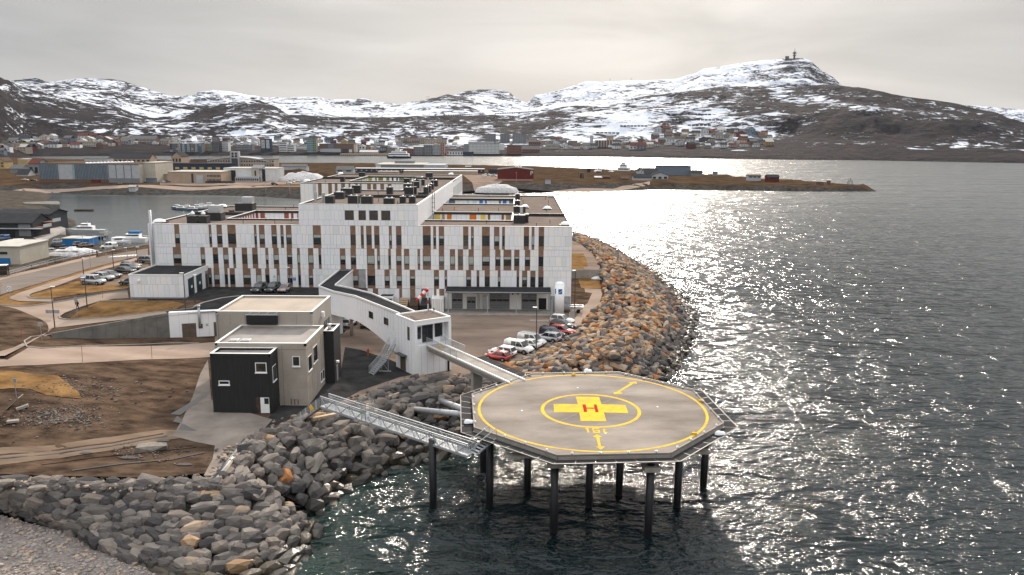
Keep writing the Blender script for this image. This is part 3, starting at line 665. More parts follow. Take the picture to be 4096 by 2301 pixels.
# wall masses (courtyards left open)
b = MB()
def mass(x0, y0, x1, y1, z0, z1): b.box((x0, y0, z0), (x1, y1, z1))
for q in [(0, .1, 30.35, 11.35, 3.6, ZR - .5), (0, 11.35, 11.8, 30, 3.6, ZR - .5), (0, 30, 30.35, 41.5, 3.6, ZR - .5),
          (53.9, .1, 84.6, 11.5, 3.6, ZR - .5), (72.6, 11.5, 84.6, 83.5, 3.6, ZR - .5), (53.9, 30, 72.6, 53, 3.6, ZR - .5), (53.9, 71.8, 72.6, 83.5, 3.6, ZR - .5),
          (53.9, 11.5, 72.6, 30, 3.6, 12), (53.9, 53, 72.6, 71.8, 3.6, 12), (11.8, 11.35, 30.35, 30, 3.6, 12),
          (30.35, .1, 53.9, 42.6, 3.6, ZT - .5), (44.35, 42.6, 53.9, 71.5, 3.6, ZT - .5), (11.25, 71.5, 53.7, 82.6, 3.6, ZT - .5), (11.25, 82.6, 23.2, 111, 3.6, ZT - .5), (41.65, 82.6, 53.7, 111, 3.6, ZT - .5), (11.25, 111, 53.7, 125, 3.6, ZT - .5), (23.2, 82.6, 41.65, 111, 3.6, 16)]: mass(*q)
b.build('wall', 'wall_dark', hosp)
def roof(polys, z, m='roof_felt'):
    r = MB()
    for x0, y0, x1, y1 in polys: r.box((x0, y0, z - .5), (x1, y1, z - .28))
    return r.build('roof', m, hosp)
roof([(0.2, .3, 30.3, 11.2), (.2, 11.2, 11.7, 30.1), (.2, 30.1, 30.3, 41.3)], ZR)
roof([(53.95, .3, 84.4, 11.4), (72.75, 11.4, 84.4, 83.3), (53.95, 30.15, 72.75, 52.9), (53.95, 71.9, 72.75, 83.3)], ZR)
roof([(30.5, .3, 53.75, 42.4), (44.5, 42.4, 53.75, 71.6), (11.4, 71.6, 53.5, 82.4), (11.4, 82.4, 23.0, 111.2), (41.8, 82.4, 53.5, 111.2), (11.4, 111.2, 53.5, 124.8)], ZT)
def parapet(pts, z, closed=False, hz=.55, w=.34):
    """an upstand in dark felt with a pale metal cap, along a line"""
    lo, hi = MB(), MB()
    L = list(zip(pts, pts[1:] + ([pts[0]] if closed else [])))[:len(pts) if closed else len(pts) - 1]
    for i, (p, q) in enumerate(L):
        e = .004 * (i % 2)
        lo.bar((*p, z - hz / 2 - .02), (*q, z - hz / 2 - .02), w - .06 + e, hz); hi.bar((*p, z + .03 + e), (*q, z + .03 + e), w + e, .07)
    o = lo.build('parapet', 'vent', hosp); hi.build('cap', 'cap', o)
parapet([(30.3, 11.35), (11.8, 11.35), (11.8, 30.0), (30.3, 30.0)], ZR)
parapet([(30.3, .16), (.16, .16), (.16, 41.4), (30.3, 41.4)], ZR, hz=.3)
parapet([(54, .16), (84.5, .16), (84.5, 83.4), (54, 83.4)], ZR, hz=.3)
parapet([(54, 11.55), (72.6, 11.55), (72.6, 30.0), (54, 30.0)], ZR); parapet([(54, 53.05), (72.6, 53.05), (72.6, 71.7), (54, 71.7)], ZR)
parapet([(53.75, .16), (30.5, .16), (30.5, 42.5), (44.5, 42.5), (44.5, 71.4)], ZT, hz=.3)
parapet([(44.5, 71.6), (11.4, 71.6), (11.4, 124.9), (53.6, 124.9), (53.75, .16)], ZT, hz=.3)
parapet([(23.2, 82.6), (41.65, 82.6), (41.65, 111.1), (23.2, 111.1)], ZT, True)
for p, q, z in [((.2, 21.5), (11.7, 21.5), ZR), ((72.8, 23.7), (84.4, 23.7), ZR), ((34.5, 21.5), (53.6, 21.5), ZT), ((41.8, 97.5), (53.6, 97.5), ZT), ((11.5, 97), (23, 97), ZT)]:
    g = MB(); g.bar((*p, z - .05), (*q, z - .05), .4, .9); g.build('fire_wall', 'vent', hosp)

# cladding and windows of the long front
ROWS = {'A': (21.22, 19.42, 17.33, 16.63), 'B': (16.63, 15.27, 13.30, 12.42), 'C': (12.42, 11.15, 9.1, 8.5)}   # row top, window top, window bottom, row bottom
ROWD = (8.5, 8.1, 6.28, 3.7)
s3, s4 = K(500, 850, 2.576), K(1400, 850, 2.576)
def strips(cr, y, L): return [(hp(*cr(a, y)).x, hp(*cr(c, y)).x) for a, c in L]
SA = strips(s3, 175, [(509, 560), (863, 890), (944, 998), (1056, 1140), (1329, 1354), (1381, 1437), (1508, 1562), (1601, 1632), (1658, 1714), (1936, 2017)]) + \
     strips(s4, 185, [(3, 57), (111, 140), (167, 222), (249, 302), (401, 430), (474, 529), (750, 831), (858, 886), (915, 969), (1166, 1219), (1247, 1275), (1360, 1440), (1485, 1539), (1568, 1596), (1792, 1845), (1873, 1900), (1945, 2000)])
SB = strips(s3, 470, [(500, 582), (783, 828), (908, 962), (1015, 1068), (1114, 1141), (1207, 1262), (1314, 1370), (1450, 1479), (1532, 1587), (1670, 1724), (1776, 1804), (1889, 1942), (1996, 2023), (2217, 2272), (2326, 2381)]) + \
     strips(s4, 485, [(176, 254), (281, 309), (396, 422), (476, 531), (558, 611), (697, 722), (751, 833), (917, 970), (1030, 1083), (1112, 1165), (1222, 1275), (1360, 1440), (1497, 1550), (1582, 1662), (1692, 1745), (1802, 1856), (1942, 1993)])
SC = strips(s3, 680, [(862, 890), (919, 976), (1029, 1062), (1083, 1136), (1219, 1298), (1352, 1409), (1448, 1491), (1567, 1598), (1676, 1727), (1786, 1814), (1895, 1940), (2347, 2404)]) + \
     strips(s4, 690, [(180, 261), (357, 410), (480, 535), (617, 672), (865, 917), (975, 1001), (1197, 1248), (1305, 1332), (1388, 1440), (1523, 1550), (1717, 1742), (1773, 1825), (1858, 1910), (1940, 1993)])
SD = strips(s4, 850, [(130, 182), (237, 291), (509, 537), (620, 673), (737, 782), (866, 891), (921, 973)])
pend = []                                                # (x0, x1, z0, z1, tone) of white panels to place
UB = {}
def ubox(m):
    if m not in UB:
        q = MB(); q.box((0, 0, 0), (1, 1, 1)); UB[m] = q.mesh('panel', m)
    return UB[m]
def boxobj(name, m, a, c, parent):
    o = put(name, ubox(m), parent); o.location = a; o.scale = [c[i] - a[i] for i in range(3)]; return o
rp = random.Random(3)
def fill(x0, x1, z0, z1, lo=.55, hi=1.25):
    x = x0
    while x < x1 - .02:
        w = rp.choice([.62, .62, .92, 1.22, 1.22, .92]); w = min(w, x1 - x)
        if x1 - x - w < .35: w = x1 - x
        pend.append((x, x + w, z0, z1, rp.choices(PAN, [5, 3, 3, 3, 1])[0])); x += w
def free(spans, x0, x1):
    out, x = [], x0
    for a, c in sorted(spans):
        if a > x + .02: out.append((x, a))
        x = max(x, c)
    if x < x1: out.append((x, x1))
    return out
winm = {}
def window(x0, x1, z0, z1, blind=None, warm=False, parent=None, y=0.):
    w = x1 - x0; h = z1 - z0
    f = MB(); t = .07
    for a, c in (((0, -.03, 0), (t, .09, h)), ((w - t, -.03, 0), (w, .09, h)), ((t, -.03, 0), (w - t, .09, t)), ((t, -.03, h - t), (w - t, .09, h)), ((t, -.02, h * .2), (w - t, .09, h * .2 + .05))): f.box(a, c)
    o = f.build('window', 'frame_brown', parent or hosp); o.location = (x0, y, z0)
    q = MB(); q.box((t, .05, t), (w - t, .08, h - t)); q.build('pane', 'glass_warm' if warm else 'glass', o)
    if blind:
        q = MB(); q.box((t + .02, .028, h - t - blind * (h - 2 * t)), (w - t - .02, .044, h - t - .01)); q.build('blind', 'blind', o)
    return o
def facade_row(spans, zt, zw1, zw0, zb, x0, x1):
    for a, c in spans:
        boxobj('spandrel_panel', 'brown', (a, -.02, zw1), (c, .1, zt - .02), hosp)
        if zw0 - zb > .25: boxobj('spandrel_panel', 'brown', (a, -.02, zb), (c, .1, zw0), hosp)
        window(a, c, zw0, zw1, rp.choice([None, None, .3, .45, .55, .9, None, .2]), rp.random() < .3)
    for a, c in free(spans, x0, x1):
        fill(a, c, zw1, zt - .02); fill(a, c, zw0, zw1); fill(a, c, zb, zw0)
facade_row(SA, *ROWS['A'], 0, 84.6)
facade_row(SB, *ROWS['B'], 0, 84.6)
cS = SC + [(0, 12.1), (37.95, 43.3)]
for a, c in SC:
    boxobj('spandrel_panel', 'brown', (a, -.02, 11.15), (c, .1, 12.40), hosp); boxobj('spandrel_panel', 'brown', (a, -.02, 8.62), (c, .1, 9.1), hosp)
    window(a, c, 9.1, 11.15, rp.choice([None, .3, .5, None, .25, .8]), rp.random() < .25)
for a, c in free(cS, 12.2, 84.6): fill(a, c, 11.15, 12.40); fill(a, c, 9.1, 11.15); fill(a, c, 8.55, 9.1)
for a, c in SD:
    boxobj('spandrel_panel', 'brown', (a, -.02, 6.28), (c, .1, 8.5), hosp); window(a, c, 4.5, 6.28)
for a, c in free(SD, 43.4, 60.2): fill(a, c, 6.28, 8.5); fill(a, c, 4.0, 6.28)
fill(80.5, 84.6, 7.2, 8.55)
# tall block front
fill(30.35, 53.9, 23.9 + .35, 25.36); 
LV = [(hp(*K(1100, 600, 1.9815)(a, 520)).x, hp(*K(1100, 600, 1.9815)(c, 520)).x) for a, c in ((553, 625), (662, 720), (747, 816), (842, 914))]
for a, c in free(LV, 30.35, 53.9): fill(a, c, 22.3, 24.25)
fill(30.35, 53.9, 21.22, 22.3)
for a, c in LV:
    q = MB(); 
    for k in range(11): q.box((a + .02, .02 + .002 * k, 22.34 + .17 * k), (c - .02, .1, 22.34 + .17 * k + .13))
    q.box((a, .101, 22.3), (c, .14, 24.25)); q.build('louvre', 'frame_brown', hosp)
# white panels: the largest 300 as parts, the rest as one
def place_panels(pend, parent, y0=-.045, y1=.09, gap=.014, name='panel', axis='x', limit=300):
    P = sorted(pend, key=lambda p: -(p[1] - p[0]) * (p[3] - p[2]))
    rest = {}
    for k, (a, c, z0, z1, t) in enumerate(P):
        dy = ((k * 7) % 5) * .003
        if axis == 'x': A, B = (a + gap, y0 - dy, z0 + gap), (c - gap, y1, z1 - gap)
        else: A, B = (y0, a + gap, z0 + gap), (y1 + dy, c - gap, z1 - gap)
        if k < limit: boxobj(name, t, A, B, parent)
        else: rest.setdefault(t, []).append((A, B))
    if rest:
        q = MB(); ks = list(rest)
        for t, L in rest.items():
            for A, B in L: q.box(A, B, ks.index(t))
        q.build('small_panels', ks, parent, kind='stuff')
place_panels(pend, hosp)
# the sunlit side of the tall block and the rear wing, and the courtyard walls
def wall_x(x, y0, y1, z0, z1, strips_=(), tone='panel_white', side=1):
    q = MB(); y = y0; k = 0
    while y < y1 - .05:
        w = min(rp.choice([.9, 1.2, 1.2]), y1 - y); q.box((x, y + .02, z0), (x + side * (.07 + .004 * (k % 3)), y + w - .02, z1)); y += w; k += 1
    q.build('side_cladding', tone, hosp)
    for a, c, m, za, zb_ in strips_: boxobj('window_strip', m, (x + side * .06, a, za), (x + side * .12, c, zb_), hosp)
wall_x(53.9, .1, 84, ZR - .25, ZT - .03)
wall_x(53.7, 84, 125, 12, ZT - .03, [(87 + 4.1 * k, 88.6 + 4.1 * k, 'blind', 20, 23.4) for k in range(9)])
wall_x(84.6, .1, 83.5, 4, ZR - .03); wall_x(0, .1, 41.4, 8.5, ZR - .03, (), 'panel_cool', -1); wall_x(30.35, .1, 42.5, ZR - .3, ZT - .03, (), 'panel_cool', -1)
wall_x(11.25, 71.5, 125, 9, ZT - .03, (), 'panel_cool', -1)
def court(x0, x1, y, z0, z1, cr, yy, cols, m0='panel_white'):
    sp = [(hp(*cr(a, yy), y).x, hp(*cr(c, yy), y).x, m) for a, c, m in cols]
    q = MB(); k = 0
    for a, c in free([(p[0], p[1]) for p in sp], x0, x1):
        x = a
        while x < c - .03:
            w = min(1.15, c - x); q.box((x + .02, y - .05 - .004 * (k % 3), z0), (x + w - .02, y - .002, z1)); x += w; k += 1
    q.build('courtyard_cladding', m0, hosp)
    for a, c, m in sp: boxobj('coloured_panel', m, (a, y - .065, z0), (c, y - .003, z1), hosp)
for nm, c in (('c_red', (.36, .035, .018)), ('c_rust', (.32, .085, .05)), ('c_orange', (.66, .17, .01)), ('c_yellow', (.80, .56, .07)), ('c_tan', (.42, .26, .12)), ('c_umber', (.26, .10, .02)), ('c_blue', (.04, .19, .58)), ('c_slate', (.11, .18, .27)), ('c_sky', (.50, .68, .80)), ('c_olive', (.20, .17, .015)), ('c_lime', (.36, .36, .03)), ('c_moss', (.17, .17, .08)), ('c_bark', (.05, .035, .02))): mk(nm, c, .5, .05)
cA, cB, cC = K(560, 760, 3.68), K(1750, 740, 4.293), K(1200, 680, 3.68)
court(11.9, 30.3, 30.0, 12, ZR - .55, cA, 360, [(1705, 1738, 'c_red'), (1773, 1838, 'c_rust'), (2124, 2190, 'c_rust'), (2224, 2258, 'c_red'), (2316, 2330, 'c_umber')])
court(54, 72.5, 30.0, 12, ZR - .55, cB, 530, [(-40, 46, 'c_yellow'), (80, 121, 'c_tan'), (165, 241, 'c_orange'), (552, 667, 'c_orange'), (743, 821, 'c_yellow'), (866, 905, 'c_umber'), (1101, 1139, 'c_umber'), (1177, 1254, 'c_tan')])
court(54, 72.5, 71.8, 12, ZR - .55, cB, 270, [(207, 301, 'c_slate'), (508, 543, 'c_sky'), (607, 668, 'c_sky'), (720, 779, 'c_blue'), (817, 846, 'c_blue'), (1057, 1088, 'c_slate'), (1121, 1182, 'c_blue'), (1232, 1298, 'c_slate')])
court(23.3, 41.6, 111.0, 16, ZT - .55, cC, 125, [(1013, 1060, 'c_lime'), (1107, 1130, 'c_olive'), (1154, 1222, 'c_olive'), (1270, 1315, 'c_olive'), (1352, 1376, 'c_bark'), (1418, 1440, 'c_bark'), (1460, 1530, 'c_moss'), (1576, 1644, 'c_moss'), (1668, 1692, 'c_olive')])
court(11.3, 44.2, 71.5, 9, ZT - .25, cC, 240, [(266, 318, 'brown'), (416, 469, 'brown'), (513, 552, 'brown'), (607, 661, 'brown'), (716, 743, 'brown'), (799, 851, 'brown'), (880, 906, 'brown'), (990, 1044, 'brown'), (1074, 1126, 'brown'), (1184, 1237, 'brown'), (1293, 1346, 'brown')], 'panel_cream')
for a, c in ((268, 320), (420, 470), (516, 553)): window(hp(*cC(a, 300), 71.4).x, hp(*cC(c, 300), 71.4).x, 20.2, 22.0, .7, True, None, 71.32)
wall_x(11.8, 11.6, 29.9, 12, ZR - .55, [(19 + 1.7 * k, 19.9 + 1.7 * k, ('c_rust', 'c_red')[k % 2], 17, ZR - .56) for k in range(6)], 'panel_white', 1)
wall_x(23.2, 83, 110.9, 16, ZT - .55, [(86 + 3.1 * k, 87.3 + 3.1 * k, ('c_olive', 'c_lime')[k % 2], 18, ZT - .56) for k in range(8)], 'panel_white', 1)
# roof plant: dark ventilation housings with bright domes, each box a part
def vent(cr, x0, x1, yb, h, z, depth=1.6, cowls=1, name='vent_housing', m='vent'):
    p, q = ha(*cr(x0, yb), z), ha(*cr(x1, yb), z); w = q.x - p.x
    f = MB(); f.box((0, 0, 0), (w, depth, h)); f.box((-.06, -.06, h), (w + .06, depth + .06, h + .07))
    o = f.build(name, m, hosp); o.location = (p.x, p.y, z)
    if cowls:
        for k in range(cowls): c = MB(); c.dome((w * (k + .5) / cowls, depth * .5, h + .07), .27, .22, 0, 8, 2); c.build('cowl', 'alu', o)
    return o
zr, zt_ = ZR - .28, ZT - .28
for a, c, y, h in ((692, 815, 500, 1.5), (865, 985, 500, 1.5)): vent(cA, a, c, y, h, zr, 2.0, 0)
vent(cA, 992, 1200, 455, 1.6, zr, 2.6, 0); vent(cA, 1400, 1665, 310, 1.7, zr, 2.8, 0); vent(cA, 1308, 1360, 330, .4, zr, 1.2, 0)
for a, c, y, z_ in ((1005, 1185, 455, 1.67), (1495, 1650, 310, 1.77)):
    p, q = ha(*cA(a, y), zr), ha(*cA(c, y), zr); f = MB(); f.box((0, .3, 0), (q.x - p.x, 2.3, 1.5)); o = f.build('air_handling_unit', 'alu', hosp); o.location = (p.x, p.y, zr + z_)
for a, y in ((752, 430), (910, 420)):
    p = ha(*cA(a, 500), zr); f = MB(); f.tube((0, 1, 1.5), (0, 1, 2.0), .42, 10, r1=.42); f.tube((0, 1, 2.0), (0, 1, 2.55), .5, 10, r1=.1); o = f.build('exhaust_cowl', 'alu', hosp); o.location = (p.x, p.y, zr)
for a, c, y, h, n in ((703, 868, 500, 1.55, 2), (898, 1062, 507, 1.55, 2), (1228, 1382, 510, 1.2, 2), (1466, 1548, 490, 1.3, 1), (1602, 1692, 490, 1.3, 1), (370, 495, 500, 1.5, 0), (500, 650, 428, 1.4, 2), (600, 775, 368, 1.4, 2), (765, 890, 345, 1.8, 2), (1272, 1360, 360, 1.6, 1),
                      (1535, 1648, 368, 1.7, 2), (1650, 1710, 360, 1.7, 0), (1522, 1640, 310, 1.7, 1), (1725, 1832, 230, 1.6, 0), (1735, 1810, 370, .6, 0), (1818, 1886, 370, 1.8, 1), (1850, 1925, 335, 1.6, 1), (1925, 2027, 243, 1.6, 2), (1652, 1760, 265, 1.6, 0), (1705, 1810, 165, 1.1, 0), (865, 955, 98, 1.3, 0), (1848, 1952, 108, 1.4, 0), (592, 650, 178, 1.5, 0), (1528, 1610, 190, 1.2, 0), (1880, 1965, 290, 1.4, 1)):
    vent(cC, a, c, y, h, zt_, 1.7, n)
for a, c, y, h, n in ((1305, 1500, 665, 1.7, 1), (1500, 1562, 650, 1.7, 1), (1305, 1510, 500, 1.7, 2), (1325, 1415, 375, 1.5, 1), (1335, 1415, 250, 1.5, 1)): vent(cB, a, c, y, h, zr, 1.8, n)
def flue(cr, x, yb, z, h, r=.22, m='alu'):
    p = ha(*cr(x, yb), z); f = MB(); f.tube((0, 0, 0), (0, 0, h), r, 8); o = f.build('flue', m, hosp); o.location = (p.x, p.y, z)
flue(cC, 1773, 345, zt_, 3.4, .25); flue(cC, 1886, 250, zt_, 2.4, .2); flue(cB, 1441, 570, zr, 2.6, .35); flue(cC, 220, 420, zt_, 3.2, .3); flue(cC, 1675, 490, zt_, 5.0, .06, 'steel'); flue(cC, 855, 560, zt_, 2.3, .06, 'steel'); flue(cC, 1965, 250, zt_, 3.0, .05, 'steel')
flue(cC, 345, 480, zt_, 2.0, .35); flue(cC, 230, 480, zt_, 2.2, .3)
def skylight(cr, x, y, z, r=1.0):
    p = ha(*cr(x, y), z); f = MB(); f.box((-r * 1.1, -r * 1.1, 0), (r * 1.1, r * 1.1, .28)); o = f.build('skylight', 'vent', hosp); o.location = (p.x, p.y, z)
    f = MB(); f.dome((0, 0, .28), r, .62, 0, 12, 4); f.build('dome', 'white', o, True)
skylight(cA, 285, 488, zr, 1.25); skylight(cA, 1208, 262, zr, 1.2); skylight(cB, 2190, 705, zr, 1.0); skylight(cB, 1884, 425, zr, 1.0); skylight(cB, 1945, 210, zr, 1.0); skylight(cC, 2222, 80, zt_, 1.0); skylight(cC, 100, 178, zt_, 1.0); skylight(cC, 598, 70, zt_, 1.0); skylight(cB, 1500, 400, zr + 1.0, .9)
q = MB()                                                # roof drains and lightning rods
for cr, z, L in ((cB, zr, ((65, 650), (840, 665), (1700, 715), (1932, 660), (1868, 470), (1905, 370), (1905, 310), (1852, 250), (1440, 250), (1470, 310), (1478, 355), (1049, 445), (704, 455), (288, 435), (85, 450), (350, 215), (885, 215))), (cA, zr, ((687, 412), (1520, 500), (1986, 505), (2228, 470), (1855, 460), (2145, 298), (2260, 265))), (cC, zt_, ((1158, 475), (1438, 510), (770, 362), (898, 335), (1152, 365), (250, 170), (375, 185), (548, 100), (905, 185), (1035, 180)))):
    for x, y in L: p = ha(*cr(x, y), z); q.tube((p.x, p.y, z), (p.x, p.y, z + .8), .06, 5)
q.build('roof_pipe', 'black', hosp)
# ladder on the side of the tall block, flue pipe on the left corner
q = MB(); 
for yy in (24.2, 24.9): q.bar((54.25, yy, ZR - .2), (54.25, yy, ZT + .8), .06, .06)
for k in range(13): q.bar((54.25, 24.2, ZR + .1 + .36 * k), (54.25, 24.9, ZR + .1 + .36 * k), .05, .05)
for k in range(4): q.bar((54.0, 24.2, ZR + .6 + k), (54.7, 24.2, ZR + .6 + k), .05, .05); q.bar((54.0, 24.9, ZR + .6 + k), (54.7, 24.9, ZR + .6 + k), .05, .05)
for yy in (24.2, 24.55, 24.9): q.bar((54.7, yy, ZR + 1), (54.7, yy, ZT + .8), .05, .05)
q.build('ladder', 'dark_steel', hosp)
q = MB(); q.tube((.75, -.35, 8.6), (.75, -.35, 24.0), .26, 10); q.build('flue_pipe', 'galv', hosp, True)
q = MB(); 
for k in range(6): q.bar((11.0, 71.0 + .0, 17.4 + 0), (11.0, 71.0, 21.0), .05, .05)
q.build('rail', 'dark_steel', hosp)
q = MB(); q.box((12.2, -.10, 8.4), (43.3, .06, 8.53)); q.build('plinth', 'dark_steel', hosp)
# parking signs on the wall
for x, z, m, t in ((39.9 - 1.0, 9.55, 'white', 'black'), ):
    pass
def wallsign(cr, x, y, w, h, m, txt, tm, size):
    p = hp(*cr(x, y), -.06); f = MB(); f.box((-w / 2, -.03, -h / 2), (w / 2, .0, h / 2)); o = f.build('wall_sign', m, hosp); o.location = (p.x, -.075, p.z)
    c = put('letter', text_mesh('letter', txt, size, tm), o); c.rotation_euler = (PI / 2, 0, 0); c.location = (0, -.035, 0)
wallsign(s3, 1540, 665, .62, .8, 'white', 'P', 'black', .62); wallsign(s3, 1746, 686, .55, .6, 'blue', 'P', 'white', .5)
# delivery dock on the right: canopy, posts, sectional doors
dk = thing('loading_dock', 'loading dock with a dark lean-to canopy and four grey sectional doors', 'loading dock', HO, HA)
q = MB(); q.face([(59.7, -4.1, 8.82), (80.5, -4.1, 8.82), (80.5, -.05, 9.05), (59.7, -.05, 9.05)]); q.box((59.7, -4.1, 8.5), (80.5, -.05, 8.6)); q.prism([(59.7, -4.1), (80.5, -4.1), (80.5, -.05), (59.7, -.05)], 8.602, [8.815, 8.815, 9.04, 9.04]); q.build('canopy', 'roof_dark', dk)
q = MB(); q.box((59.6, -4.25, 8.62), (80.6, -4.1, 8.80)); q.build('gutter', 'galv', dk)
q = MB(); q.box((60.1, -.04, 4.4), (80.4, .08, 8.48)); q.build('dock_wall', 'panel_cream', dk)
for x in (60.2, 68.0, 73.7, 80.1):
    q = MB(); q.bar((x, -3.7, 4.4), (x, -3.7, 8.5), .2, .2, 0, (0, 1, 0)); q.box((x - .3, -4.0, 4.42), (x + .3, -3.4, 4.62)); q.build('post', 'galv', dk)
DOORS = [(60.6, 62.8, 7.66, '5'), (63.65, 65.45, 7.0, '6'), (68.25, 72.3, 7.72, '7'), (74.7, 77.75, 7.72, '8')]
for x0, x1, z1, t in DOORS:
    q = MB(); n = max(3, round((z1 - 4.5) / .55)); hh = (z1 - 4.5) / n
    for k in range(n): q.box((x0, -.12 - .006 * (k % 2), 4.5 + hh * k + .015), (x1, -.05, 4.5 + hh * (k + 1) - .015))
    o = q.build('sectional_door', 'door_grey', dk)
    q = MB(); nw = max(2, round((x1 - x0) / 1.3)); w = (x1 - x0 - .2) / nw
    for k in range(nw): q.box((x0 + .1 + w * k + .04, -.15, 4.5 + (z1 - 4.5) * .5), (x0 + .1 + w * (k + 1) - .04, -.11, 4.5 + (z1 - 4.5) * .5 + .42))
    q.build('door_window', 'glass', o)
    c = put('number', text_mesh('number', t, .5, 'black'), o); c.rotation_euler = (PI / 2, 0, 0); c.location = ((x0 + x1) / 2, -.14, z1 - .55)
q = MB(); q.box((78.15, -.1, 4.5), (79.7, -.05, 6.8)); q.build('doorway', 'black', dk)
q = MB()
for x in (67.2, 67.25): q.tube((66.3, -1.2, 4.5), (66.3, -1.2, 7.6), .05, 5)
q.box((66.9, -.6, 4.5), (67.9, -.1, 7.2)); q.tube((65.9, -.4, 4.5), (65.9, -.4, 8.4), .08, 6); q.build('pipework', 'steel', dk)
q = MB()
for x in (72.9, 74.0): q.tube((x, -.1, 7.65), (x, -.16, 7.65), .17, 10)
q.build('fan_grille', 'black', dk)
q = MB(); q.box((58.8, -5.2, 3.6), (81.2, -.06, 4.45)); q.build('platform', 'concrete', dk)
q = MB(); q.box((76.3, -9.5, 3.6), (81, -5.2, 4.28)); q.build('ramp', 'concrete', dk)
q = MB()
for x, y in ((80.6, -3.8), (80.6, -6), (80.6, -8), (80.6, -10)): q.tube((x, y, 4.3), (x, y, 5.6), .04, 5)
q.tube((80.6, -3.8, 5.5), (80.6, -10, 5.3), .04, 5); q.build('handrail', 'galv', dk)
# little entrance with a flat porch roof
ep = thing('entrance_porch', 'small white entrance porch with a flat dark roof at the foot of the hospital front', 'porch', HO, HA)
x0, x1 = hp(*s4(308, 850), -1.5).x, hp(*s4(452, 850), -1.5).x
q = MB(); q.box((x0, -2.2, 6.9), (x1, -.1, 7.35)); q.box((x1 - .35, -2.1, 4.3), (x1 - .15, -.1, 6.9)); q.build('porch_frame', 'white', ep)
q = MB(); q.box((x0 + .15, -2.05, 7.352), (x1 - .15, -.12, 7.37)); q.build('porch_roof', 'roof_dark', ep)
q = MB(); q.box((x0 + .9, -.14, 4.4), (x1 - .5, -.08, 6.6)); q.build('door', 'frame_brown', ep)

# ------------------------------------------------------------------ helipad on its columns
PC = Vector((9.15, 86.9, 0)); PA = R(4.0); ZP = 8.6
pad = thing('helipad', 'octagonal concrete helipad on round piles above the water, with yellow rings and a red H', 'helipad', PC, PA)
PINV = (Matrix.Translation(PC) @ Matrix.Rotation(PA, 4, 'Z')).inverted()
def octa(ap): 
    r = ap / math.cos(PI / 8); return [(r * math.cos(PI / 8 + k * PI / 4), r * math.sin(PI / 8 + k * PI / 4)) for k in range(8)]
AP = 13.45
q = MB(); q.prism(octa(AP), ZP - .55, ZP - .01); q.build('deck_slab', 'deck', pad)
rim = MB(); o1, o2 = octa(AP), octa(AP - .32)
for k in range(8):
    if k == 3: pass
    rim.bar((*o1[k], ZP + .05), (*o1[(k + 1) % 8], ZP + .03), .16, .11)
rim.build('rim', 'kerb', pad)
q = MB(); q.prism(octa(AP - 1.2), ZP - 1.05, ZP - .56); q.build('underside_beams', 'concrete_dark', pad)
for k in range(8):
    q = MB(); p, r_ = o1[k], o1[(k + 1) % 8]; a = octa(AP - .05); q.bar((*a[k], ZP - .33), (*a[(k + 1) % 8], ZP - .33), .2, .42); q.build('edge_beam', 'concrete', pad)
# drainage and catwalk nets round the edge, a panel at a time
OUT = octa(AP + 1.4); INN = octa(AP + .16)
for k in range(8):
    for j in range(6):
        a, c = j / 6, (j + 1) / 6
        L = lambda A, t: (A[k][0] + (A[(k + 1) % 8][0] - A[k][0]) * t, A[k][1] + (A[(k + 1) % 8][1] - A[k][1]) * t)
        q = MB(); q.face([(*L(INN, a + .006), ZP - .42), (*L(INN, c - .006), ZP - .42), (*L(OUT, c - .006), ZP - .30), (*L(OUT, a + .006), ZP - .30)][::-1 if False else 1])
        q.build('net_panel', 'net_dark', pad)
    q = MB(); q.bar((*OUT[k], ZP - .30), (*OUT[(k + 1) % 8], ZP - .30), .09, .09)
    for j in range(7): q.bar((*L(INN, j / 6), ZP - .46), (*L(OUT, j / 6), ZP - .34), .07, .09)
    q.build('net_frame', 'dark_steel', pad)
# painted marks
def ringm(name, r0, r1, z, m, n=72):
    q = MB()
    for k in range(n):
        a, c = 2 * PI * k / n, 2 * PI * (k + 1) / n
        q.face([(r0 * math.cos(a), r0 * math.sin(a), z), (r1 * math.cos(a), r1 * math.sin(a), z), (r1 * math.cos(c), r1 * math.sin(c), z), (r0 * math.cos(c), r0 * math.sin(c), z)])
    return q.build(name, m, pad)
ringm('touchdown_ring', 12.66, 12.96, ZP + .002, 'deck_yellow')
Zp = K(2080, 1500, 2.8)
def pd(x, y): p = PINV @ at(*Zp(x, y), ZP); return (p.x, p.y)
def markpoly(name, pts, m, off=.004):
    q = MB(); P = [(*pd(*p), ZP + off) for p in pts]
    a = sum(P[i][0] * P[(i + 1) % len(P)][1] - P[(i + 1) % len(P)][0] * P[i][1] for i in range(len(P)))
    q.face(P if a > 0 else P[::-1]); return q.build(name, m, pad)
cx, cy = [(pd(250, 380)[i] + pd(1335, 405)[i]) / 2 for i in (0, 1)]
r_in = (Vector(pd(1335, 405)) - Vector(pd(250, 380))).length / 2
q = MB()
for k in range(56):
    a, c = 2 * PI * k / 56, 2 * PI * (k + 1) / 56
    q.face([(cx + (r_in + s) * math.cos(t), cy + (r_in + s) * math.sin(t), ZP + .002) for t, s in ((a, -.19), (a, .19), (c, .19), (c, -.19))])
q.build('inner_ring', 'deck_yellow', pad)
markpoly('cross', [(624, 245), (886, 248), (911, 330), (1178, 336), (1214, 427), (939, 420), (967, 519), (681, 517), (664, 419), (383, 419), (375, 326), (650, 328)], 'deck_yellow')
markpoly('letter_h', [(698, 331), (735, 331), (743, 366), (833, 368), (826, 332), (858, 332), (881, 419), (845, 418), (837, 380), (747, 378), (753, 417), (715, 416)], 'deck_red', .007)
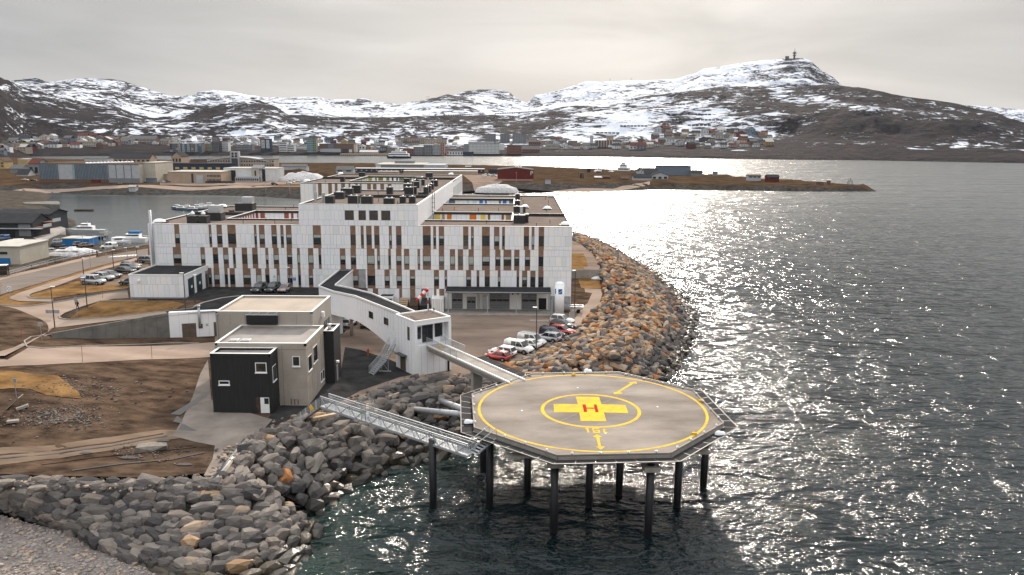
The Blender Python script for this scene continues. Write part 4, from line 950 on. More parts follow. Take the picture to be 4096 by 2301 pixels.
markpoly('arrow', [(862, 665), (920, 695), (887, 699), (907, 802), (952, 803), (907, 838), (844, 801), (878, 801), (855, 700), (816, 695)], 'deck_yellow')
markpoly('arrow', [(1302, 74), (1308, 100), (1275, 95), (1120, 190), (1152, 210), (1053, 217), (1048, 190), (1078, 194), (1235, 96), (1210, 85)], 'deck_yellow')
markpoly('digit', [(740, 592), (764, 592), (778, 646), (754, 646), (744, 606), (728, 606)], 'deck_yellow')
q = MB()
for R4 in ([(806, 592), (886, 592), (888, 603), (808, 603)], [(806, 603), (828, 603), (842, 638), (818, 638)], [(816, 638), (896, 640), (898, 650), (819, 650)], [(828, 616), (892, 617), (894, 626), (831, 626)], [(872, 626), (894, 626), (897, 640), (876, 640)]):
    P = [(*pd(*p), ZP + .004) for p in R4]; q.face(P[::-1])
q.build('digit', 'deck_yellow', pad)
q = MB()
for R4 in ([(926, 604), (948, 604), (956, 640), (934, 640)], [(948, 612), (968, 612), (970, 621), (950, 621)], [(934, 640), (980, 641), (983, 650), (937, 650)]):
    P = [(*pd(*p), ZP + .004) for p in R4]; q.face(P[::-1])
q.build('letter_t', 'deck_yellow', pad)
q = MB()                                                # joints in the slab
for a, c in (((-900, 470 - 870), (0, 0)),):
    pass
for t in (PI / 8 + .02, PI / 8 + PI / 4 + .55, PI * .66, PI * .93 + PI):
    pass
for A, B in ((pd(5, 722), pd(660, 425)), (pd(905, 325), pd(1405, 88)), (pd(0, 170), pd(600, 325)), (pd(975, 420), pd(2000, 670))):
    d = (Vector(B) - Vector(A)).normalized(); n = Vector((-d.y, d.x)) * .035
    q.face([(A[0] - n.x, A[1] - n.y, ZP + .0015), (B[0] - n.x, B[1] - n.y, ZP + .0015), (B[0] + n.x, B[1] + n.y, ZP + .0015), (A[0] + n.x, A[1] + n.y, ZP + .0015)])
q.build('slab_joint', 'kerb', pad)
mk('lamp_lens', (.75, .80, .72), .2)
E8 = octa(AP - .1)
for k in range(8):
    for j in range(4):
        t = (j + .5) / 4; p = (E8[k][0] + (E8[(k + 1) % 8][0] - E8[k][0]) * t, E8[k][1] + (E8[(k + 1) % 8][1] - E8[k][1]) * t)
        q = MB(); q.tube((0, 0, 0), (0, 0, .09), .13, 8); q.dome((0, 0, .09), .12, .09, 0, 8, 2); o = q.build('edge_light', 'lamp_lens', pad); o.location = (*p, ZP + .13)
for x, y in ((1950, 668), (600, 8), (2030, 300)):
    a = pd(x, y); q = MB(); q.box((-.25, -.12, 0), (.25, .12, .22)); q.tube((0, 0, .1), (0, .3, .2), .1, 6); o = q.build('floodlight', 'deck_yellow', pad); o.location = (a[0], a[1], ZP)
for x, y in ((645, 145), (1540, 358), (957, 657), (20, 400)):
    a = pd(x, y); q = MB(); q.dome((0, 0, 0), .13, .06, 0, 8, 2); o = q.build('inset_light', 'lamp_lens', pad); o.location = (a[0], a[1], ZP)
for dx_, dy_ in ((1090, 1275), (1232, 1275), (1216, 1185), (1327, 1235), (1393, 1338), (1481, 1275), (1557, 1245), (1630, 1350), (1703, 1275), (1769, 1225)):
    p = PINV @ at(*D(dx_, dy_), 0)
    q = MB(); q.tube((p.x, p.y, -4), (p.x, p.y, ZP - 1.0), .40, 16)
    o = q.build('pile', 'black', pad, True)
    if dx_ not in (1393, 1630): continue
    q = MB(); q.box((p.x - .8, p.y - .8, ZP - 1.5), (p.x + .8, p.y + .8, ZP - 1.04)); q.build('pile_cap', 'concrete', pad)
q = MB(); q.box((-10.5, -10.8, ZP - 1.35), (10.5, -9.9, ZP - 1.06)); q.box((-10.5, 6, ZP - 1.35), (10.5, 6.9, ZP - 1.06)); q.build('cross_beam', 'concrete', pad)
# wrapped fittings on the catwalk
for k, (u, v, z, l) in enumerate(((2875, 1738, 8.35, 'right'), (1870, 1692, 8.35, 'left'), (2347, 1487, 8.6, 'far'))):
    p = at(u, v, z); q = MB(); q.dome((0, 0, 0), .42, .42, 0, 9, 4, .3); q.dome((.42, .1, 0), .3, .3, 0, 8, 3); o = q.build('wrapped_fitting', 'snow', None, True)
    tag(o, {'right': 'white wrapped bundle on the right corner of the helipad catwalk', 'left': 'white wrapped bundle on the helipad catwalk beside the stairs', 'far': 'small white wrapped bundle on the far edge of the helipad'}[l], 'wrapped bundle'); o.location = p
# raking struts from the rocks to the deck
g_ = K(1240, 1500, 3.389)
for k, (a, c) in enumerate((((1375, 462), (2150, 545)), ((1760, 345), (2140, 490)))):
    P0, P1 = at(*g_(*a), 3.6), at(*g_(*c), 7.3)
    st = thing('raking_strut', ('grey steel tube strut from the rocks to the helipad, the nearer and longer of two', 'grey steel tube strut from the rocks to the helipad, the shorter one behind')[k], 'strut')
    q = MB(); q.tube(P0, P1, .36, 14); q.build('tube', 'galv', st, True)
    q = MB(); d = (P1 - P0).normalized(); q.bar(P0 - d * 1.2, P0 + d * .2, 1.3, 1.3); q.build('anchor_block', 'concrete', st)
    q = MB(); m_ = P0.lerp(P1, .55); q.tube(m_ - d * .12, m_ + d * .12, .42, 14); q.build('flange', 'steel', st)

# ------------------------------------------------------------------ white stair tower, covered walkway and the ramp bridge
TW = [at(*K(1450, 1050, 2.894)(*p), z) for p, z in (((608, 1322), 4.2),)]
A_ = Vector((-14.1, 112.85)); B_ = Vector((-17.6, 117.75)); E1 = (B_ - A_).normalized(); F1 = Vector((E1.y, -E1.x)); F1 = F1 if F1.x > 0 else -F1
LW, LF = 6.05, 6.2
C_ = A_ + F1 * LF; D_ = B_ + F1 * LF
def corner2(a, b_): p = A_ + E1 * a + F1 * b_; return (p.x, p.y)
tw = thing('access_tower', 'white panelled tower with a glazed opening where the ramp bridge to the helipad starts', 'tower')
q = MB(); ZTW = 12.45
# shell with an open loggia on the front (F1) side from 8.7 to 11.9
q.prism([corner2(0, 0), corner2(0, LF), corner2(LW, LF), corner2(LW, 0)], 3.8, 8.7, 0)
q.prism([corner2(1.3, 0.0), corner2(1.3, LF), corner2(LW, LF), corner2(LW, 0)], 8.702, ZTW - .3, 0)
q.prism([corner2(0, 0), corner2(0, .45), corner2(1.297, .45), corner2(1.297, 0)], 8.702, ZTW - .3, 0)
q.prism([corner2(0, LF - .45), corner2(0, LF), corner2(1.297, LF), corner2(1.297, LF - .45)], 8.702, ZTW - .3, 0)
q.prism([corner2(0, .452), corner2(0, LF - .452), corner2(1.297, LF - .452), corner2(1.297, .452)], 11.75, ZTW - .3, 0)
q.build('wall', 'panel_white', tw)
q = MB()                                                # panel joints as thin proud boards
for k in range(1, 6): 
    p = Vector(corner2(-.012, LF * k / 6)); p2 = Vector(corner2(-.012, LF * k / 6 + .03)); q.prism([corner2(-.012, LF * k / 6), corner2(-.012, LF * k / 6 + .03), corner2(.02, LF * k / 6 + .03), corner2(.02, LF * k / 6)], 4.0, 8.6)
    q.prism([corner2(LW * k / 6, -.012), corner2(LW * k / 6 + .03, -.012), corner2(LW * k / 6 + .03, .02), corner2(LW * k / 6, .02)], 4.0, 12.1)
q.build('panel_joint', 'blind', tw)
q = MB(); q.prism([corner2(.2, .2), corner2(.2, LF - .2), corner2(LW - .2, LF - .2), corner2(LW - .2, .2)], ZTW - .298, ZTW - .2); q.build('roof', 'roof_felt', tw)
q = MB(); cs = [corner2(.12, .12), corner2(.12, LF - .12), corner2(LW - .12, LF - .12), corner2(LW - .12, .12)]
for i in range(4): q.bar((*cs[i], ZTW - .13 + .003 * (i % 2)), (*cs[(i + 1) % 4], ZTW - .13 + .003 * (i % 2)), .26, .34)
q.build('parapet', 'cap', tw)
for a0, a1, z0, z1, m, n in ((.7, 1.75, 9.4, 11.2, 'glass', 'window'), (1.95, 3.75, 8.75, 11.35, 'glass', 'door'), (4.1, 5.4, 9.3, 11.4, 'glass', 'window')):
    q = MB(); q.prism([corner2(1.24, a0), corner2(1.24, a1), corner2(1.31, a1), corner2(1.31, a0)], z0, z1); o = q.build(n, 'frame_brown', tw)
    q = MB(); mid = (a0 + a1) / 2
    for c0, c1 in ((a0 + .09, mid - .04), (mid + .04, a1 - .09)) if n == 'door' else ((a0 + .09, a1 - .09),): q.prism([corner2(1.21, c0), corner2(1.21, c1), corner2(1.25, c1), corner2(1.25, c0)], z0 + .12, z1 - .12)
    q.build('pane', m, o)
q = MB(); q.prism([corner2(1.5, -.03), corner2(2.2, -.03), corner2(2.2, .03), corner2(1.5, .03)], 9.3, 11.3); q.build('window', 'glass_warm', tw)
q = MB(); q.prism([corner2(2.9, -.03), corner2(4.6, -.03), corner2(4.6, .03), corner2(2.9, .03)], 4.3, 6.5); q.build('door', 'door_brown', tw)
q = MB(); q.prism([corner2(2.4, -.8), corner2(4.9, -.8), corner2(4.9, -.0), corner2(2.4, 0)], 6.7, 6.8); q.build('door_hood', 'dark_steel', tw)
q = MB(); q.tube((*corner2(-.15, LF - .6), 4.0), (*corner2(-.15, LF - .6), 7.2), .14, 8); q.tube((*corner2(-.15, LF - .6), 6.6), (*corner2(-.15, LF + 1.8), 5.6), .12, 8); q.build('drain_pipe', 'black', tw)
q = MB(); q.tube((-12.0, 120.3, 12.3), (-12.0, 120.3, 12.9), .1, 6); q.build('roof_pipe', 'black', tw)
# walkway: a long white covered bridge, its belly arched where it leaves the hospital
cl_ = [(-17.2, 119.3), (-26.5, 132.4), (-31.2, 136.5), (-34.75, 141.2), (-34.75, 158.6)]
crr = [(-15.0, 120.6), (-24.2, 134.9), (-28.8, 139.6), (-32.0, 142.2), (-32.0, 158.6)]
cw = thing('covered_walkway', 'long white covered walkway with a dark roof bending from the hospital to the tower', 'walkway')
zb_ = [5.6, 7.9, 8.3, 8.3, 8.3]; zt2 = [12.3] * 5
# finer steps along the first leg so that the belly curves
Ls, Rs, Bs = [], [], []
for i in range(4):
    n = 8 if i == 0 else 1
    for j in range(n):
        t = j / n
        Ls.append(tuple(Vector(cl_[i]).lerp(Vector(cl_[i + 1]), t))); Rs.append(tuple(Vector(crr[i]).lerp(Vector(crr[i + 1]), t)))
        Bs.append(8.0 - 2.6 * (1 - t) ** 1.6 if i == 0 else 8.0)
Ls.append(cl_[-1]); Rs.append(crr[-1]); Bs.append(8.0)
q = MB()
for i in range(len(Ls) - 1):
    l0, l1, r0, r1 = Ls[i], Ls[i + 1], Rs[i], Rs[i + 1]
    q.face([(*l1, Bs[i + 1]), (*l0, Bs[i]), (*l0, 12.0), (*l1, 12.0)]); q.face([(*r0, Bs[i]), (*r1, Bs[i + 1]), (*r1, 12.0), (*r0, 12.0)]); q.face([(*l0, Bs[i]), (*l1, Bs[i + 1]), (*r1, Bs[i + 1]), (*r0, Bs[i])])
q.build('wall', 'panel_white', cw)
q = MB()
for i in range(4): q.prism([cl_[i], crr[i], crr[i + 1], cl_[i + 1]], 11.9, 12.12)
q.build('roof', 'roof_dark', cw)
q = MB()
for P in (cl_, crr):
    for i in range(4): q.bar((*P[i], 12.18 + .003 * i), (*P[i + 1], 12.18 + .003 * i), .2, .34)
q.build('parapet', 'cap', cw)
for t in (.28, .62):
    p = Vector(cl_[0]).lerp(Vector(cl_[1]), t); d = (Vector(cl_[1]) - Vector(cl_[0])).normalized()
    q = MB(); q.bar((*(p - d * .75), 10.1), (*(p + d * .75), 10.1), .12, 1.1); q.build('window', 'glass_warm', cw)
q = MB(); 
for k in range(1, 16):
    p = Vector(cl_[0]).lerp(Vector(cl_[1]), k / 16); d = (Vector(cl_[1]) - Vector(cl_[0])).normalized()
    q.bar((*(p - d * .012), 10.5 - 0), (*(p + d * .012), 10.5), .03, 2.9)
q.build('panel_joint', 'blind', cw)
for p in ((-28.2, 137.0), (-31.2, 140)):
    q = MB(); q.tube((*p, 3.9), (*p, 8.05), .3, 10); q.build('column', 'concrete', cw, True)
q = MB(); q.prism([(-34.9, 137.5), (-33.2, 136.2), (-30.3, 139.6), (-31.8, 141.4)], 3.9, 7.98); q.build('pier_wall', 'panel_white', cw)
# outside steel stair on the tower's left side
ss = thing('steel_stair', 'galvanised outdoor stair with mesh sides climbing the tower wall', 'stair')
k5 = K(1450, 1050, 2.894)
s0 = Vector((-20.6, 114.6, 4.3)); s1 = Vector((-17.95, 117.2, 8.6)) 
off_ = -F1 * 1.1
pA, pB = Vector((*(B_ - F1 * .7 + E1 * .6), 8.6)), Vector((*(A_ - F1 * 2.6 + E1 * 2.3), 4.25))
pA = Vector((*(A_ + E1 * 5.6 - F1 * .7), 8.0)); pM = Vector((*(A_ + E1 * 4.6 - F1 * 2.6), 6.2)); pB = Vector((*(A_ + E1 * 4.4 - F1 * 5.0), 4.3))
for P0, P1 in ((pA, pM), (pM, pB)):
    d = (P1 - P0); n = 9; side = Vector((-d.y, d.x, 0)).normalized() * .55
    q = MB()
    for k in range(n):
        p = P0 + d * ((k + .5) / n); q.bar(p - side, p + side, .28, .04)
    q.bar(P0 - side, P1 - side, .06, .25); q.bar(P0 + side, P1 + side, .06, .25); q.build('flight', 'galv', ss)
    for sgn in (-1, 1):
        q = MB(); a, c = P0 + side * sgn, P1 + side * sgn; up = Vector((0, 0, 1.1)); q.face([a, c, c + up, a + up]); q.build('side_mesh', 'net_steel', ss)
        q = MB(); q.bar(a + up, c + up, .05, .05); q.build('handrail', 'galv', ss)
q = MB()
for sx in (-.5, .5): 
    q.tube(pM + Vector((sx, 0, -.1)), Vector((pM.x + sx, pM.y, 4.2)), .06, 6)
q.tube(pM + Vector((-.5, 0, -.4)), Vector((pM.x + .5, pM.y, 4.4)), .04, 5); q.bar(Vector((pM.x - .9, pM.y, 4.3)), Vector((pM.x + .9, pM.y, 4.3)), .2, .12); q.build('trestle', 'galv', ss)
# ramp bridge
rb = thing('ramp_bridge', 'concrete ramp bridge with glass-and-mesh railings leading from the white tower to the helipad', 'bridge')
b0, b1 = Vector((-12.5, 113.75)), Vector((-.25, 95.75)); w_ = Vector((b1.y - b0.y, b0.x - b1.x)).normalized() * -2.45
w_ = w_ if w_.x > 0 else -w_
q = MB(); q.prism([tuple(b0), tuple(b1), tuple(b1 + w_), tuple(b0 + w_)], 8.3, 8.62); q.build('deck', 'concrete', rb)
q = MB(); n_ = w_.normalized()
q.bar((*(b0 + n_ * .5), 8.0), (*(b1 + n_ * .5), 8.0), .4, .58); q.bar((*(b0 + w_ - n_ * .5), 8.0), (*(b1 + w_ - n_ * .5), 8.0), .4, .58); q.build('girder', 'concrete', rb)
q = MB(); q.bar((*(b0 + n_ * .08), 8.72), (*(b1 + n_ * .08), 8.72), .16, .2); q.bar((*(b0 + w_ - n_ * .08), 8.72), (*(b1 + w_ - n_ * .08), 8.72), .16, .2); q.build('edge_kerb', 'cap', rb)
dirb = (b1 - b0)
for base, t1 in ((b0 + n_ * .05, .40), (b0 + w_ - n_ * .05, .32)):
    q = MB(); a = base; c = base + dirb * t1; q.face([(*a, 8.84), (*c, 8.84), (*c, 9.85), (*a, 9.85)]); q.build('rail_mesh', 'net_steel', rb)
    q = MB(); q.bar((*a, 9.88), (*c, 9.88), .05, .05)
    for k in range(6): p = a + (c - a) * (k / 5); q.bar((*p, 8.8), (*p, 9.88), .05, .05, 0, (0, 1, 0))
    q.build('railing', 'galv', rb)
for s_ in range(5):                                       # dark side nets on the far half
    t0, t1 = .42 + .108 * s_, .42 + .108 * (s_ + 1) - .006
    a, c = b0 + w_ + dirb * t0, b0 + w_ + dirb * t1
    q = MB(); q.face([(*a, 8.5), (*c, 8.5), (*(c + n_ * 1.7), 8.62), (*(a + n_ * 1.7), 8.62)]); q.build('net_panel', 'net_dark', rb)
q = MB(); p = b0 + dirb * .52 + n_ * .7; q.bar((*p, 3.0), (*(p + n_ * 1.1), 3.0), 1.3, .01); 
q.prism([tuple(p), tuple(p + dirb.normalized() * .7), tuple(p + dirb.normalized() * .7 + n_ * 1.4), tuple(p + n_ * 1.4)], 1.5, 7.8); q.build('pier', 'concrete', rb)
yp = b0 + dirb * .17
q = MB(); q.bar((*(yp - n_ * .03), 9.25), (*(yp - n_ * .03 + dirb.normalized() * .5), 9.25), .04, .55); q.build('notice', 'yellow', rb)

# ------------------------------------------------------------------ lattice footbridge to the lower side of the pad
fb = thing('lattice_footbridge', 'galvanised lattice footbridge with mesh sides running from the shore to the helipad stairs', 'footbridge')
f0, f1 = Vector((-22.7, 90.95)), Vector((-4.34, 76.2)); fd = (f1 - f0).normalized(); fn = Vector((-fd.y, fd.x)); WF = 1.25
zb0, zt0 = 7.2, 8.42
q = MB(); q.prism([tuple(f0), tuple(f1), tuple(f1 + fn * WF), tuple(f0 + fn * WF)], zb0 - .02, zb0 + .04); q.build('deck', 'galv', fb)
Lb = (f1 - f0).length; NP = 9
for s_, nm in ((0, 'near'), (1, 'far')):
    o_ = fn * (WF * s_)
    q = MB(); q.bar((*(f0 + o_), zb0 - .1), (*(f1 + o_), zb0 - .1), .16, .24); q.build('bottom_chord', 'galv', fb)
    q = MB(); q.bar((*(f0 + o_), zt0), (*(f1 + o_), zt0), .11, .11); q.build('top_chord', 'galv', fb)
    for k in range(NP):
        a, m_, c = [f0 + o_ + fd * (Lb * t / NP) for t in (k, k + .42, k + 1)]
        q = MB(); q.bar((*a, zt0), (*m_, zb0), .08, .08); q.bar((*m_, zb0), (*c, zt0), .08, .08); q.build('diagonal', 'galv', fb)
    q = MB(); q.bar((*(f0 + o_ + fn * (.07 - .14 * s_)), zt0 - .22), (*(f1 + o_ + fn * (.07 - .14 * s_)), zt0 - .22), .05, .05); q.build('handrail', 'galv', fb)
    q = MB(); a, c = f0 + o_ + fn * (.06 - .12 * s_), f1 + o_ + fn * (.06 - .12 * s_); q.face([(*a, zb0 + .1), (*c, zb0 + .1), (*c, zt0 - .2), (*a, zt0 - .2)]); q.build('side_mesh', 'net_steel', fb)
# gate bay in mid-span
q = MB(); gp = f0 + fd * (Lb * .31)
for o_ in (0, WF):
    for e in (0, .8): p = gp + fd * e + fn * o_; q.bar((*p, zb0), (*p, zb0 + 2.2), .06, .06, 0, (0, 1, 0))
q.build('gate_frame', 'galv', fb)
q = MB()
for o_ in (0, WF): a, c = gp + fn * o_, gp + fd * .8 + fn * o_; q.face([(*a, zb0 + .1), (*c, zb0 + .1), (*c, zb0 + 2.2), (*a, zb0 + 2.2)])
q.build('gate_mesh', 'net_steel', fb)
# shore ramp
r0 = Vector((-25.8, 91.6)); q = MB(); q.prism([tuple(r0), tuple(f0), tuple(f0 + fn * WF), (r0.x + .5, r0.y + 1.4)], [4.6, 7.1, 7.1, 4.6], [4.8, 7.22, 7.22, 4.8]); q.build('shore_ramp', 'concrete', fb)
q = MB(); q.face([(*r0, 4.8), (*f0, 7.2), (*f0, 8.4), (*r0, 5.9)]); q.build('ramp_mesh', 'net_steel', fb)
q = MB(); p = Vector((*r0, 5.2)).lerp(Vector((*f0, 7.6)), .62); d3 = Vector((f0.x - r0.x, f0.y - r0.y, 2.4)).normalized(); q.bar(p - d3 * .22 + Vector((0, -.06, .25)), p + d3 * .22 + Vector((0, -.06, .25)), .03, .55); q.build('notice', 'yellow', fb)
# stairs up to the deck
st0, st1 = Vector((*(f1 + fn * .6), zb0)), Vector((-1.9, 78.6, ZP - .35))
d = st1 - st0; sd_ = Vector((-d.y, d.x, 0)).normalized() * .55
q = MB()
for k in range(7): p = st0 + d * ((k + .5) / 7); q.bar(p - sd_, p + sd_, .3, .04)
q.build('stair', 'galv', fb)
for s_ in (-1, 1):
    q = MB(); q.bar(st0 + sd_ * s_ + Vector((0, 0, 1.15)), st1 + sd_ * s_ + Vector((0, 0, 1.15)), .06, .06); q.bar(st0 + sd_ * s_, st1 + sd_ * s_, .06, .2); q.bar(st1 + sd_ * s_ + Vector((0, 0, 1.15)), st1 + sd_ * s_, .05, .05, 0, (0, 1, 0)); q.build('stair_rail', 'galv', fb)
q = MB(); p = f0 + fd * (Lb * .36); q.box((p.x - .18, p.y - .25, zb0 + .75), (p.x + .18, p.y - .05, zb0 + 1.15)); q.build('lamp_box', 'white', fb)

# ------------------------------------------------------------------ the tan and black building
tb = thing('technical_building', 'stepped tan concrete building with a black timber-clad block in front', 'building')
ZY = 3.9
def block(x0, y0, x1, y1, z, m, rm, cap=.32, parent=tb, name='wall', z0=ZY):
    q = MB(); q.box((x0, y0, z0), (x1, y1, z - .35)); o = q.build(name, m, parent)
    q = MB()
    for k, (A, B) in enumerate((((x0, y0 + .14), (x1, y0 + .14)), ((x1 - .14, y0), (x1 - .14, y1)), ((x1, y1 - .14), (x0, y1 - .14)), ((x0 + .14, y1), (x0 + .14, y0)))):
        q.bar((*A, z - .18 + .003 * k), (*B, z - .18 + .003 * k), .28, .36)
    q.build('parapet', m, parent)
    q = MB()
    for k, (A, B) in enumerate((((x0, y0 + .14), (x1, y0 + .14)), ((x1 - .14, y0), (x1 - .14, y1)), ((x1, y1 - .14), (x0, y1 - .14)), ((x0 + .14, y1), (x0 + .14, y0)))):
        q.bar((*A, z + .03 + .002 * k), (*B, z + .03 + .002 * k), cap, .05)
    q.build('cap', 'cap', parent)
    q = MB(); q.box((x0 + .25, y0 + .25, z - .349), (x1 - .25, y1 - .25, z - .26)); q.build('roof', rm, parent); return o
block(-37.7, 96.6, -30.15, 99.62, 12.0, 'black_clad', 'mid_roof')
block(-38.15, 99.65, -26.45, 109.58, 12.55, 'tan_render', 'mid_roof')
block(-41.6, 109.6, -28.0, 121, 14.5, 'tan_panel', 'tan_roof')
block(-26.44, 109.2, -25.05, 113.5, 11.85, 'black_clad', 'mid_roof')
q = MB()                                                # panel joints
for x in (-39.6, -37.5, -35.2, -32.9, -30.3): q.box((x, 109.585, 12.7), (x + .035, 109.598, 14.1))
q.box((-29.6, 99.63, 4.2), (-29.56, 99.648, 12.2)); q.box((-30.1, 99.632, 11.75), (-26.5, 99.649, 11.79))
for y in (102.2, 104.8, 107.3): q.box((-26.449, y, 4.2), (-26.435, y + .035, 12.2))
q.box((-26.449, 99.7, 11.6), (-26.434, 109.5, 11.64)); q.build('panel_joint', 'concrete_dark', tb)
def tbwin(x0, x1, z0, z1, y, m='glass', sill=True, name='window'):
    q = MB(); t = .09
    q.box((x0, y - .05, z0), (x0 + t, y + .02, z1)); q.box((x1 - t, y - .05, z0), (x1, y + .02, z1)); q.box((x0 + t, y - .05, z1 - t), (x1 - t, y + .02, z1)); q.box((x0 + t, y - .05, z0), (x1 - t, y + .02, z0 + t))
    if sill: q.box((x0 - .06, y - .14, z0 - .12), (x1 + .06, y + .0, z0 - .01))
    o = q.build(name, 'white', tb); q = MB(); q.box((x0 + t, y - .02, z0 + t), (x1 - t, y + .01, z1 - t)); q.build('pane', m, o); return o
t5 = lambda x, y, Y: aty(*Z5(x, y), Y)
def pxw(x0, y0, x1, y1, Y, **k):
    a, c = t5(x0, y1, Y), t5(x1, y0, Y); return tbwin(a.x, c.x, a.z, c.z, Y, **k)
pxw(563, 810, 683, 918, 96.6, m='glass_warm'); pxw(155, 1010, 272, 1055, 96.6, m='glass'); pxw(975, 738, 1055, 850, 99.65, m='glass_warm')
a, c = t5(578, 1365, 96.6), t5(715, 1195, 96.6)
q = MB(); q.box((a.x, 96.52, 4.25), (c.x, 96.63, c.z)); o = q.build('doorway', 'wood_dark', tb)
q = MB(); q.box((a.x + .55, 96.5, 4.3), (c.x, 96.56, c.z - .02)); q.build('door', 'white', tb); q = MB(); q.box((a.x + 1.05, 96.48, 5.5), (c.x - .06, 96.51, c.z - .1)); q.build('door_pane', 'glass', tb)
a, c = t5(945, 1215, 99.65), t5(1035, 1120, 99.65); q = MB(); q.box((a.x, 99.58, a.z), (c.x, 99.66, c.z)); q.build('hatch', 'tan_panel', tb)
mk('rust_stain', (.16, .085, .045), .9, .3, 3); q = MB()
for dx_ in (.12, .55, 1.0): q.box((a.x + dx_, 99.638, a.z - .75), (a.x + dx_ + .12, 99.648, a.z - .02))
q.build('rust_run', 'rust_stain', tb)
def sidewin(x, y0, y1, z0, z1):
    q = MB(); q.box((x - .02, y0, z0), (x + .05, y1, z1)); q.box((x - .02, y0 - .05, z0 - .12), (x + .12, y1 + .05, z0 - .005)); o = q.build('window', 'white', tb)
    q = MB(); q.box((x + .04, y0 + .08, z0 + .08), (x + .07, y1 - .08, z1 - .08)); q.build('pane', 'glass', o)
sidewin(-26.45, 100.3, 102.1, 8.6, 10.6); sidewin(-26.45, 103.0, 105.2, 8.9, 11.1); sidewin(-26.45, 106.6, 107.4, 5.2, 6.6); sidewin(-26.45, 107.7, 108.5, 5.2, 6.6); sidewin(-30.15, 97.1, 98.6, 8.2, 10.2)
q = MB(); q.box((-25.06, 110.2, 4.25), (-24.99, 111.1, 6.5)); q.build('door', 'door_grey', tb); q = MB(); q.box((-25.05, 110.3, 6.9), (-24.7, 110.8, 7.2)); q.build('lamp', 'white', tb)
q = MB(); q.tube((-25.9, 110.5, 11.6), (-25.9, 110.5, 12.5), .22, 10); q.tube((-25.9, 110.5, 12.5), (-25.9, 110.5, 12.62), .36, 10); q.build('flue', 'alu', tb, True)
for x in (-36.6, -35.1):
    q = MB(); q.box((x, 100.5, 12.3), (x + 1.0, 101.5, 12.75)); q.box((x - .12, 100.38, 12.55), (x + 1.12, 101.62, 12.72)); q.build('roof_vent', 'alu', tb)
for y in (116.2, 117.6, 119): q = MB(); q.box((-28.0, y, 8.6), (-27.93, y + 1.0, 11.6)); q.build('window', 'glass', tb)
q = MB(); q.box((-27.98, 114.6, 12.6), (-27.6, 115.2, 13.4)); q.build('lamp', 'white', tb)
for x, y, z1 in ((-38.05, 99.55, 12.0), (-41.4, 109.5, 14.0), (-28.1, 109.5, 14.0), (-30.3, 99.55, 11.6)): q = MB(); q.tube((x, y, 4.3), (x, y, z1), .06, 8); q.box((x - .14, y - .12, z1), (x + .14, y + .1, z1 + .25)); q.build('downpipe', 'galv', tb)
# black board on the tall part
bb = thing('dark_louvre_box', 'large black louvre box hung on the upper tan wall', 'ventilation box')
a, c = t5(475, 375, 109.55), t5(808, 275, 109.55)
q = MB(); q.box((a.x, 109.05, a.z), (c.x, 109.55, c.z)); q.build('box_front', 'black', bb)
q = MB(); q.box((a.x - .12, 109.0, c.z), (c.x + .2, 109.58, c.z + .06))
for k in range(4): x = a.x + .3 + (c.x - a.x - .6) * k / 3; q.bar((x, 109.0, c.z + .06), (x + .35, 109.55, c.z + .38), .08, .08)
q.build('bracket', 'steel', bb)
# garage on the upper level
ga = thing('garage_annex', 'low white panelled garage annex with a dark flat roof and two dark doors', 'garage')
GX0, GX1, GY0, GY1, GZ = -71.65, -61.3, 147.2, 158.9, 13.0
q = MB(); q.box((GX0, GY0, 8.3), (GX1, GY1, GZ - .2)); q.build('wall', 'wall_dark', ga)
q = MB(); q.box((GX0 + .1, GY0 + .1, GZ - .199), (GX1 - .1, GY1 - .1, GZ - .1)); q.build('roof', 'roof_dark', ga)
q = MB()
for k, (A, B) in enumerate((((GX0, GY0), (GX1, GY0)), ((GX1, GY0), (GX1, GY1)), ((GX0, GY1), (GX0, GY0)))): q.bar((*A, GZ - .02 + .002 * k), (*B, GZ - .02 + .002 * k), .22, .26)
q.build('parapet', 'cap', ga)
pend = []
fill(GX0 + .05, GX1 - .02, 11.2, GZ - .16); fill(GX0 + .05, GX1 - .02, 8.75, 11.2)
place_panels(pend, ga, GY0 - .06, GY0 - .005)
pend = []; fill(GY0, GY1 - .05, 12.0, GZ - .16); fill(GY0, 148.6, 8.7, 12); fill(151.6, 152.6, 8.7, 12); fill(155.6, 157.2, 8.7, 12.0)
place_panels(pend, ga, GX1 + .004, GX1 + .06, axis='y')
for y0, y1 in ((148.7, 151.5), (152.7, 155.5)): q = MB(); q.box((GX1, y0, 8.65), (GX1 + .04, y1, 11.95)); o = q.build('garage_door', 'garage_teal', ga); q = MB(); q.box((GX1 + .04, y0 + 1.3, 10.0), (GX1 + .06, y0 + 2.0, 10.5)); q.build('sign', 'white', o)
q = MB(); q.box((GX1, 157.3, 8.65), (GX1 + .04, 158.5, 11.4)); q.build('door', 'frame_brown', ga)
q = MB(); q.box((GX0 + 1.6, GY0 - .4, 11.75), (GX0 + 2.1, GY0 - .05, 12.0)); q.build('lamp', 'white', ga)
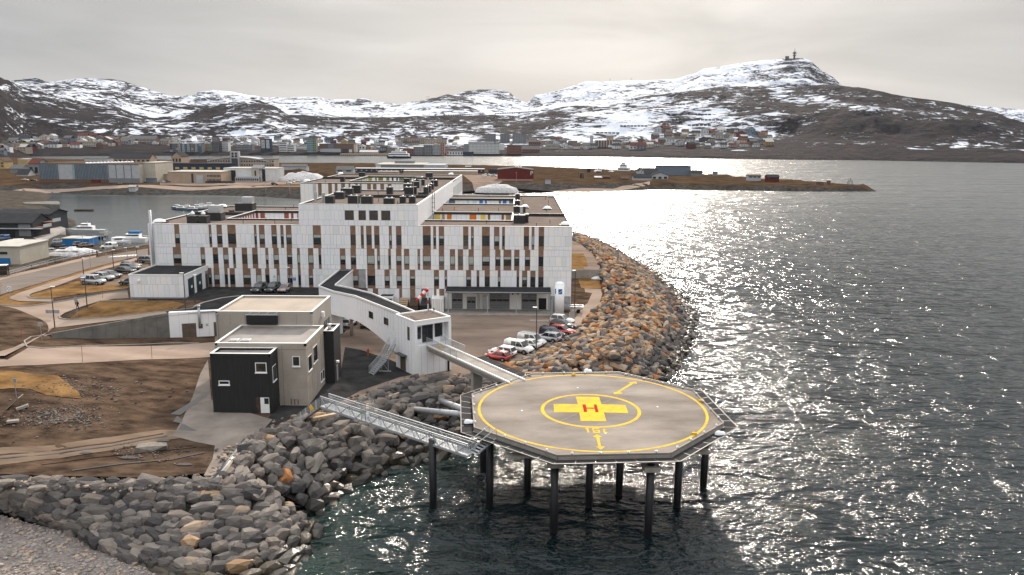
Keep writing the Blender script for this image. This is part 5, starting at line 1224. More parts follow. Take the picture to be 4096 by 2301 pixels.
# concrete wing wall of the ramp, and white panelled wall with doors
rw = thing('ramp_wall', 'long concrete retaining wall tapering to the left below the ramp', 'wall')
W0, W1, W2 = Vector((-73.9, 124.7)), Vector((-59.0, 134.13)), Vector((-51.5, 136.05))
NPAN = 9
for k in range(NPAN):
    a, c = W0.lerp(W1, k / NPAN), W0.lerp(W1, (k + 1) / NPAN - .0012)
    zt = lambda t: 7.35 + (8.66 - 7.35) * min(1, t * 1.05)
    n = Vector((-(W1 - W0).y, (W1 - W0).x)).normalized() * .4
    q = MB(); q.prism([tuple(a), tuple(c), tuple(c + n), tuple(a + n)], 3.5, [zt(k / NPAN), zt((k + 1) / NPAN), zt((k + 1) / NPAN), zt(k / NPAN)]); q.build('wall_panel', 'concrete_dark', rw)
ww = thing('plant_room_front', 'white panelled plant-room front with brown double doors under the car park', 'building')
n = Vector((-(W2 - W1).y, (W2 - W1).x)).normalized() * 1.0; W3 = W1.lerp(W2, 1.9)
q = MB(); q.prism([tuple(W1), tuple(W3), tuple(W3 + n), tuple(W1 + n)], 3.6, 8.75); q.build('wall', 'panel_white', ww)
dW = (W2 - W1).normalized()
def onww(a, c, z0, z1, m, name, th=.05):
    p, r_ = W1 + dW * a, W1 + dW * c; nn = -n.normalized() * th; q = MB(); q.prism([tuple(p), tuple(p + nn), tuple(r_ + nn), tuple(r_)], z0, z1); return q.build(name, m, ww)
for k in range(1, 9): onww(k * 1.6, k * 1.6 + .03, 4.2, 8.7, 'blind', 'panel_joint', .008)
onww(2.0, 4.3, 4.2, 6.7, 'door_brown', 'double_door'); onww(3.13, 3.17, 4.2, 6.7, 'frame_brown', 'door_gap', .06); onww(7.2, 8.3, 4.2, 6.7, 'door_brown', 'door'); onww(4.7, 5.4, 5.7, 6.5, 'door_brown', 'grille'); onww(5.9, 6.3, 6.1, 6.5, 'blind', 'wall_sign', .06)
p = W1 + dW * 4.95 - n.normalized() * .3; q = MB(); q.tube((*p, 6.2), (*p, 9.6), .2, 10); q.tube((*p, 9.6), (*p, 9.9), .3, 10); q.build('exhaust_pipe', 'galv', ww, True)
# ------------------------------------------------------------------ rock slopes: quarry stones one by one
def hull_rock(seed, n=15, flat=.75):
    r = random.Random(seed); bm = bmesh.new(); ex = r.choice([4, 6, 9, 12]); n = 24   # a rounded quarry block: points strewn over a squarish solid
    for i in range(n):
        z = 1 - 2 * (i + .5) / n; a = i * 2.39996 + r.uniform(-.6, .6); q = math.sqrt(max(0, 1 - z * z)); p = Vector((q * math.cos(a), q * math.sin(a), z))
        f = (abs(p.x) ** ex + abs(p.y) ** ex + abs(p.z) ** ex) ** (-1 / ex); bm.verts.new(p * (f * r.uniform(.86, 1.0) * .5))
    bmesh.ops.convex_hull(bm, input=bm.verts)
    for v in [v for v in bm.verts if not v.link_faces]: bm.verts.remove(v)
    bmesh.ops.dissolve_limit(bm, angle_limit=.18, verts=bm.verts, edges=bm.edges)
    bm.verts.ensure_lookup_table(); bm.verts.index_update()
    V = np.array([v.co[:] for v in bm.verts]); F = [[v.index for v in f.verts] for f in bm.faces]; bm.free()
    s = V.max(0) - V.min(0); V = (V - (V.max(0) + V.min(0)) / 2) / s
    return V, F
mk('rock_pale', (.22, .19, .172), .85, .1, 2, col2=(.34, .30, .28))
RB = [hull_rock(100 + i, 13 + i % 5) for i in range(14)]
RM = {}
def rock_mesh(i, m):
    if (i, m) not in RM:
        q = MB(); q.add(RB[i][0].tolist(), RB[i][1]); RM[(i, m)] = q.mesh('stone', m)
    return RM[(i, m)]
def seglen(P): return [0] + list(np.cumsum([(b - a).length for a, b in zip(P, P[1:])]))
def along(P, L, t):
    s = t * L[-1]
    for i in range(len(P) - 1):
        if s <= L[i + 1] or i == len(P) - 2:
            w = (s - L[i]) / max(1e-6, L[i + 1] - L[i]); return P[i].lerp(P[i + 1], min(1, max(0, w)))
camp = Vector((0, 0, CAM_H))
def revetment(name, label, lines, size, mats, row=1.0, jitter=.5, wet=1.1, base=True, thick=.75, keep=None, tilt=.24, yaw=.4, upright=0., loose=.2):
    """lines: polylines from the crest down to the foot, one after another; stones lie in courses between them"""
    par = thing(name, label, 'rock embankment')
    LL = [seglen(P) for P in lines]
    pos = lambda s, t: (lambda k, w: along(lines[k], LL[k], s).lerp(along(lines[k + 1], LL[k + 1], s), w))(min(int(t), len(lines) - 2), t - min(int(t), len(lines) - 2))
    nT = len(lines) - 1
    q = MB(); ns = 60
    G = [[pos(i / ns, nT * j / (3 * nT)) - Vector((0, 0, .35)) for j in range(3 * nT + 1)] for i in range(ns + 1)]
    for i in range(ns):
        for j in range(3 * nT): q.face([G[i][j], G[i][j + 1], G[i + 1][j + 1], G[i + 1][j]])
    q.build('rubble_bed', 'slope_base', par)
    stones = []
    s_mid = [(pos((i + .5) / 40, 0) - pos((i + .5) / 40, nT)).length for i in range(40)]
    for k in range(nT):
        W = max((along(lines[k], LL[k], s / 10) - along(lines[k + 1], LL[k + 1], s / 10)).length for s in range(11))
        nr = max(1, int(W / (size * row)))
        for j in range(nr):
            t = k + (j + .5) / nr; L = sum((pos((i + 1) / 30, t) - pos(i / 30, t)).length for i in range(30)); s = random.uniform(0, size) / L
            while s < 1:
                tt = min(nT - .001, max(0.001, t + random.uniform(-.35, .35) / nr))
                p = pos(s, tt); e = pos(min(1, s + .004), tt) - pos(max(0, s - .004), tt); dn = pos(s, min(nT, tt + .03)) - pos(s, max(0, tt - .03))
                wl_ = (along(lines[k], LL[k], s) - along(lines[k + 1], LL[k + 1], s)).length / max(.1, W)
                len_ = size * random.choice([.62, .8, 1.0, 1.15, 1.35, 1.85])
                if random.random() < wl_ + .12 and not (keep and not keep(p)):
                    stones.append((p, e, dn, len_))
                s += len_ * .93 / L
    out = []
    for p, e, dn, len_ in stones:
        e = e.normalized() if e.length > 1e-6 else Vector((1, 0, 0)); nrm = e.cross(dn)
        nrm = (-nrm if nrm.z < 0 else nrm); nrm = nrm.normalized() if nrm.length > 1e-6 else Vector((0, 0, 1)); n0 = nrm; nrm = (nrm * (1 - upright) + Vector((0, 0, upright)))
        nrm = (nrm - e * nrm.dot(e)).normalized()
        f = nrm.cross(e)
        rot = Matrix((e, f, nrm)).transposed().to_4x4() @ Matrix.Rotation(random.gauss(0, yaw), 4, 'Z') @ Matrix.Rotation(random.gauss(0, tilt), 4, 'X') @ Matrix.Rotation(random.gauss(0, tilt), 4, 'Y')
        wd = size * row * random.uniform(.95, 1.35); th = size * thick * random.uniform(.8, 1.35)
        p = p + n0 * random.uniform(-.7, 1.3) * loose * size
        z = p.z
        if z < wet + random.uniform(-.25, .25): fam = 'wet'
        else: fam = random.choices([m for m, _ in mats(p)], [w for _, w in mats(p)])[0]
        mt = 'rock_%s_%d' % (fam, random.randrange(len(ROCKS[fam])))
        Mx = Matrix.Translation(p) @ rot @ Matrix.Diagonal((len_ * 1.12, wd, th, 1))
        out.append((len_ * wd / max(20, (p - camp).length) ** 2, random.randrange(14), mt, Mx))
    out.sort(key=lambda a: -a[0])
    rest = {}
    for k, (a, i, m, Mx) in enumerate(out):
        if k < 300: o = put('stone', rock_mesh(i, m), par); o.matrix_local = Mx
        else: rest.setdefault(m, []).append((i, Mx))
    if rest:
        V, F, MI, n = [], [], [], 0; ks = list(rest)
        for m, L in rest.items():
            for i, Mx in L:
                A = np.array(Mx); v = RB[i][0] @ A[:3, :3].T + A[:3, 3]; V.append(v)
                F += [[n + x for x in f] for f in RB[i][1]]; MI += [ks.index(m)] * len(RB[i][1]); n += len(v)
        me = bpy.data.meshes.new('small_stones'); me.from_pydata(np.concatenate(V).tolist(), [], F)
        for m in ks: me.materials.append(M[m])
        me.polygons.foreach_set('material_index', MI); me.update()
        put('small_stones', me, par, kind='stuff')
    return par
V3 = lambda P, z: [Vector((p[0], p[1], z)) for p in P]
def dz(L, z): return [at(*D(x, y), z) for x, y in L]
# right headland: broad berm and outer slope
inner = dz([(1441, 600), (1461, 612), (1480, 627), (1493, 639), (1503, 654), (1510, 671)], 6.5) + [ Vector((20.2, 170, 4.4)), Vector((15.4, 153.8, 4.4)), Vector((12.6, 144, 4.3)), Vector((9.8, 134.7, 4.3)), Vector((5, 126.5, 4.3)), Vector((.2, 118.3, 4.3)), Vector((-2.5, 113.5, 4.2)), Vector((-4.5, 110.5, 4.2))]
top_ = dz([(1446, 592), (1472, 604), (1510, 624), (1550, 650)], 6.9) + dz([(1590, 690), (1620, 735), (1635, 775), (1632, 815), (1600, 858), (1540, 895)], 5.6) + [Vector((13, 121, 5.2)), Vector((5, 112, 4.6))]
foot = dz([(1452, 589), (1490, 604), (1535, 622), (1600, 660), (1662, 697), (1715, 748), (1752, 802), (1742, 850), (1718, 903), (1692, 945)], -.4) + [Vector((21, 117, -.4)), Vector((9, 105, -.4))]
revetment('rock_headland', 'broad brown and grey boulder embankment curving round the car park to the open water', [inner, top_, foot], 1.55,
          lambda p: [('grey', 2.4), ('tan', 3.8), ('rust', 1.0), ('dark', 1.2)] if p.z > 3.6 else [('dark', 3), ('grey', 2.2), ('tan', .8), ('rust', .5)], .62, wet=1.25, thick=.56, tilt=.2, yaw=.45, upright=.35)
# cove: from under the ramp bridge round to the breakwater head
c_in = [Vector((-1.5, 115.0, 4.2)), Vector((-5.2, 112.4, 4.2)), Vector((-13.9, 111.3, 4.2)), Vector((-18.2, 104.3, 4.3)), Vector((-20.9, 98.4, 4.4)), Vector((-25.2, 94.4, 4.5)), Vector((-28.6, 87.5, 4.7)), Vector((-29.8, 79.5, 4.9))]
c_mid = [Vector((2, 110, 3.6)), Vector((-5.2, 107.0, 3.7)), Vector((-11, 104.0, 3.7)), Vector((-14.5, 98.5, 3.7)), Vector((-17.5, 93.6, 3.7)), Vector((-21.6, 90.0, 3.8)), Vector((-24.6, 84.5, 3.9)), Vector((-26.2, 77.5, 4.1))]
c_ft = [Vector((9, 105, -.5)), Vector((0, 100.5, -.5))] + [COVE[i] - Vector((0, 0, .5)) for i in (0, 2, 4, 5, 6, 7)]
revetment('rock_shore', 'grey boulder shore curving under the lattice footbridge', [c_in, c_mid, c_ft], 1.45, lambda p: [('grey', 4), ('dark', 2), ('tan', .5), ('rust', .06)] if p.z > 2.4 else [('dark', 4), ('grey', 1)], .74, wet=.95, thick=.85, upright=.4)
# breakwater wall in the foreground
b_in = [Vector((-29.8, 79.0, 4.7))] + dz([(545, 1212), (400, 1216), (200, 1214), (0, 1208), (-250, 1200)], 4.8) + [Vector((-95, 77, 5))]
b_md = [Vector((-26.2, 77.2, 4.1))] + dz([(640, 1235), (400, 1232), (200, 1230), (0, 1224), (-250, 1216)], 4.4) + [Vector((-95, 75.5, 4.6))]
b_ft = [COVE[8] - Vector((0, 0, .5)), Vector((-19.5, 66, -.6)), Vector((-24, 61, -.6))] + dz([(390, 1450)], -.1) + dz([(270, 1385), (150, 1330), (0, 1268), (-250, 1240)], 1.0) + [Vector((-95, 74.5, 3.5))]
revetment('rock_breakwater', 'dark stacked boulder breakwater in the foreground above the pebble beach', [b_in, b_md, b_ft], 1.36, lambda p: [('dark', 3), ('grey', 3)] if p.x < -31 else [('grey', 4), ('dark', 1.4), ('tan', .3)], .72, wet=.7, thick=.78, tilt=.07, yaw=.1, upright=.8, loose=.1)
# crushed stone along the crests, pebbles on the beach and loose gravel on the mound
def scatter(name, label, cat, pts, r0, r1, ms, parent=None, flat=.7):
    V, F, MI, n = [], [], [], 0
    for p in pts:
        i = random.randrange(14); s = random.uniform(r0, r1) * random.choice([.6, .8, 1, 1, 1.5])
        A = np.array(Matrix.Rotation(random.uniform(0, 6.28), 3, 'Z') @ Matrix.Rotation(random.uniform(-.5, .5), 3, 'X') @ Matrix.Diagonal((s * 1.3, s, s * flat)))
        v = RB[i][0] @ A.T + np.array(p); V.append(v); F += [[n + x for x in f] for f in RB[i][1]]; MI += [random.randrange(len(ms))] * len(RB[i][1]); n += len(v)
    me = bpy.data.meshes.new(name); me.from_pydata(np.concatenate(V).tolist(), [], F)
    for m in ms: me.materials.append(M[m])
    me.polygons.foreach_set('material_index', MI); me.update()
    put(name, me, None, label, cat, None, 'stuff')
pts = []
for P, w in ((c_in, 1.7), (b_in, 1.3), (inner[8:], .8)):
    L = seglen(P)
    for _ in range(int(L[-1] * 26)):
        s = random.random(); p = along(P, L, s); e = (along(P, L, min(1, s + .01)) - along(P, L, max(0, s - .01))).normalized()
        p = p + Vector((-e.y, e.x, 0)) * random.gauss(0, w * .55); pts.append((p.x, p.y, p.z + random.uniform(.0, .12)))
scatter('crushed_stone', 'crushed pale stone strewn along the top of the boulder slopes', 'gravel', pts, .14, .42, ['rock_grey_0', 'rock_grey_1', 'rock_tan_2', 'rock_dark_0', 'rock_grey_3'])
bp_ = np.array([(p[0], p[1]) for p in BEACH]); pts = []
P = RNG.uniform((-60, 50), (-22, 75), (9000, 2)); P = P[inside(P, BEACH)]
for x, y in P: pts.append((x, y, .27 + .05 * max(0, -34 - x) + .06 * max(0, y - 62) + .22 * fbm2(x, y, 2.5, 4, 5.)))
scatter('beach_pebbles', 'pale pebbles and cobbles of the beach below the breakwater', 'pebbles', pts, .08, .30, ['rock_tan_2', 'rock_grey_1', 'rock_pale', 'rock_far_2', 'rock_pale'])
pts = []
for cr, q, n, sp in ((Z1b, (760, 1080), 260, 6), (Z1b, (560, 1340), 420, 5), (Z2b, (450, 330), 400, 5), (Z1b, (1100, 1150), 150, 9), (Z2b, (1050, 560), 160, 4)):
    c = atl(*cr(*q))
    for _ in range(n):
        x, y = c.x + random.gauss(0, sp * .5), c.y + random.gauss(0, sp * .35); pts.append((x, y, float(rough_low(np.array([[x, y]]))[0]) + .08))
scatter('loose_stones', 'loose stones scattered over the rough field left of the black building', 'stones', pts, .06, .20, ['rock_grey_0', 'rock_grey_1', 'rock_grey_3', 'rock_dark_1'])
# a few odd bits lying about
def obj1(name, label, cat, mb, m, loc=None, rz=0, group=None, smooth=False): return tag(mb.build(name, m, None, smooth, loc=loc, rz=rz), label, cat, group)
def plank(label, a, c, w, h, z0, z1, m='wood_pale', cat='timber', name='timber_beam'):
    q = MB(); q.bar(at(*a, z0), at(*c, z1), w, h); obj1(name, label, cat, q, m)
plank('pale timber beam lying on the boulders behind the lattice footbridge', g_(940, 338), g_(1235, 240), .35, .25, 4.5, 4.4)
plank('short thick pale timber under the shore end of the lattice footbridge', g_(30, 600), g_(350, 535), .55, .35, 5.2, 5.0)
plank('pale plank on the stones beside the bridge pier', g_(1440, 195), g_(1640, 150), .35, .2, 4.3, 4.3)
for k in range(3):
    P0, P1 = atl(*Z2b(1540 + 22 * k, 755), .3), atl(*Z2b(1765 + 14 * k, 470), .3); q = MB(); q.tube(P0, P1, .16, 8)
    obj1('pipe', ('leftmost', 'middle', 'rightmost')[k] + ' of three long steel pipes lying along the top of the breakwater', 'pipe', q, ['dark_steel', 'galv', 'wood_pale'][k], group='steel pipes on the breakwater', smooth=True)
p = atl(*Z1b(150, 1290)); q = MB(); q.bar((-.9, 0, .1), (.6, .3, 1.5), 1.6, .08); q.bar((.4, -.5, .1), (1.5, .2, .4), .5, .3); obj1('concrete_fragment', 'tilted pale concrete slab fragment on the field at far left', 'debris', q, 'concrete', p)
p = atl(*Z1b(125, 1420)); q = MB(); q.box((-.6, -.3, 0), (.6, .3, .25)); obj1('concrete_block', 'small pale concrete block lying in the grass at far left', 'debris', q, 'concrete', p, .4)
p = atl(*Z1b(160, 1190)); q = MB(); q.tube((0, 0, 0), (0, 0, 2.6), .05, 6); q.box((-.2, -.03, 2.1), (.2, .03, 2.6)); obj1('marker_post', 'thin grey marker post standing on the field at far left', 'post', q, 'steel', p)
for cr, x, y, s, l in ((Z2b, 1090, 540, 1.6, 'flat pale rock outcrop beside the dirt track'), (Z2b, 30, 790, .9, 'pale boulder at the left end of the breakwater top'), (Z2b, 265, 830, .8, 'tan boulder on the breakwater top near its left end')):
    p = atl(*cr(x, y)); q = MB(); q.add((RB[5][0] * np.array((s * 2.2, s * 1.2, s * .7))).tolist(), RB[5][1]); obj1('boulder', l, 'rock', q, 'rock_grey_1', p + Vector((0, 0, .1)), .3)
# snow heaps
def heap(name, label, c, rx, ry, h, m, rz=0, seed=1):
    q = MB(); n, k = 9, 22; V = []
    for j in range(n):
        for i in range(k):
            t = j / (n - 1); a = 2 * PI * i / k; rr = (1 - t) * (1 + .22 * fbm2(math.cos(a) * 3, math.sin(a) * 3, 1.4, 3, seed))
            V.append((rx * rr * math.cos(a), ry * rr * math.sin(a), -2.5 * (j == 0) + h * (1 - (1 - t) ** 2.0) * (1 + .35 * fbm2(rr * math.cos(a) * 4, rr * math.sin(a) * 4, 1.2, 4, seed)) - .2))
    F = [(j * k + i, j * k + (i + 1) % k, (j + 1) * k + (i + 1) % k, (j + 1) * k + i) for j in range(n - 1) for i in range(k)]
    q.add(V, F); o = q.build(name, m, None, True); o.location = c; o.rotation_euler = (0, 0, rz); tag(o, label, 'snow heap')
heap('snow_heap', 'large dirty white snow heap on the shore behind the hospital, below the red hall', at(1985, 755, 3.4), 15, 6, 3.0, 'dirty_snow', 0, 2.2)
heap('snow_heap', 'white snow bank behind the parked cars at the foot of the bare hill', at(1210, 724, 5.0), 20, 8, 6.5, 'dirty_snow', .1, 3.3)
heap('snow_heap', 'small pale snow heap at the edge of the boat harbour car park', at(305, 1016, 3.0), 8, 3.5, 2.0, 'dirty_snow', .3, 4.4)
heap('snow_heap', 'thin melting snow patch at the boulder edge beside the path', at(*Zt(1060, 255), 4.9), 2.6, 1.5, .6, 'snow', .2, 5.5)
# ------------------------------------------------------------------ vehicles
mk('paint', (.5, .5, .5), .3, .0)
def paint(name, c):
    k = 'paint_' + name
    if k not in M: mk(k, c, .32, .01, .8, spec=.5, coat=.6)
    return k
for n_, c_ in (('white', (.76, .77, .78)), ('silver', (.42, .43, .44)), ('grey', (.16, .165, .175)), ('black', (.012, .013, .015)), ('red', (.42, .022, .016)), ('navy', (.018, .024, .045)), ('rose', (.33, .25, .23)), ('blue', (.05, .13, .26)), ('brown', (.20, .13, .09))): paint(n_, c_)
# kind: length, width, height, belt, profile of the lower body (x from the tail, z), greenhouse (x at belt rear, roof rear, roof front, belt front)
KIND = {
 'suv': (4.6, 1.86, 1.68, 1.02, [(0, .35), (0, .75), (.05, 1.02), (3.35, 1.04), (4.25, .92), (4.58, .68), (4.6, .35)], (.12, .50, 2.55, 3.35), 2.75),
 'hatch': (4.1, 1.76, 1.47, .92, [(0, .30), (0, .68), (.08, .92), (2.95, .94), (3.75, .82), (4.08, .60), (4.1, .30)], (.10, .55, 2.15, 2.95), 2.55),
 'sedan': (4.8, 1.84, 1.45, .92, [(0, .30), (0, .82), (.12, .96), (3.35, .93), (4.45, .80), (4.78, .58), (4.8, .30)], (.55, 1.35, 2.50, 3.35), 2.85),
 'estate': (4.7, 1.82, 1.50, .94, [(0, .30), (0, .72), (.06, .94), (3.25, .94), (4.35, .82), (4.68, .60), (4.7, .30)], (.12, .50, 2.45, 3.25), 2.75),
 'van': (5.0, 1.92, 1.95, 1.12, [(0, .35), (0, .9), (.03, 1.12), (3.95, 1.12), (4.65, 1.0), (4.95, .72), (5.0, .35)], (.04, .16, 3.25, 4.0), 3.1),
 'small_van': (4.45, 1.80, 1.82, 1.08, [(0, .35), (0, .85), (.03, 1.08), (3.3, 1.08), (4.1, .95), (4.42, .70), (4.45, .35)], (.04, .14, 2.5, 3.3), 2.7),
}
CARM = {}
def car_meshes(kind):
    if kind in CARM: return CARM[kind]
    Lg, Wd, H, belt, prof, (b0, r0, r1, b1), wb = KIND[kind]; w = Wd / 2
    bm = bmesh.new()
    top = [(b0, belt - .02), (r0, H), (r1, H), (b1, belt - .02)]
    def slab(poly, y0, y1):
        # poly in (x, z); y half width at each vertex: linear between y0 (low) and y1 (high)
        L = [bm.verts.new((x - Lg / 2, -y, z)) for (x, z), y in zip(poly, y0)]; Rr = [bm.verts.new((x - Lg / 2, y, z)) for (x, z), y in zip(poly, y0)]
        n = len(poly); bm.faces.new(L); bm.faces.new(Rr[::-1])
        for i in range(n): bm.faces.new((L[i], Rr[i], Rr[(i + 1) % n], L[(i + 1) % n]))
    wl_ = [w * (.97 if z < .5 else 1.0 if z < belt - .1 else .95) * (.90 if x < .06 or x > Lg - .12 else 1) for x, z in prof]
    slab(prof, wl_, None)
    slab(top, [w * .93, w * .78, w * .78, w * .93], None)
    bmesh.ops.recalc_face_normals(bm, faces=bm.faces)
    bmesh.ops.bevel(bm, geom=[e for e in bm.edges], offset=.05, segments=2, affect='EDGES')
    me = bpy.data.meshes.new('body'); bm.to_mesh(me); bm.free(); me.materials.append(M['paint_white']); smoothmod(me)
    def quad(pts, m): q = MB(); q.face(pts); return q.mesh('glass', m)
    def lat(y): return y
    e = .012; G = {}
    def side(s, xa, xb, fa=.10, fb=.92):
        # window between two x at the belt; leaning with the greenhouse
        def pt(x, f):
            lo = b0 + (r0 - b0) * f; hi = b1 + (r1 - b1) * f
            X = min(max(x, lo + .10), hi - .12); return (X - Lg / 2, s * (w * (.93 - .15 * f) + e), belt + (H - belt) * f)
        P = [pt(xa, fa), pt(xb, fa), pt(xb, fb), pt(xa, fb)]; return P if s < 0 else P[::-1]
    splits = {'van': [(2.55, 3.22), (1.55, 2.45)], 'small_van': [(1.75, 3.1)]}.get(kind, [(b0, (b0 + b1) / 2 - .05), ((b0 + b1) / 2 + .05, b1)]); SW = []
    for s in (-1, 1):
        for xa, xb in splits: q = MB(); q.face(side(s, xa, xb if kind not in ('van', 'small_van') else xb + .6 * (xb > 3))); SW.append(q.mesh('side_window', 'car_glass'))
    def cross(f0, f1, front):
        a, c = ((b1, r1) if front else (b0, r0)); sg = 1 if front else -1
        X = lambda f: a + (c - a) * f - Lg / 2 + sg * e * 1.6; Y = lambda f: w * (.93 - .15 * f) - .09; Z = lambda f: belt + (H - belt) * f + e
        P = [(X(f0), -Y(f0), Z(f0)), (X(f0), Y(f0), Z(f0)), (X(f1), Y(f1), Z(f1)), (X(f1), -Y(f1), Z(f1))]; q = MB(); q.face(P if front else P[::-1]); return q
    G['windscreen'] = cross(.06, .93, True).mesh('windscreen', 'car_glass'); G['rear_window'] = cross(.12, .9, False).mesh('rear_window', 'car_glass')
    hl = []
    for s in (-1, 1):
        q = MB(); q.box((Lg / 2 - .30, s * (w - .30) - .16, .64), (Lg / 2 + .012, s * (w - .30) + .16, .80)); hl.append(q.mesh('headlight', 'light_lens'))
    tl = []
    for s in (-1, 1):
        q = MB(); q.box((-Lg / 2 - .012, s * (w - .24) - .13, .72), (-Lg / 2 + .15, s * (w - .24) + .13, belt - .06)); tl.append(q.mesh('tail_light', 'tail_lens'))
    q = MB(); q.box((Lg / 2 - .1, -w * .8, .30), (Lg / 2 + .03, w * .8, .52)); bf = q.mesh('bumper', 'plastic')
    q = MB(); q.box((-Lg / 2 - .03, -w * .85, .32), (-Lg / 2 + .1, w * .85, .55)); br = q.mesh('bumper', 'plastic')
    rw_ = .36 if kind in ('suv', 'van') else .32
    q = MB(); q.tube((0, -.11, 0), (0, .11, 0), rw_, 16); ty = q.mesh('tyre', 'tyre'); q = MB(); q.tube((0, -.12, 0), (0, .12, 0), rw_ * .62, 10); ri = q.mesh('rim', 'rim')
    q = MB(); q.tube((0, -.09, 0), (0, .09, 0), rw_ * 1.17, 14); ar = q.mesh('wheel_arch', 'black')
    CARM[kind] = dict(body=me, glass=[('side_window', m) for m in SW] + [('windscreen', G['windscreen']), ('rear_window', G['rear_window'])], hl=hl, tl=tl, bump=[bf, br], ty=ty, ri=ri, ar=ar, r=rw_, wb=wb, L=Lg, w=w, H=H)
    return CARM[kind]
def car(label, p, deg, kind='suv', col='white', group=None, cat=None, detail=2, extra=None):
    """deg: direction of the bonnet, 0 = towards +x, counter-clockwise"""
    c = car_meshes(kind); nm = {'van': 'parked_van', 'small_van': 'parked_van'}.get(kind, 'parked_car')
    t = thing(nm, label, cat or ('van' if 'van' in kind else 'car'), p, R(deg), group)
    o = put('body', c['body'], t); o.material_slots[0].link = 'OBJECT'; o.material_slots[0].material = M['paint_' + col]
    for n, g in c['glass']: put(n, g, t)
    for sx in (-1, 1):
        for sy in (-1, 1):
            x = sx * c['wb'] / 2 + (.05 if sx > 0 else 0); 
            if detail > 1: a = put('wheel_arch', c['ar'], t); a.location = (x, sy * (c['w'] - .095), c['r'] + .02)
            w = put('wheel', c['ty'], t); w.location = (x, sy * (c['w'] - .10), c['r'])
            if detail > 1: put('rim', c['ri'], w)
    if detail > 1:
        for m in c['hl']: put('headlight', m, t)
        for m in c['tl']: put('tail_light', m, t)
        for m in c['bump']: put('bumper', m, t)
    if extra == 'rack':
        q = MB(); 
        for s in (-1, 1): q.bar((-1.9, s * .62, c['H'] + .14), (1.0, s * .62, c['H'] + .14), .05, .05)
        for k in range(7): q.bar((-1.8 + .45 * k, -.72, c['H'] + .17), (-1.8 + .45 * k, .72, c['H'] + .17), .05, .04)
        q.build('roof_rack', 'alu', t)
    if extra == 'bars':
        q = MB()
        for k in (-.7, .3): q.bar((k, -.66, c['H'] + .1), (k, .66, c['H'] + .1), .07, .05)
        q.build('roof_bar', 'alu', t)
    if extra == 'letters':
        q = put('lettering', text_mesh('lettering', 'caverion', .32, 'door_grey', .003), t); q.rotation_euler = (PI / 2, 0, 0); q.location = (-1.55, -c['w'] - .004, 1.38)
        q = put('lettering', text_mesh('lettering', 'caverion', .32, 'door_grey', .003), t); q.rotation_euler = (PI / 2, 0, PI); q.location = (-1.55, c['w'] + .004, 1.38)
    return t
ZY_ = K(1900, 1200, 5.169)
def yardp(x, y): p = atl(*ZY_(x, y)); return p + Vector((0, 0, .04))
G1 = 'cars parked at the edge of the yard by the boulders'
car('white estate SUV parked nearest the white gas tank', yardp(1800, 490), -28, 'suv', 'white', G1)
car('black boxy off-roader between the white SUV and the red SUV', yardp(1810, 600), -28, 'suv', 'black', G1)
car('red SUV parked behind the dark van with the red tail', yardp(1800, 715), -30, 'suv', 'red', G1)
car('dark grey panel van with a red tail end, silver off-roader in front of it', yardp(1590, 775), -32, 'small_van', 'navy', G1)
car('silver off-roader with roof bars beside the white rack van', yardp(1510, 855), 150, 'suv', 'silver', G1, extra='bars')
car('white work van with a roof rack and grey lettering', yardp(1170, 930), -33, 'van', 'white', G1, extra='rack')
car('white sporty saloon with a black glass roof squeezed between two white vans', yardp(1090, 985), 152, 'sedan', 'white', G1)
car('plain white van with one rear side window, nearest the helipad row of vans', yardp(900, 1080), -33, 'van', 'white', G1)
car('white SUV beside the red car at the end of the row near the ramp bridge', yardp(570, 1160), 150, 'suv', 'white', G1)
car('red hatchback with roof bars, last of the row by the ramp bridge', yardp(480, 1240), 150, 'hatch', 'red', G1, extra='bars')
k6 = K(820, 1160, 2.783)
G2 = 'vans parked under the covered walkway'
car('white small van with its tail to the camera, left of three under the walkway', atl(*k6(1610, 405), .04), 82, 'small_van', 'white', G2)
car('pale grey van seen from behind, middle of three under the walkway', atl(1450 + 20, 1305, .04), 84, 'small_van', 'silver', G2)
car('white car whose rear shows below the walkway, right of three', atl(1503, 1310, .04), 84, 'suv', 'white', G2)
G3 = 'cars parked on the dark asphalt before the hospital'
car('black SUV with a chrome grille parked leftmost before the hospital wall', atu(*s3(1388, 815), .07), -97, 'suv', 'black', G3)
car('black SUV parked between the chrome grille SUV and the rose hatchback', atu(*s3(1528, 812), .07), -97, 'suv', 'black', G3)
car('dusty rose hatchback parked rightmost before the hospital wall', atu(*s3(1650, 815), .07), -96, 'hatch', 'rose', G3)
G4 = 'cars parked in the bays beside the white garage'
car('silver van with dark side windows at the near end of the bays', atu(*Z7(1460, 535), .1), -14, 'van', 'silver', G4)
car('silver SUV parked next to the silver van', atu(*Z7(1625, 470), .1), -20, 'suv', 'silver', G4)
car('dark brown-grey estate parked right of the silver SUV', atu(*Z7(1740, 430), .1), -20, 'estate', 'grey', G4)
car('black saloon in the middle of the bays beside the garage', atu(*Z7(1950, 360), .1), -12, 'sedan', 'black', G4)
car('grey estate behind the black saloon by the garage roof', atu(*Z7(2035, 310), .1), -14, 'estate', 'grey', G4)
car('rose-grey estate farthest in the row beside the garage', atu(*Z7(2050, 275), .1), -14, 'estate', 'rose', G4)
car('dark SUV half hidden by the left corner of the hospital', atu(*Z7(2320, 200), .1), 5, 'suv', 'grey', G4)
car('dark car whose bonnet shows left of the garage wall', atu(*Z7(2030, 545), .1), 170, 'hatch', 'black', G4)
G5 = 'vehicles parked on the boat harbour quay'
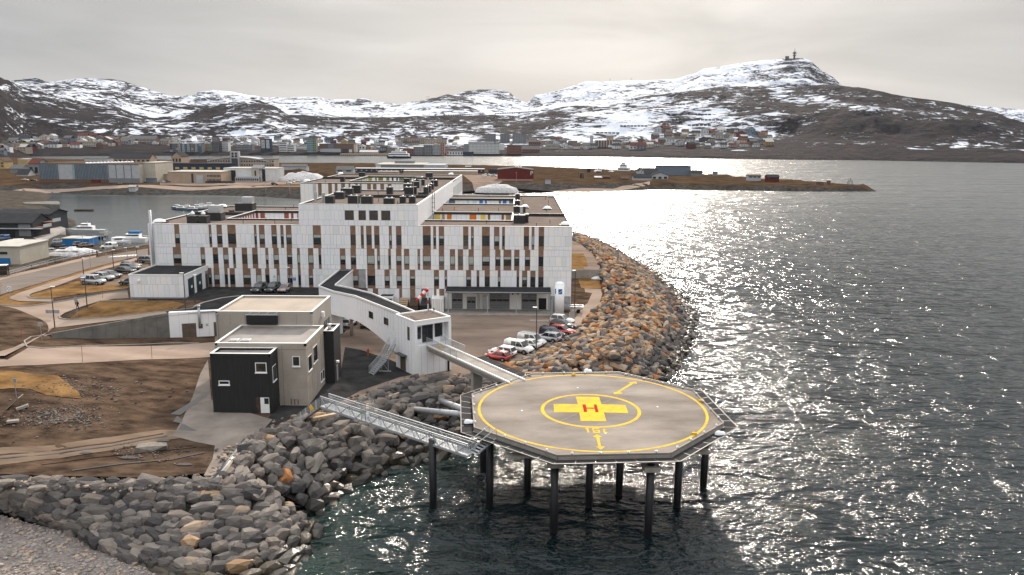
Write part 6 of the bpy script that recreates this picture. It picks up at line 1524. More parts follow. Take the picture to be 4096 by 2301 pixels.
for x, y, dg, k, c, l in ((35, 838, 200, 'van', 'blue', 'blue-grey van at the left edge of the harbour car park'), (265, 915, 200, 'van', 'white', 'white minibus parked before the black boathouse'), (420, 935, 210, 'hatch', 'black', 'black hatchback next to the white minibus'),
                          (975, 960, 30, 'suv', 'black', 'black SUV left of the blue container'), (985, 885, 30, 'hatch', 'silver', 'silver car half hidden behind the black SUV by the container'), (1335, 935, 60, 'suv', 'grey', 'grey SUV just right of the blue container'),
                          (1440, 950, 55, 'estate', 'brown', 'dusty brown estate with luggage right of the grey SUV'), (665, 1058, -12, 'van', 'white', 'white delivery van behind the concrete ramp wall'), (880, 1058, 20, 'suv', 'silver', 'silver SUV with a load at the back behind the ramp wall'),
                          (1110, 1040, 40, 'suv', 'grey', 'dark SUV behind the snow heap'), (1260, 1025, 20, 'estate', 'white', 'white estate behind the snow heap'), (1810, 975, 200, 'van', 'white', 'white minibus parked beside the pontoon gate'), (405, 1070, 60, 'suv', 'red', 'red SUV beside the beige hall with the blue stripe')):
    car(l, at(*Q6(x, y), 2.85), dg, k, c, G5, detail=1)
G6 = 'cars parked along the spit road'
for cr, x, y, dg, k, c, l in ((T2, 385, 848, 0, 'hatch', 'silver', 'silver car parked before the long beige workshop'), (T2, 2020, 882, 0, 'suv', 'black', 'dark SUV driving on the spit road right of the white office'), (T2, 2230, 863, -20, 'sedan', 'white', 'white saloon nearest in the row by the snow bank'), (T2, 2270, 850, -20, 'suv', 'silver', 'silver SUV second in the row by the snow bank'),
                              (T2, 2325, 835, -20, 'suv', 'white', 'white SUV third in the row by the snow bank'), (T2, 2365, 822, -20, 'hatch', 'black', 'black car fourth in the row by the snow bank'), (T1, 430, 955, 0, 'sedan', 'silver', 'silver car on the road left of the ribbed warehouse'), (T1, 580, 965, 0, 'suv', 'navy', 'dark blue car on the road left of the ribbed warehouse'), (T1, 2050, 1020, 0, 'hatch', 'brown', 'brown car on the spit road before the warehouse'),
                              (T1, 2280, 985, 0, 'hatch', 'black', 'black car parked left at the warehouse end wall'), (T1, 2350, 985, 0, 'estate', 'grey', 'grey estate parked at the warehouse end wall'), (T1, 2455, 985, 0, 'suv', 'white', 'white car parked beside the blue container at the warehouse'), (T2, 450, 848, 0, 'suv', 'black', 'black car parked second before the beige workshop'),
                              (T4, 790, 895, -85, 'van', 'white', 'white truck on the road left of the red hall'), (T4, 825, 880, -85, 'van', 'white', 'white van behind the white truck left of the red hall'), (T4, 885, 875, -60, 'suv', 'silver', 'silver car left of the red hall'), (T4, 970, 890, 0, 'van', 'silver', 'pale van close beside the red hall wall')):
    car(l, at(*cr(x, y), 5.05), dg, k, c, G6, detail=1)
# flatbed trailer behind the gas tank
p = atl(*Zt(610, 850)); tr = thing('flatbed_truck', 'small white drop-side truck bed standing beside the gas tank', 'truck', p, R(-8))
q = MB(); q.box((-1.9, -1.0, .8), (1.9, 1.0, .95)); q.build('bed', 'galv', tr)
for a, c in (((-1.9, -1.04, .95), (1.9, -.98, 1.4)), ((-1.9, .98, .95), (1.9, 1.04, 1.4)), ((1.86, -.97, .95), (1.92, .97, 1.4))): q = MB(); q.box(a, c); q.build('side_board', 'alu', tr)
q = MB(); q.box((-3.6, -.95, .7), (-1.95, .95, 2.0)); q.build('cab', 'paint_white', tr)
for sy in (-.85, .85):
    for x in (1.0, -2.7): q = MB(); q.tube((x, sy - .12, .36), (x, sy + .12, .36), .36, 12); q.build('wheel', 'tyre', tr)
# ------------------------------------------------------------------ yard fittings
p = Vector((9.25, 152.5, 4.2)); gt = thing('gas_tank', 'tall white upright gas tank with a blue square emblem by the hospital corner', 'tank', p)
q = MB(); q.tube((0, 0, .5), (0, 0, 6.6), .93, 24); q.dome((0, 0, 6.6), .93, .5, 0, 24, 4); q.build('vessel', 'white', gt, True)
for a0, a1, nm in ((-1.9, -1.05, 'emblem'), (-2.85, -2.45, 'emblem')):
    q = MB(); n = 6
    for k in range(n):
        a, c = a0 + (a1 - a0) * k / n, a0 + (a1 - a0) * (k + 1) / n; q.face([(.945 * math.cos(t), .945 * math.sin(t), z) for t, z in ((a, 4.75), (c, 4.75), (c, 5.75), (a, 5.75))])
    o = q.build(nm, 'blue', gt)
    q = MB()
    for k in range(n):
        f = lambda t: (t - a0) / (a1 - a0); a, c = a0 + (a1 - a0) * k / n, a0 + (a1 - a0) * (k + 1) / n
        q.face([(.952 * math.cos(t), .952 * math.sin(t), 4.85 + f(t) * .55 + d_) for t, d_ in ((a, 0), (c, 0), (c, .14), (a, .05))])
    q.build('emblem_stroke', 'white', o)
q = MB()
for k in range(4): a = k * PI / 2 + .4; q.tube((.7 * math.cos(a), .7 * math.sin(a), 0), (.7 * math.cos(a), .7 * math.sin(a), .6), .1, 6)
q.build('foot', 'steel', gt)
q = MB(); q.tube((-1.3, .4, 0), (-1.3, .4, 4.0), .14, 8); q.tube((-1.55, .5, 0), (-1.55, .5, 3.4), .1, 8); q.build('evaporator_pipe', 'galv', gt)
fen = thing('mesh_fence', 'grey steel mesh fence beside the gas tank', 'fence', (10.9, 148.0, 4.25))
for x, y in ((0, 0), (1.2, 2.6), (-2.4, -.2)): q = MB(); q.tube((x, y, 0), (x, y, 2.0), .05, 6); q.build('post', 'galv', fen)
q = MB(); q.face([(0, 0, .1), (1.2, 2.6, .1), (1.2, 2.6, 2), (0, 0, 2)]); q.build('mesh', 'net_steel', fen)
# skips, container and recessed base by the wall
for k, (x0, x1, m, l) in enumerate(((495, 590, 'wood_pale', 'open skip piled with pale pallets, left of three by the hospital wall'), (600, 700, 'wood_dark', 'skip covered with brown tarpaulin, middle of three by the hospital wall'), (718, 815, 'black', 'black lidded skip, right of three beside the windsock pole'))):
    a, c = aty(*s4(x0, 985), 154.5), aty(*s4(x1, 985), 154.5); t = thing('waste_skip', l, 'skip', (a.x, 154.5, 4.2), 0, 'waste skips along the hospital wall'); w = c.x - a.x
    q = MB(); q.prism([(0, 0), (w, 0), (w, 3.2), (0, 3.2)], 0, 1.5); q.build('bin', 'wood_dark' if k < 2 else 'black', t)
    q = MB(); q.prism([(.06, .06), (w - .06, .06), (w - .06, 3.14), (.06, 3.14)], 1.502, [1.7, 1.75, 2.7, 2.6]); q.build('load', m, t)
    if k == 0:
        for j in range(4): q = MB(); q.box((.1, .2 + .7 * j, 2.0 + .18 * j), (w - .1, .75 + .7 * j, 2.1 + .2 * j)); q.build('pallet', 'wood_pale', t)
cn = thing('storage_container', 'small weathered white container between the skips and the loading dock', 'container', (-15.9, 155.2, 4.2), R(3))
q = MB(); q.box((0, 0, .12), (2.35, 3.8, 2.9)); q.build('box', 'panel_cream', cn)
q = MB(); 
for x in (.35, .85, 1.5, 2.0): q.tube((x, -.04, .2), (x, -.04, 2.8), .03, 5)
q.box((1.16, -.03, .2), (1.2, -.002, 2.8)); q.build('lock_rod', 'steel', cn)
q = MB(); q.box((-.03, -.03, 2.9), (2.38, 3.83, 2.96)); q.build('top', 'cap', cn)
# windsock on the tower roof
ws = thing('windsock', 'red and white striped windsock on a banded pole on the tower roof', 'windsock', (-12.95, 120.9, 12.2))
for k in range(6): q = MB(); q.tube((0, 0, .6 * k), (0, 0, .6 * (k + 1)), .06, 8); q.build('pole_band', ('red', 'white')[k % 2], ws)
q = MB(); q.tube((0, 0, 0), (0, 0, .7), .13, 8); q.build('base', 'steel', ws)
w0, w1 = Vector((-.05, 0, 3.55)), Vector((-1.75, -.3, 1.75))
for k in range(5): 
    a, c = w0.lerp(w1, k / 5), w0.lerp(w1, (k + 1) / 5); q = MB(); q.tube(a, c, .34 - .035 * k, 12, 0, .34 - .035 * (k + 1), caps=k in (0, 4)); q.build('sock_band', ('red', 'white')[k % 2], ws, True)
# hydrants
for f, (u, v), l in ((atl, k5(66, 1085), 'red hydrant standing on the yard left of the steel stair'), (atu, Z7(2125, 235), 'red hydrant in the grass strip by the hospital corner')):
    p = f(u, v); q = MB(); q.tube((0, 0, 0), (0, 0, 1.1), .14, 8); q.dome((0, 0, 1.1), .16, .2, 0, 8, 3); q.tube((-.28, 0, .85), (.28, 0, .85), .08, 6); obj1('hydrant', l, 'hydrant', q, 'red_rust', p)
# lamp posts
def lamp(label, p, h, arm=.0, adeg=180, m='dark_steel'):
    t = thing('street_lamp', label, 'street lamp', p, R(adeg), 'street lamps'); q = MB(); q.tube((0, 0, 0), (0, 0, h), .10, 8, 0, .06); q.build('pole', m, t)
    q = MB(); q.tube((0, 0, h), (max(arm, .1), 0, h + .08), .045, 6); q.build('arm', m, t)
    q = MB(); q.box((arm - .05, -.16, h + .04), (arm + .62, .16, h + .14)); q.build('lamp_head', 'white', t)
def lampat(label, base, top, fn, **k):
    p = fn(*base); T = aty(*top, p.y); lamp(label, p, T.z - p.z, **k)
lampat('tall lamp post on the yard between the parked vans', ZY_(1265, 1070), ZY_(1268, 165), atl)
lampat('dark lamp post beside the gas tank and the path', Zt(630, 930), Zt(645, 145), atl)
lampat('lamp post at the head of the ramp wall', Z1b(530, 515), Z1b(490, 118), atu, adeg=0)
lampat('lamp post beside the walking person', Z1b(842, 322), Z1b(822, 30), atu)
lampat('lamp post on the dark car park before the garage corner', s3(628, 1035), s3(600, 630), atu)
lampat('lamp post beside the garage doors', s3(722, 932), s3(708, 650), atu, adeg=0)
lampat('lamp post by the parked rose hatchback', s3(1706, 855), s3(1693, 572), atu)
for k, (b_, t_) in enumerate((((1310, 425), (1295, 135)), ((1420, 312), (1395, 0)), ((1778, 325), (1757, 5)), ((1990, 145), (1985, -30)), ((2150, 235), (2135, -40)))):
    lampat(('first', 'second', 'third', 'fourth', 'fifth')[k] + ' street lamp from the left along the street footway', Z7(*b_), Z7(*t_), atu, adeg=(0, 180)[k % 2], m=('dark_steel', 'galv')[k in (1, 3)])
for k, (cr, b_, t_) in enumerate(((cA, (1858, 235), (1855, 55)), (cA, (2205, 230), (2200, -10)), (T4, (1355, 985), (1368, 822)), (T2, (2143, 810), (2140, 740)))):
    p = at(*cr(*b_), (0.5, .5, 5, 5)[k]) if k > 1 else at(*cr(b_[0], b_[1] - 175), 4.6); T = aty(*cr(*t_), p.y)
    lamp(('pale mast on the far bank left of the rear wing, the shorter of two', 'pale mast on the far bank left of the rear wing, the taller of two', 'lamp post before the red hall', 'lamp post near the row of cars on the spit')[k], p, max(5, T.z - p.z), m='galv')
# traffic signs, bus shelter, guard rails
def post_sign(label, p, h, mk_, name='traffic_sign', cat='sign', rz=0):
    t = thing(name, label, cat, p, rz); q = MB(); q.tube((0, 0, 0), (0, 0, h), .045, 6); q.build('post', 'galv', t); mk_(t, h)
def tri(t, h):
    q = MB(); q.prism([(-.5, 0), (.5, 0), (0, .86)], 0, .03); o = q.build('plate', 'red_rust', t); o.rotation_euler = (PI / 2, 0, 0); o.location = (0, -.05, h - .9)
    q = MB(); q.prism([(-.32, .1), (.32, .1), (0, .64)], 0, .01); o = q.build('plate_face', 'white', t); o.rotation_euler = (PI / 2, 0, 0); o.location = (0, -.085, h - .9)
def sq(m, w=.7, h_=.7, ring=None):
    def f(t, h):
        q = MB(); q.box((-w / 2, -.07, h - h_), (w / 2, -.045, h)); q.build('plate', m, t)
        if ring:
            q = MB()
            for k in range(16):
                a, c = 2 * PI * k / 16, 2 * PI * (k + 1) / 16; q.face([(r_ * math.cos(x), -.075, h - h_ / 2 + r_ * math.sin(x)) for x, r_ in ((a, w * .24), (a, w * .38), (c, w * .38), (c, w * .24))][::-1])
            q.build('symbol', ring, t)
    return f
post_sign('triangular red-bordered warning sign at the left edge of the street', atu(*Z7(12, 700)), 2.6, tri)
post_sign('pale square sign with a grey ring on the grass by the footway', atu(*Z7(170, 845)), 3.3, sq('white', .8, .9, 'steel'))
post_sign('small pale sign board next to the walking person', atu(*Z7(1210, 1050)), 3.6, sq('alu', .5, .9))
post_sign('grey back of a sign on the lower grass verge', atl(*Z1b(405, 635)), 3.0, sq('steel', .8, .6))
post_sign('blue square pedestrian sign beyond the crossing', atu(*Z7(1945, 25)), 2.4, sq('blue', .7, .7, 'white')); post_sign('second blue pedestrian sign before the crossing', atu(*Z7(1660, 120)), 5.0, sq('blue', .7, .7, 'white'))
post_sign('wide grey direction board seen from behind at the road junction', atl(*Z1b(515, 425), 0), 1.6, sq('steel', 2.4, .6), 'direction_sign')
for cr, x, y, l in ((Z1b, 797, 845, 'thin red snow pole at the edge of the lower road'), (Z1b, 1466, 810, 'thin red snow pole beside the lower road near the black building'), (Z1b, 212, 640, 'thin red snow pole at the bend of the lower road'), (Z7, 1605, 760, 'leaning red snow pole by the ramp')):
    p = atl(*cr(x, y)) if cr is Z1b else atu(*cr(x, y)); q = MB(); q.tube((0, 0, 0), (.05, 0, 2.4), .035, 5); obj1('snow_pole', l, 'pole', q, 'rust_fence', p, group='red snow poles')
def rail(label, P, post=2.5, h=.9):
    t = thing('guard_rail', label, 'guard rail'); q = MB(); q2 = MB()
    for a, c in zip(P, P[1:]):
        L = (c - a).length; n = max(1, int(L / post)); up = Vector((0, 0, h)); q.bar(a + up * .55, c + up * .55, .06, .28); q.bar(a + up * 1.15, c + up * 1.15, .06, .1)
        for k in range(n + 1): q2.bar(a.lerp(c, k / n), a.lerp(c, k / n) + up * 1.15, .09, .09, 0, (0, 1, 0))
    q.build('rail', 'galv', t); q2.build('posts', 'galv', t, kind='stuff')
rail('long grey guard rail along the ramp beside the street at left', [atu(*Z7(*p)) for p in ((135, 405), (500, 300), (860, 205), (1115, 150))])
rail('grey guard rail between the street and the boat harbour', [atu(*Z7(*p)) for p in ((1235, 128), (1450, 70), (1800, 25), (2310, -75))])
bs = thing('bus_shelter', 'glass bus shelter with a rounded roof at the left edge of the street', 'bus shelter', atu(*Z7(50, 415)), R(15))
q = MB(); q.box((-2, -.7, 2.4), (1.0, .8, 2.55)); q.build('roof', 'cap', bs); q = MB(); q.box((-2, .7, .2), (1.0, .74, 2.4)); q.box((.96, -.6, .2), (1.0, .7, 2.4)); q.build('glass_wall', 'glass', bs)
for x in (-2, -.5, 1.0): q = MB(); q.bar((x, .76, 0), (x, .76, 2.4), .08, .08, 0, (0, 1, 0)); q.build('post', 'dark_steel', bs)
# people
def person(label, p, rz, coat, legs, bag=False, lean=.1, stride=.25):
    t = thing('person', label, 'person', p, rz)
    V = [(0, 0, .95), (0, .0, 1.18), (lean * .6, 0, 1.42), (lean, 0, 1.52), (lean * 1.4, 0, 1.66), (0, .10, .90), (stride * .7, .11, .50), (stride, .11, .07), (stride + .18, .11, .04), (0, -.10, .90), (-stride * .3, -.11, .48), (-stride, -.11, .08), (-stride + .16, -.11, .03),
         (lean * .6, .21, 1.40), (lean * .6 - .04, .27, 1.12), (lean * .6 + .16, .24, .92), (lean * .6, -.21, 1.40), (lean * .6 + .02, -.27, 1.12), (lean * .6 + .20, -.22, .98)]
    E_ = [(0, 1), (1, 2), (2, 3), (3, 4), (0, 5), (5, 6), (6, 7), (7, 8), (0, 9), (9, 10), (10, 11), (11, 12), (2, 13), (13, 14), (14, 15), (2, 16), (16, 17), (17, 18)]
    rad = [.17, .16, .18, .07, .12, .11, .08, .055, .05, .11, .08, .055, .05, .08, .065, .045, .08, .065, .045]
    me = bpy.data.meshes.new('figure'); me.from_pydata(V, E_, []); o = put('figure', me); 
    sk = o.modifiers.new('skin', 'SKIN'); o.modifiers.new('sub', 'SUBSURF').levels = 1
    for i, v in enumerate(me.skin_vertices[0].data): v.radius = (rad[i], rad[i] * (.8 if i < 3 else 1)); v.use_root = i == 0
    dg = bpy.context.evaluated_depsgraph_get(); m2 = bpy.data.meshes.new_from_object(o.evaluated_get(dg)); bpy.data.objects.remove(o)
    m2.materials.clear(); m2.materials.append(M[coat]); m2.materials.append(M[legs]); m2.materials.append(M['skin'])
    for f in m2.polygons: f.material_index = 1 if f.center.z < .93 else (2 if f.center.z > 1.50 else 0); f.use_smooth = True
    put('figure', m2, t); q = MB(); q.dome((lean * 1.4 - .01, 0, 1.66), .115, .13, 0, 10, 3); q.build('hair', 'black', t, True)
    if bag: q = MB(); q.box((lean * .5 - .36, -.17, 1.0), (lean * .5 - .14, .17, 1.46)); q.build('rucksack', 'black', t)
mk('jacket', (.03, .035, .03), .8); mk('trousers', (.055, .035, .025), .8)
person('person in dark jacket and brown trousers with a rucksack, walking with head bowed', atu(*Z7(1212, 940), .1), R(-20), 'jacket', 'trousers', True, .16, .2)
person('person dressed in black walking beside the street near the crossing', atu(*Z7(1518, 105), .08), R(60), 'black', 'black', False, .05, .15)
# ------------------------------------------------------------------ buildings across the water
def facade_windows(par, w, z0, z1, rows, cols, y=0., ww=.55, wh=.5, m='glass', x0=0., name='windows'):
    if rows * cols == 0: return
    q = MB(); dx = w / cols; dz_ = (z1 - z0) / rows
    for r in range(rows):
        for c in range(cols):
            x = x0 + dx * (c + .5); z = z0 + dz_ * (r + .5); q.box((x - dx * ww / 2, y - .12, z - dz_ * wh / 2), (x + dx * ww / 2, y + .02, z + dz_ * wh / 2))
    o = q.build(name, m, par)
    if rows * cols > 1: o['kind'] = 'stuff'
    return o
WALLC = {'white': (.62, .62, .61), 'cream': (.46, .42, .35), 'yellow': (.42, .31, .15), 'ochre': (.33, .20, .085), 'red': (.135, .030, .024), 'brick': (.24, .11, .075), 'grey': (.22, .22, .225), 'dark': (.06, .062, .068), 'blue': (.15, .185, .225), 'teal': (.26, .36, .36), 'green': (.27, .30, .20), 'beige': (.38, .31, .25), 'tan': (.40, .30, .22), 'brown': (.16, .10, .075), 'orange': (.50, .19, .05), 'pink': (.42, .26, .22), 'light': (.42, .43, .44), 'navy': (.035, .05, .08)}
for k_, c_ in WALLC.items(): mk('w_' + k_, c_, .8, .06, .3)
ROOFC = {'dark': (.05, .05, .052), 'grey': (.14, .135, .13), 'red': (.13, .05, .038), 'pale': (.42, .40, .36), 'brown': (.10, .075, .06), 'snowy': (.55, .54, .52)}
for k_, c_ in ROOFC.items(): mk('r_' + k_, c_, .8, .08, .4)
def place(cr, x0, y0, x1, y1, z):
    """left and right foot and height of a box whose front fills a pixel rectangle"""
    if z == 'hill':
        a = cr(x0, y1); c = cr(x1, y1); s = .62890625
        p = hill_pt((a[0] + c[0]) / 2 * s, (a[1] + c[1]) / 2 * s)
        k = px(p); u, v = (a[0] + c[0]) / 2, a[1]
        w = (c[0] - a[0]) / k; h = (y1 - y0) * (a[0] - c[0]) / (x0 - x1) / k
        L = p - Vector((w / 2, 0, 0)); return L, w, h
    L = at(*cr(x0, y1), z); Rr = at(*cr(x1, y1), z); T = aty(*cr(x0, y0), L.y)
    return L, Rr.x - L.x, T.z - L.z
def bld(name, label, cat, cr, rect, z, depth=12., wall='white', roof='dark', style='flat', rows=0, cols=0, group=None, rz=0., win='glass', ww=.55, wh=.5, eave=.62, parapet_=True, sink=2.5):
    L, w, h = place(cr, *rect, z)
    t = thing(name, label, cat, L, rz, group)
    if style == 'flat':
        q = MB(); q.box((0, 0, -sink), (w, depth, h)); q.build('wall', 'w_' + wall, t)
        q = MB(); q.box((-.25, -.25, h), (w + .25, depth + .25, h + max(.25, h * .03))); q.build('roof', 'r_' + roof, t); zt = h
    elif style == 'gable':                     # ridge across the view
        zt = h * eave; q = MB(); q.box((0, 0, -sink), (w, depth, zt)); q.face([(0, 0, zt), (0, depth / 2, h - .1), (0, depth, zt)][::-1]); q.face([(w, 0, zt), (w, depth / 2, h - .1), (w, depth, zt)]); q.build('wall', 'w_' + wall, t)
        q = MB(); o_ = .35
        for s in (0, 1):
            y0_, y1_ = (-o_, depth / 2) if s == 0 else (depth + o_, depth / 2); P = [(-o_, y0_, zt - .1), (w + o_, y0_, zt - .1), (w + o_, y1_, h), (-o_, y1_, h)]; P2 = [(a, b_, c + .25) for a, b_, c in P]
            q.face(P2 if s == 0 else P2[::-1]); q.face(P[::-1] if s == 0 else P); q.face([P[0], P[1], P2[1], P2[0]])
        q.build('roof', 'r_' + roof, t)
    else:                                      # gable end towards the viewer
        zt = h * eave; q = MB(); q.box((0, 0, -sink), (w, depth, zt)); q.face([(0, 0, zt), (w, 0, zt), (w / 2, 0, h)]); q.face([(0, depth, zt), (w / 2, depth, h), (w, depth, zt)]); q.build('wall', 'w_' + wall, t)
        q = MB(); o_ = .35
        for s in (0, 1):
            xa, xb = (-o_, w / 2) if s == 0 else (w + o_, w / 2); P = [(xa, -o_, zt - .1), (xb, -o_, h), (xb, depth + o_, h), (xa, depth + o_, zt - .1)]; P2 = [(a, b_, c + .25) for a, b_, c in P]
            q.face(P2[::-1] if s == 1 else P2); q.face(P if s == 1 else P[::-1]); q.face([P[0], P[1], P2[1], P2[0]])
        q.build('roof', 'r_' + roof, t)
    facade_windows(t, w, zt * .04, zt * .97, rows, cols, 0, ww, wh, win)
    t['w'] = w; t['h'] = h
    return t, w, h
def addbox(t, name, m, a, c): q = MB(); q.box(a, c); return q.build(name, m, t)
mk('glow_win', (.55, .38, .10), .4, .1, .3)
# --- the spit, from left to right
t, w, h = bld('warehouse', 'long grey warehouse with blue-ribbed wall bays and a row of white roof domes', 'warehouse', T1, (695, 668, 2490, 985), 5, 45, 'light', 'brown')
q = MB(); q.box((.1, -.3, -.5), (w - .1, -.05, h * .17)); q.build('base', 'w_brown', t); q = MB(); q.box((w * .693, -.4, -.5), (w + .02, -.06, h * .25)); q.build('base', 'w_grey', t)
fx = lambda x: (x - 695) / (2490 - 695) * w
for x0, x1, n in ((700, 1050, 13), (1340, 1935, 22)):
    for k in range(n): a = fx(x0 + (x1 - x0) * k / n); addbox(t, 'rib', 'w_blue', (a, -.55, h * .18), (a + (fx(x1) - fx(x0)) / n * .45, -.02, h * .99))
addbox(t, 'wall_panel', 'w_teal', (fx(1290), -.2, 0), (fx(1335), -.02, h * .98)); M['w_teal2'] = M['w_teal']
for x in (1935, 2075, 2215, 2350): addbox(t, 'joint', 'w_dark', (fx(x), -.15, h * .26), (fx(x) + .25, -.02, h * .99))
q = MB()
for k in range(14): q.dome((fx(1540 + 36 * k), 2 + 2.2 * k, h + .3), 1.3, 1.0, 0, 8, 3)
q.build('roof_domes', 'white', t, kind='stuff')
addbox(t, 'side_wall', 'w_cream', (w, 0, -2), (w + .2, 44, h))
bld('side_building', 'pale end block of the warehouse, seen to the right of its corner', 'building', T2, (105, 560, 285, 845), 5, 30, 'cream', 'pale')
t, w, h = bld('works_building', 'long beige works building with a dark hipped roof and roof vents behind the warehouse', 'building', T1, (1870, 500, 2640, 650), 8, 16, 'tan', 'dark', 'gable', 1, 9, eave=.5); 
bld('works_wing', 'beige gabled end of the works building', 'building', T2, (510, 405, 660, 570), 8, 20, 'tan', 'dark', 'gable_end', 1, 3, eave=.62)
bld('store_building', 'low grey flat-roofed store to the left of the works building', 'building', T1, (1455, 578, 1870, 660), 8, 14, 'light', 'grey')
bld('dark_hall', 'long black hall with yellow lit windows behind the workshop', 'hall', T2, (290, 568, 1420, 700), 5, 16, 'navy', 'dark', rows=1, cols=9, win='glow_win', wh=.25, ww=.5)
bld('dark_hall', 'taller dark brown box hall between the black hall and the arched building', 'hall', T2, (785, 512, 1115, 600), 5, 14, 'brown', 'dark')
t, w, h = bld('office_building', 'large beige office building with an arched roof and a round-windowed stair tower', 'office building', T2, (1030, 500, 2060, 620), 6, 18, 'beige', 'grey', rows=2, cols=26, wh=.35)
q = MB(); n = 20; R0 = h * 1.0; P = []
for k in range(n + 1): x = w * k / n; P.append((x, h * .55 + h * .72 * (1 - ((x - w * .45) / (w * .56)) ** 2)))
for (xa, za), (xb, zb) in zip(P, P[1:]): q.face([(xa, -.06, h * .3), (xb, -.06, h * .3), (xb, -.06, max(zb, h * .3)), (xa, -.06, max(za, h * .3))])
q.build('arched_wall', 'w_beige', t)
q = MB()
for (xa, za), (xb, zb) in zip(P, P[1:]): q.face([(xa, -.6, za), (xb, -.6, zb), (xb, 18, zb), (xa, 18, za)]); q.face([(xa, -.6, za - .9), (xb, -.6, zb - .9), (xb, -.6, zb), (xa, -.6, za)])
q.build('arched_roof', 'w_light', t)
a, c = w * .365, w * .49
addbox(t, 'stair_tower', 'w_light', (a, -3, -2), (c, 2, h * 1.95)); 
for ix in (.3, .7):
    for iz in (1.35, 1.68): q = MB(); q.tube((a + (c - a) * ix, -3.15, h * iz), (a + (c - a) * ix, -2.95, h * iz), (c - a) * .14, 14); q.build('round_window', 'glass', t)
addbox(t, 'entrance', 'w_dark', (a + (c - a) * .12, -3.1, 0), (c - (c - a) * .12, -2.98, h * 1.1))
t, w, h = bld('workshop', 'long low tan workshop with a white flat roof and a row of parked cars', 'workshop', T2, (455, 690, 1270, 850), 5, 26, 'tan', 'pale')
facade_windows(t, w * .26, h * .05, h * .85, 2, 10, 0, .5, .45, 'glass', w * .73)
addbox(t, 'gate', 'w_light', (w * .53, -.25, 0), (w * .66, -.02, h * .72)); addbox(t, 'pilaster', 'w_dark', (w * .44, -.25, 0), (w * .475, -.02, h * .85)); addbox(t, 'joint', 'w_beige', (w * .25, -.2, 0), (w * .257, -.02, h))
q = MB()
for k in range(6): q.box((w * .74 + 3.4 * k, -4.4, -.2), (w * .74 + 3.4 * k + 2.3, -.6, 1.5))
q.build('tractors', 'w_dark', t, kind='stuff')
bld('workshop_wing', 'low tan wing joining the warehouse and the workshop', 'building', T2, (250, 730, 455, 830), 5, 16, 'tan', 'grey')
t, w, h = bld('white_office', 'white office with blank wall panels and a dark glazed stair beside the bare hill', 'office', T2, (1275, 640, 2065, 830), 5, 22, 'white', 'pale')
addbox(t, 'glazing', 'glass', (w * .08, -.3, 0), (w * .23, -.02, h * .86)); addbox(t, 'low_front', 'w_light', (w * .24, -3, -1), (w * .70, 0, h * .38)); facade_windows(t, w * .44, h * .04, h * .3, 1, 12, -3, .6, .6, 'glass', w * .25)
addbox(t, 'stair_block', 'w_cream', (w * .55, -1.5, -1), (w * .70, 4, h * 1.0)); addbox(t, 'glazed_strip', 'glass', (w * .74, -.3, 0), (w * .80, -.02, h * .95)); addbox(t, 'slot_window', 'glass', (w * .61, -1.7, h * .45), (w * .635, -1.48, h * .85))
q = MB(); q.prism([(w * .54, -1.7), (w * .76, -1.7), (w * .76, 5), (w * .54, 5)], h * 1.0, [h * 1.02, h * 1.02, h * 1.28, h * 1.28]); q.build('slanted_roof', 'w_grey', t); addbox(t, 'side_windows', 'w_light', (w, 0, -1), (w + .2, 21, h))
bld('gable_house', 'yellow gabled wooden house at the left edge above the harbour', 'house', T1, (-60, 565, 90, 735), 6, 14, 'yellow', 'brown', 'gable_end', 2, 2, eave=.62)
bld('gable_house', 'grey house with a red tiled roof left of the ribbed warehouse', 'house', T1, (505, 585, 690, 880), 4, 14, 'grey', 'red', 'gable', 1, 2, eave=.72)
bld('flat_house', 'pale yellow flat-roofed house left of the red-roofed house', 'house', T1, (320, 590, 500, 760), 5, 12, 'yellow', 'snowy')
bld('shed_building', 'low grey shed with a dark roof in front of the yellow house', 'shed', T1, (175, 690, 410, 850), 4, 12, 'grey', 'grey', 'gable', eave=.6); bld('shed_building', 'low black-roofed white shed left of the warehouse', 'shed', T1, (285, 765, 500, 895), 4, 10, 'light', 'dark', 'gable', eave=.35)
addq = lambda lab, cr, r, z, m, d=3, nm='container', cat='container': tag(bld(nm, lab, cat, cr, r, z, d, m, 'grey')[0])
addq('dark red container at the warehouse foot', T1, (1570, 940, 1700, 1005), 5, 'red'); addq('blue container at the end wall of the warehouse', T2, (125, 790, 270, 848), 5, 'blue'); addq('white and blue sign box on the warehouse corner', T1, (1905, 825, 2030, 905), 8.5, 'light', 3, 'kiosk', 'kiosk')
bld('boat_shed', 'small pale hut on the far bank of the boat harbour', 'hut', T1, (2210 // 1, 1040, 2330, 1105), 3.4, 4, 'light', 'pale', 'gable', eave=.6)
bld('long_shed', 'row of low grey sheds behind the bare hill on the spit', 'shed', T2, (2110, 583, 2500, 640), 8, 10, 'light', 'grey', 'gable', eave=.5); bld('gable_house', 'pale grey gabled house on the bare hill behind the hospital', 'house', T3, (615, 715, 915, 810), 6, 12, 'light', 'grey', 'gable', 1, 2, eave=.4)
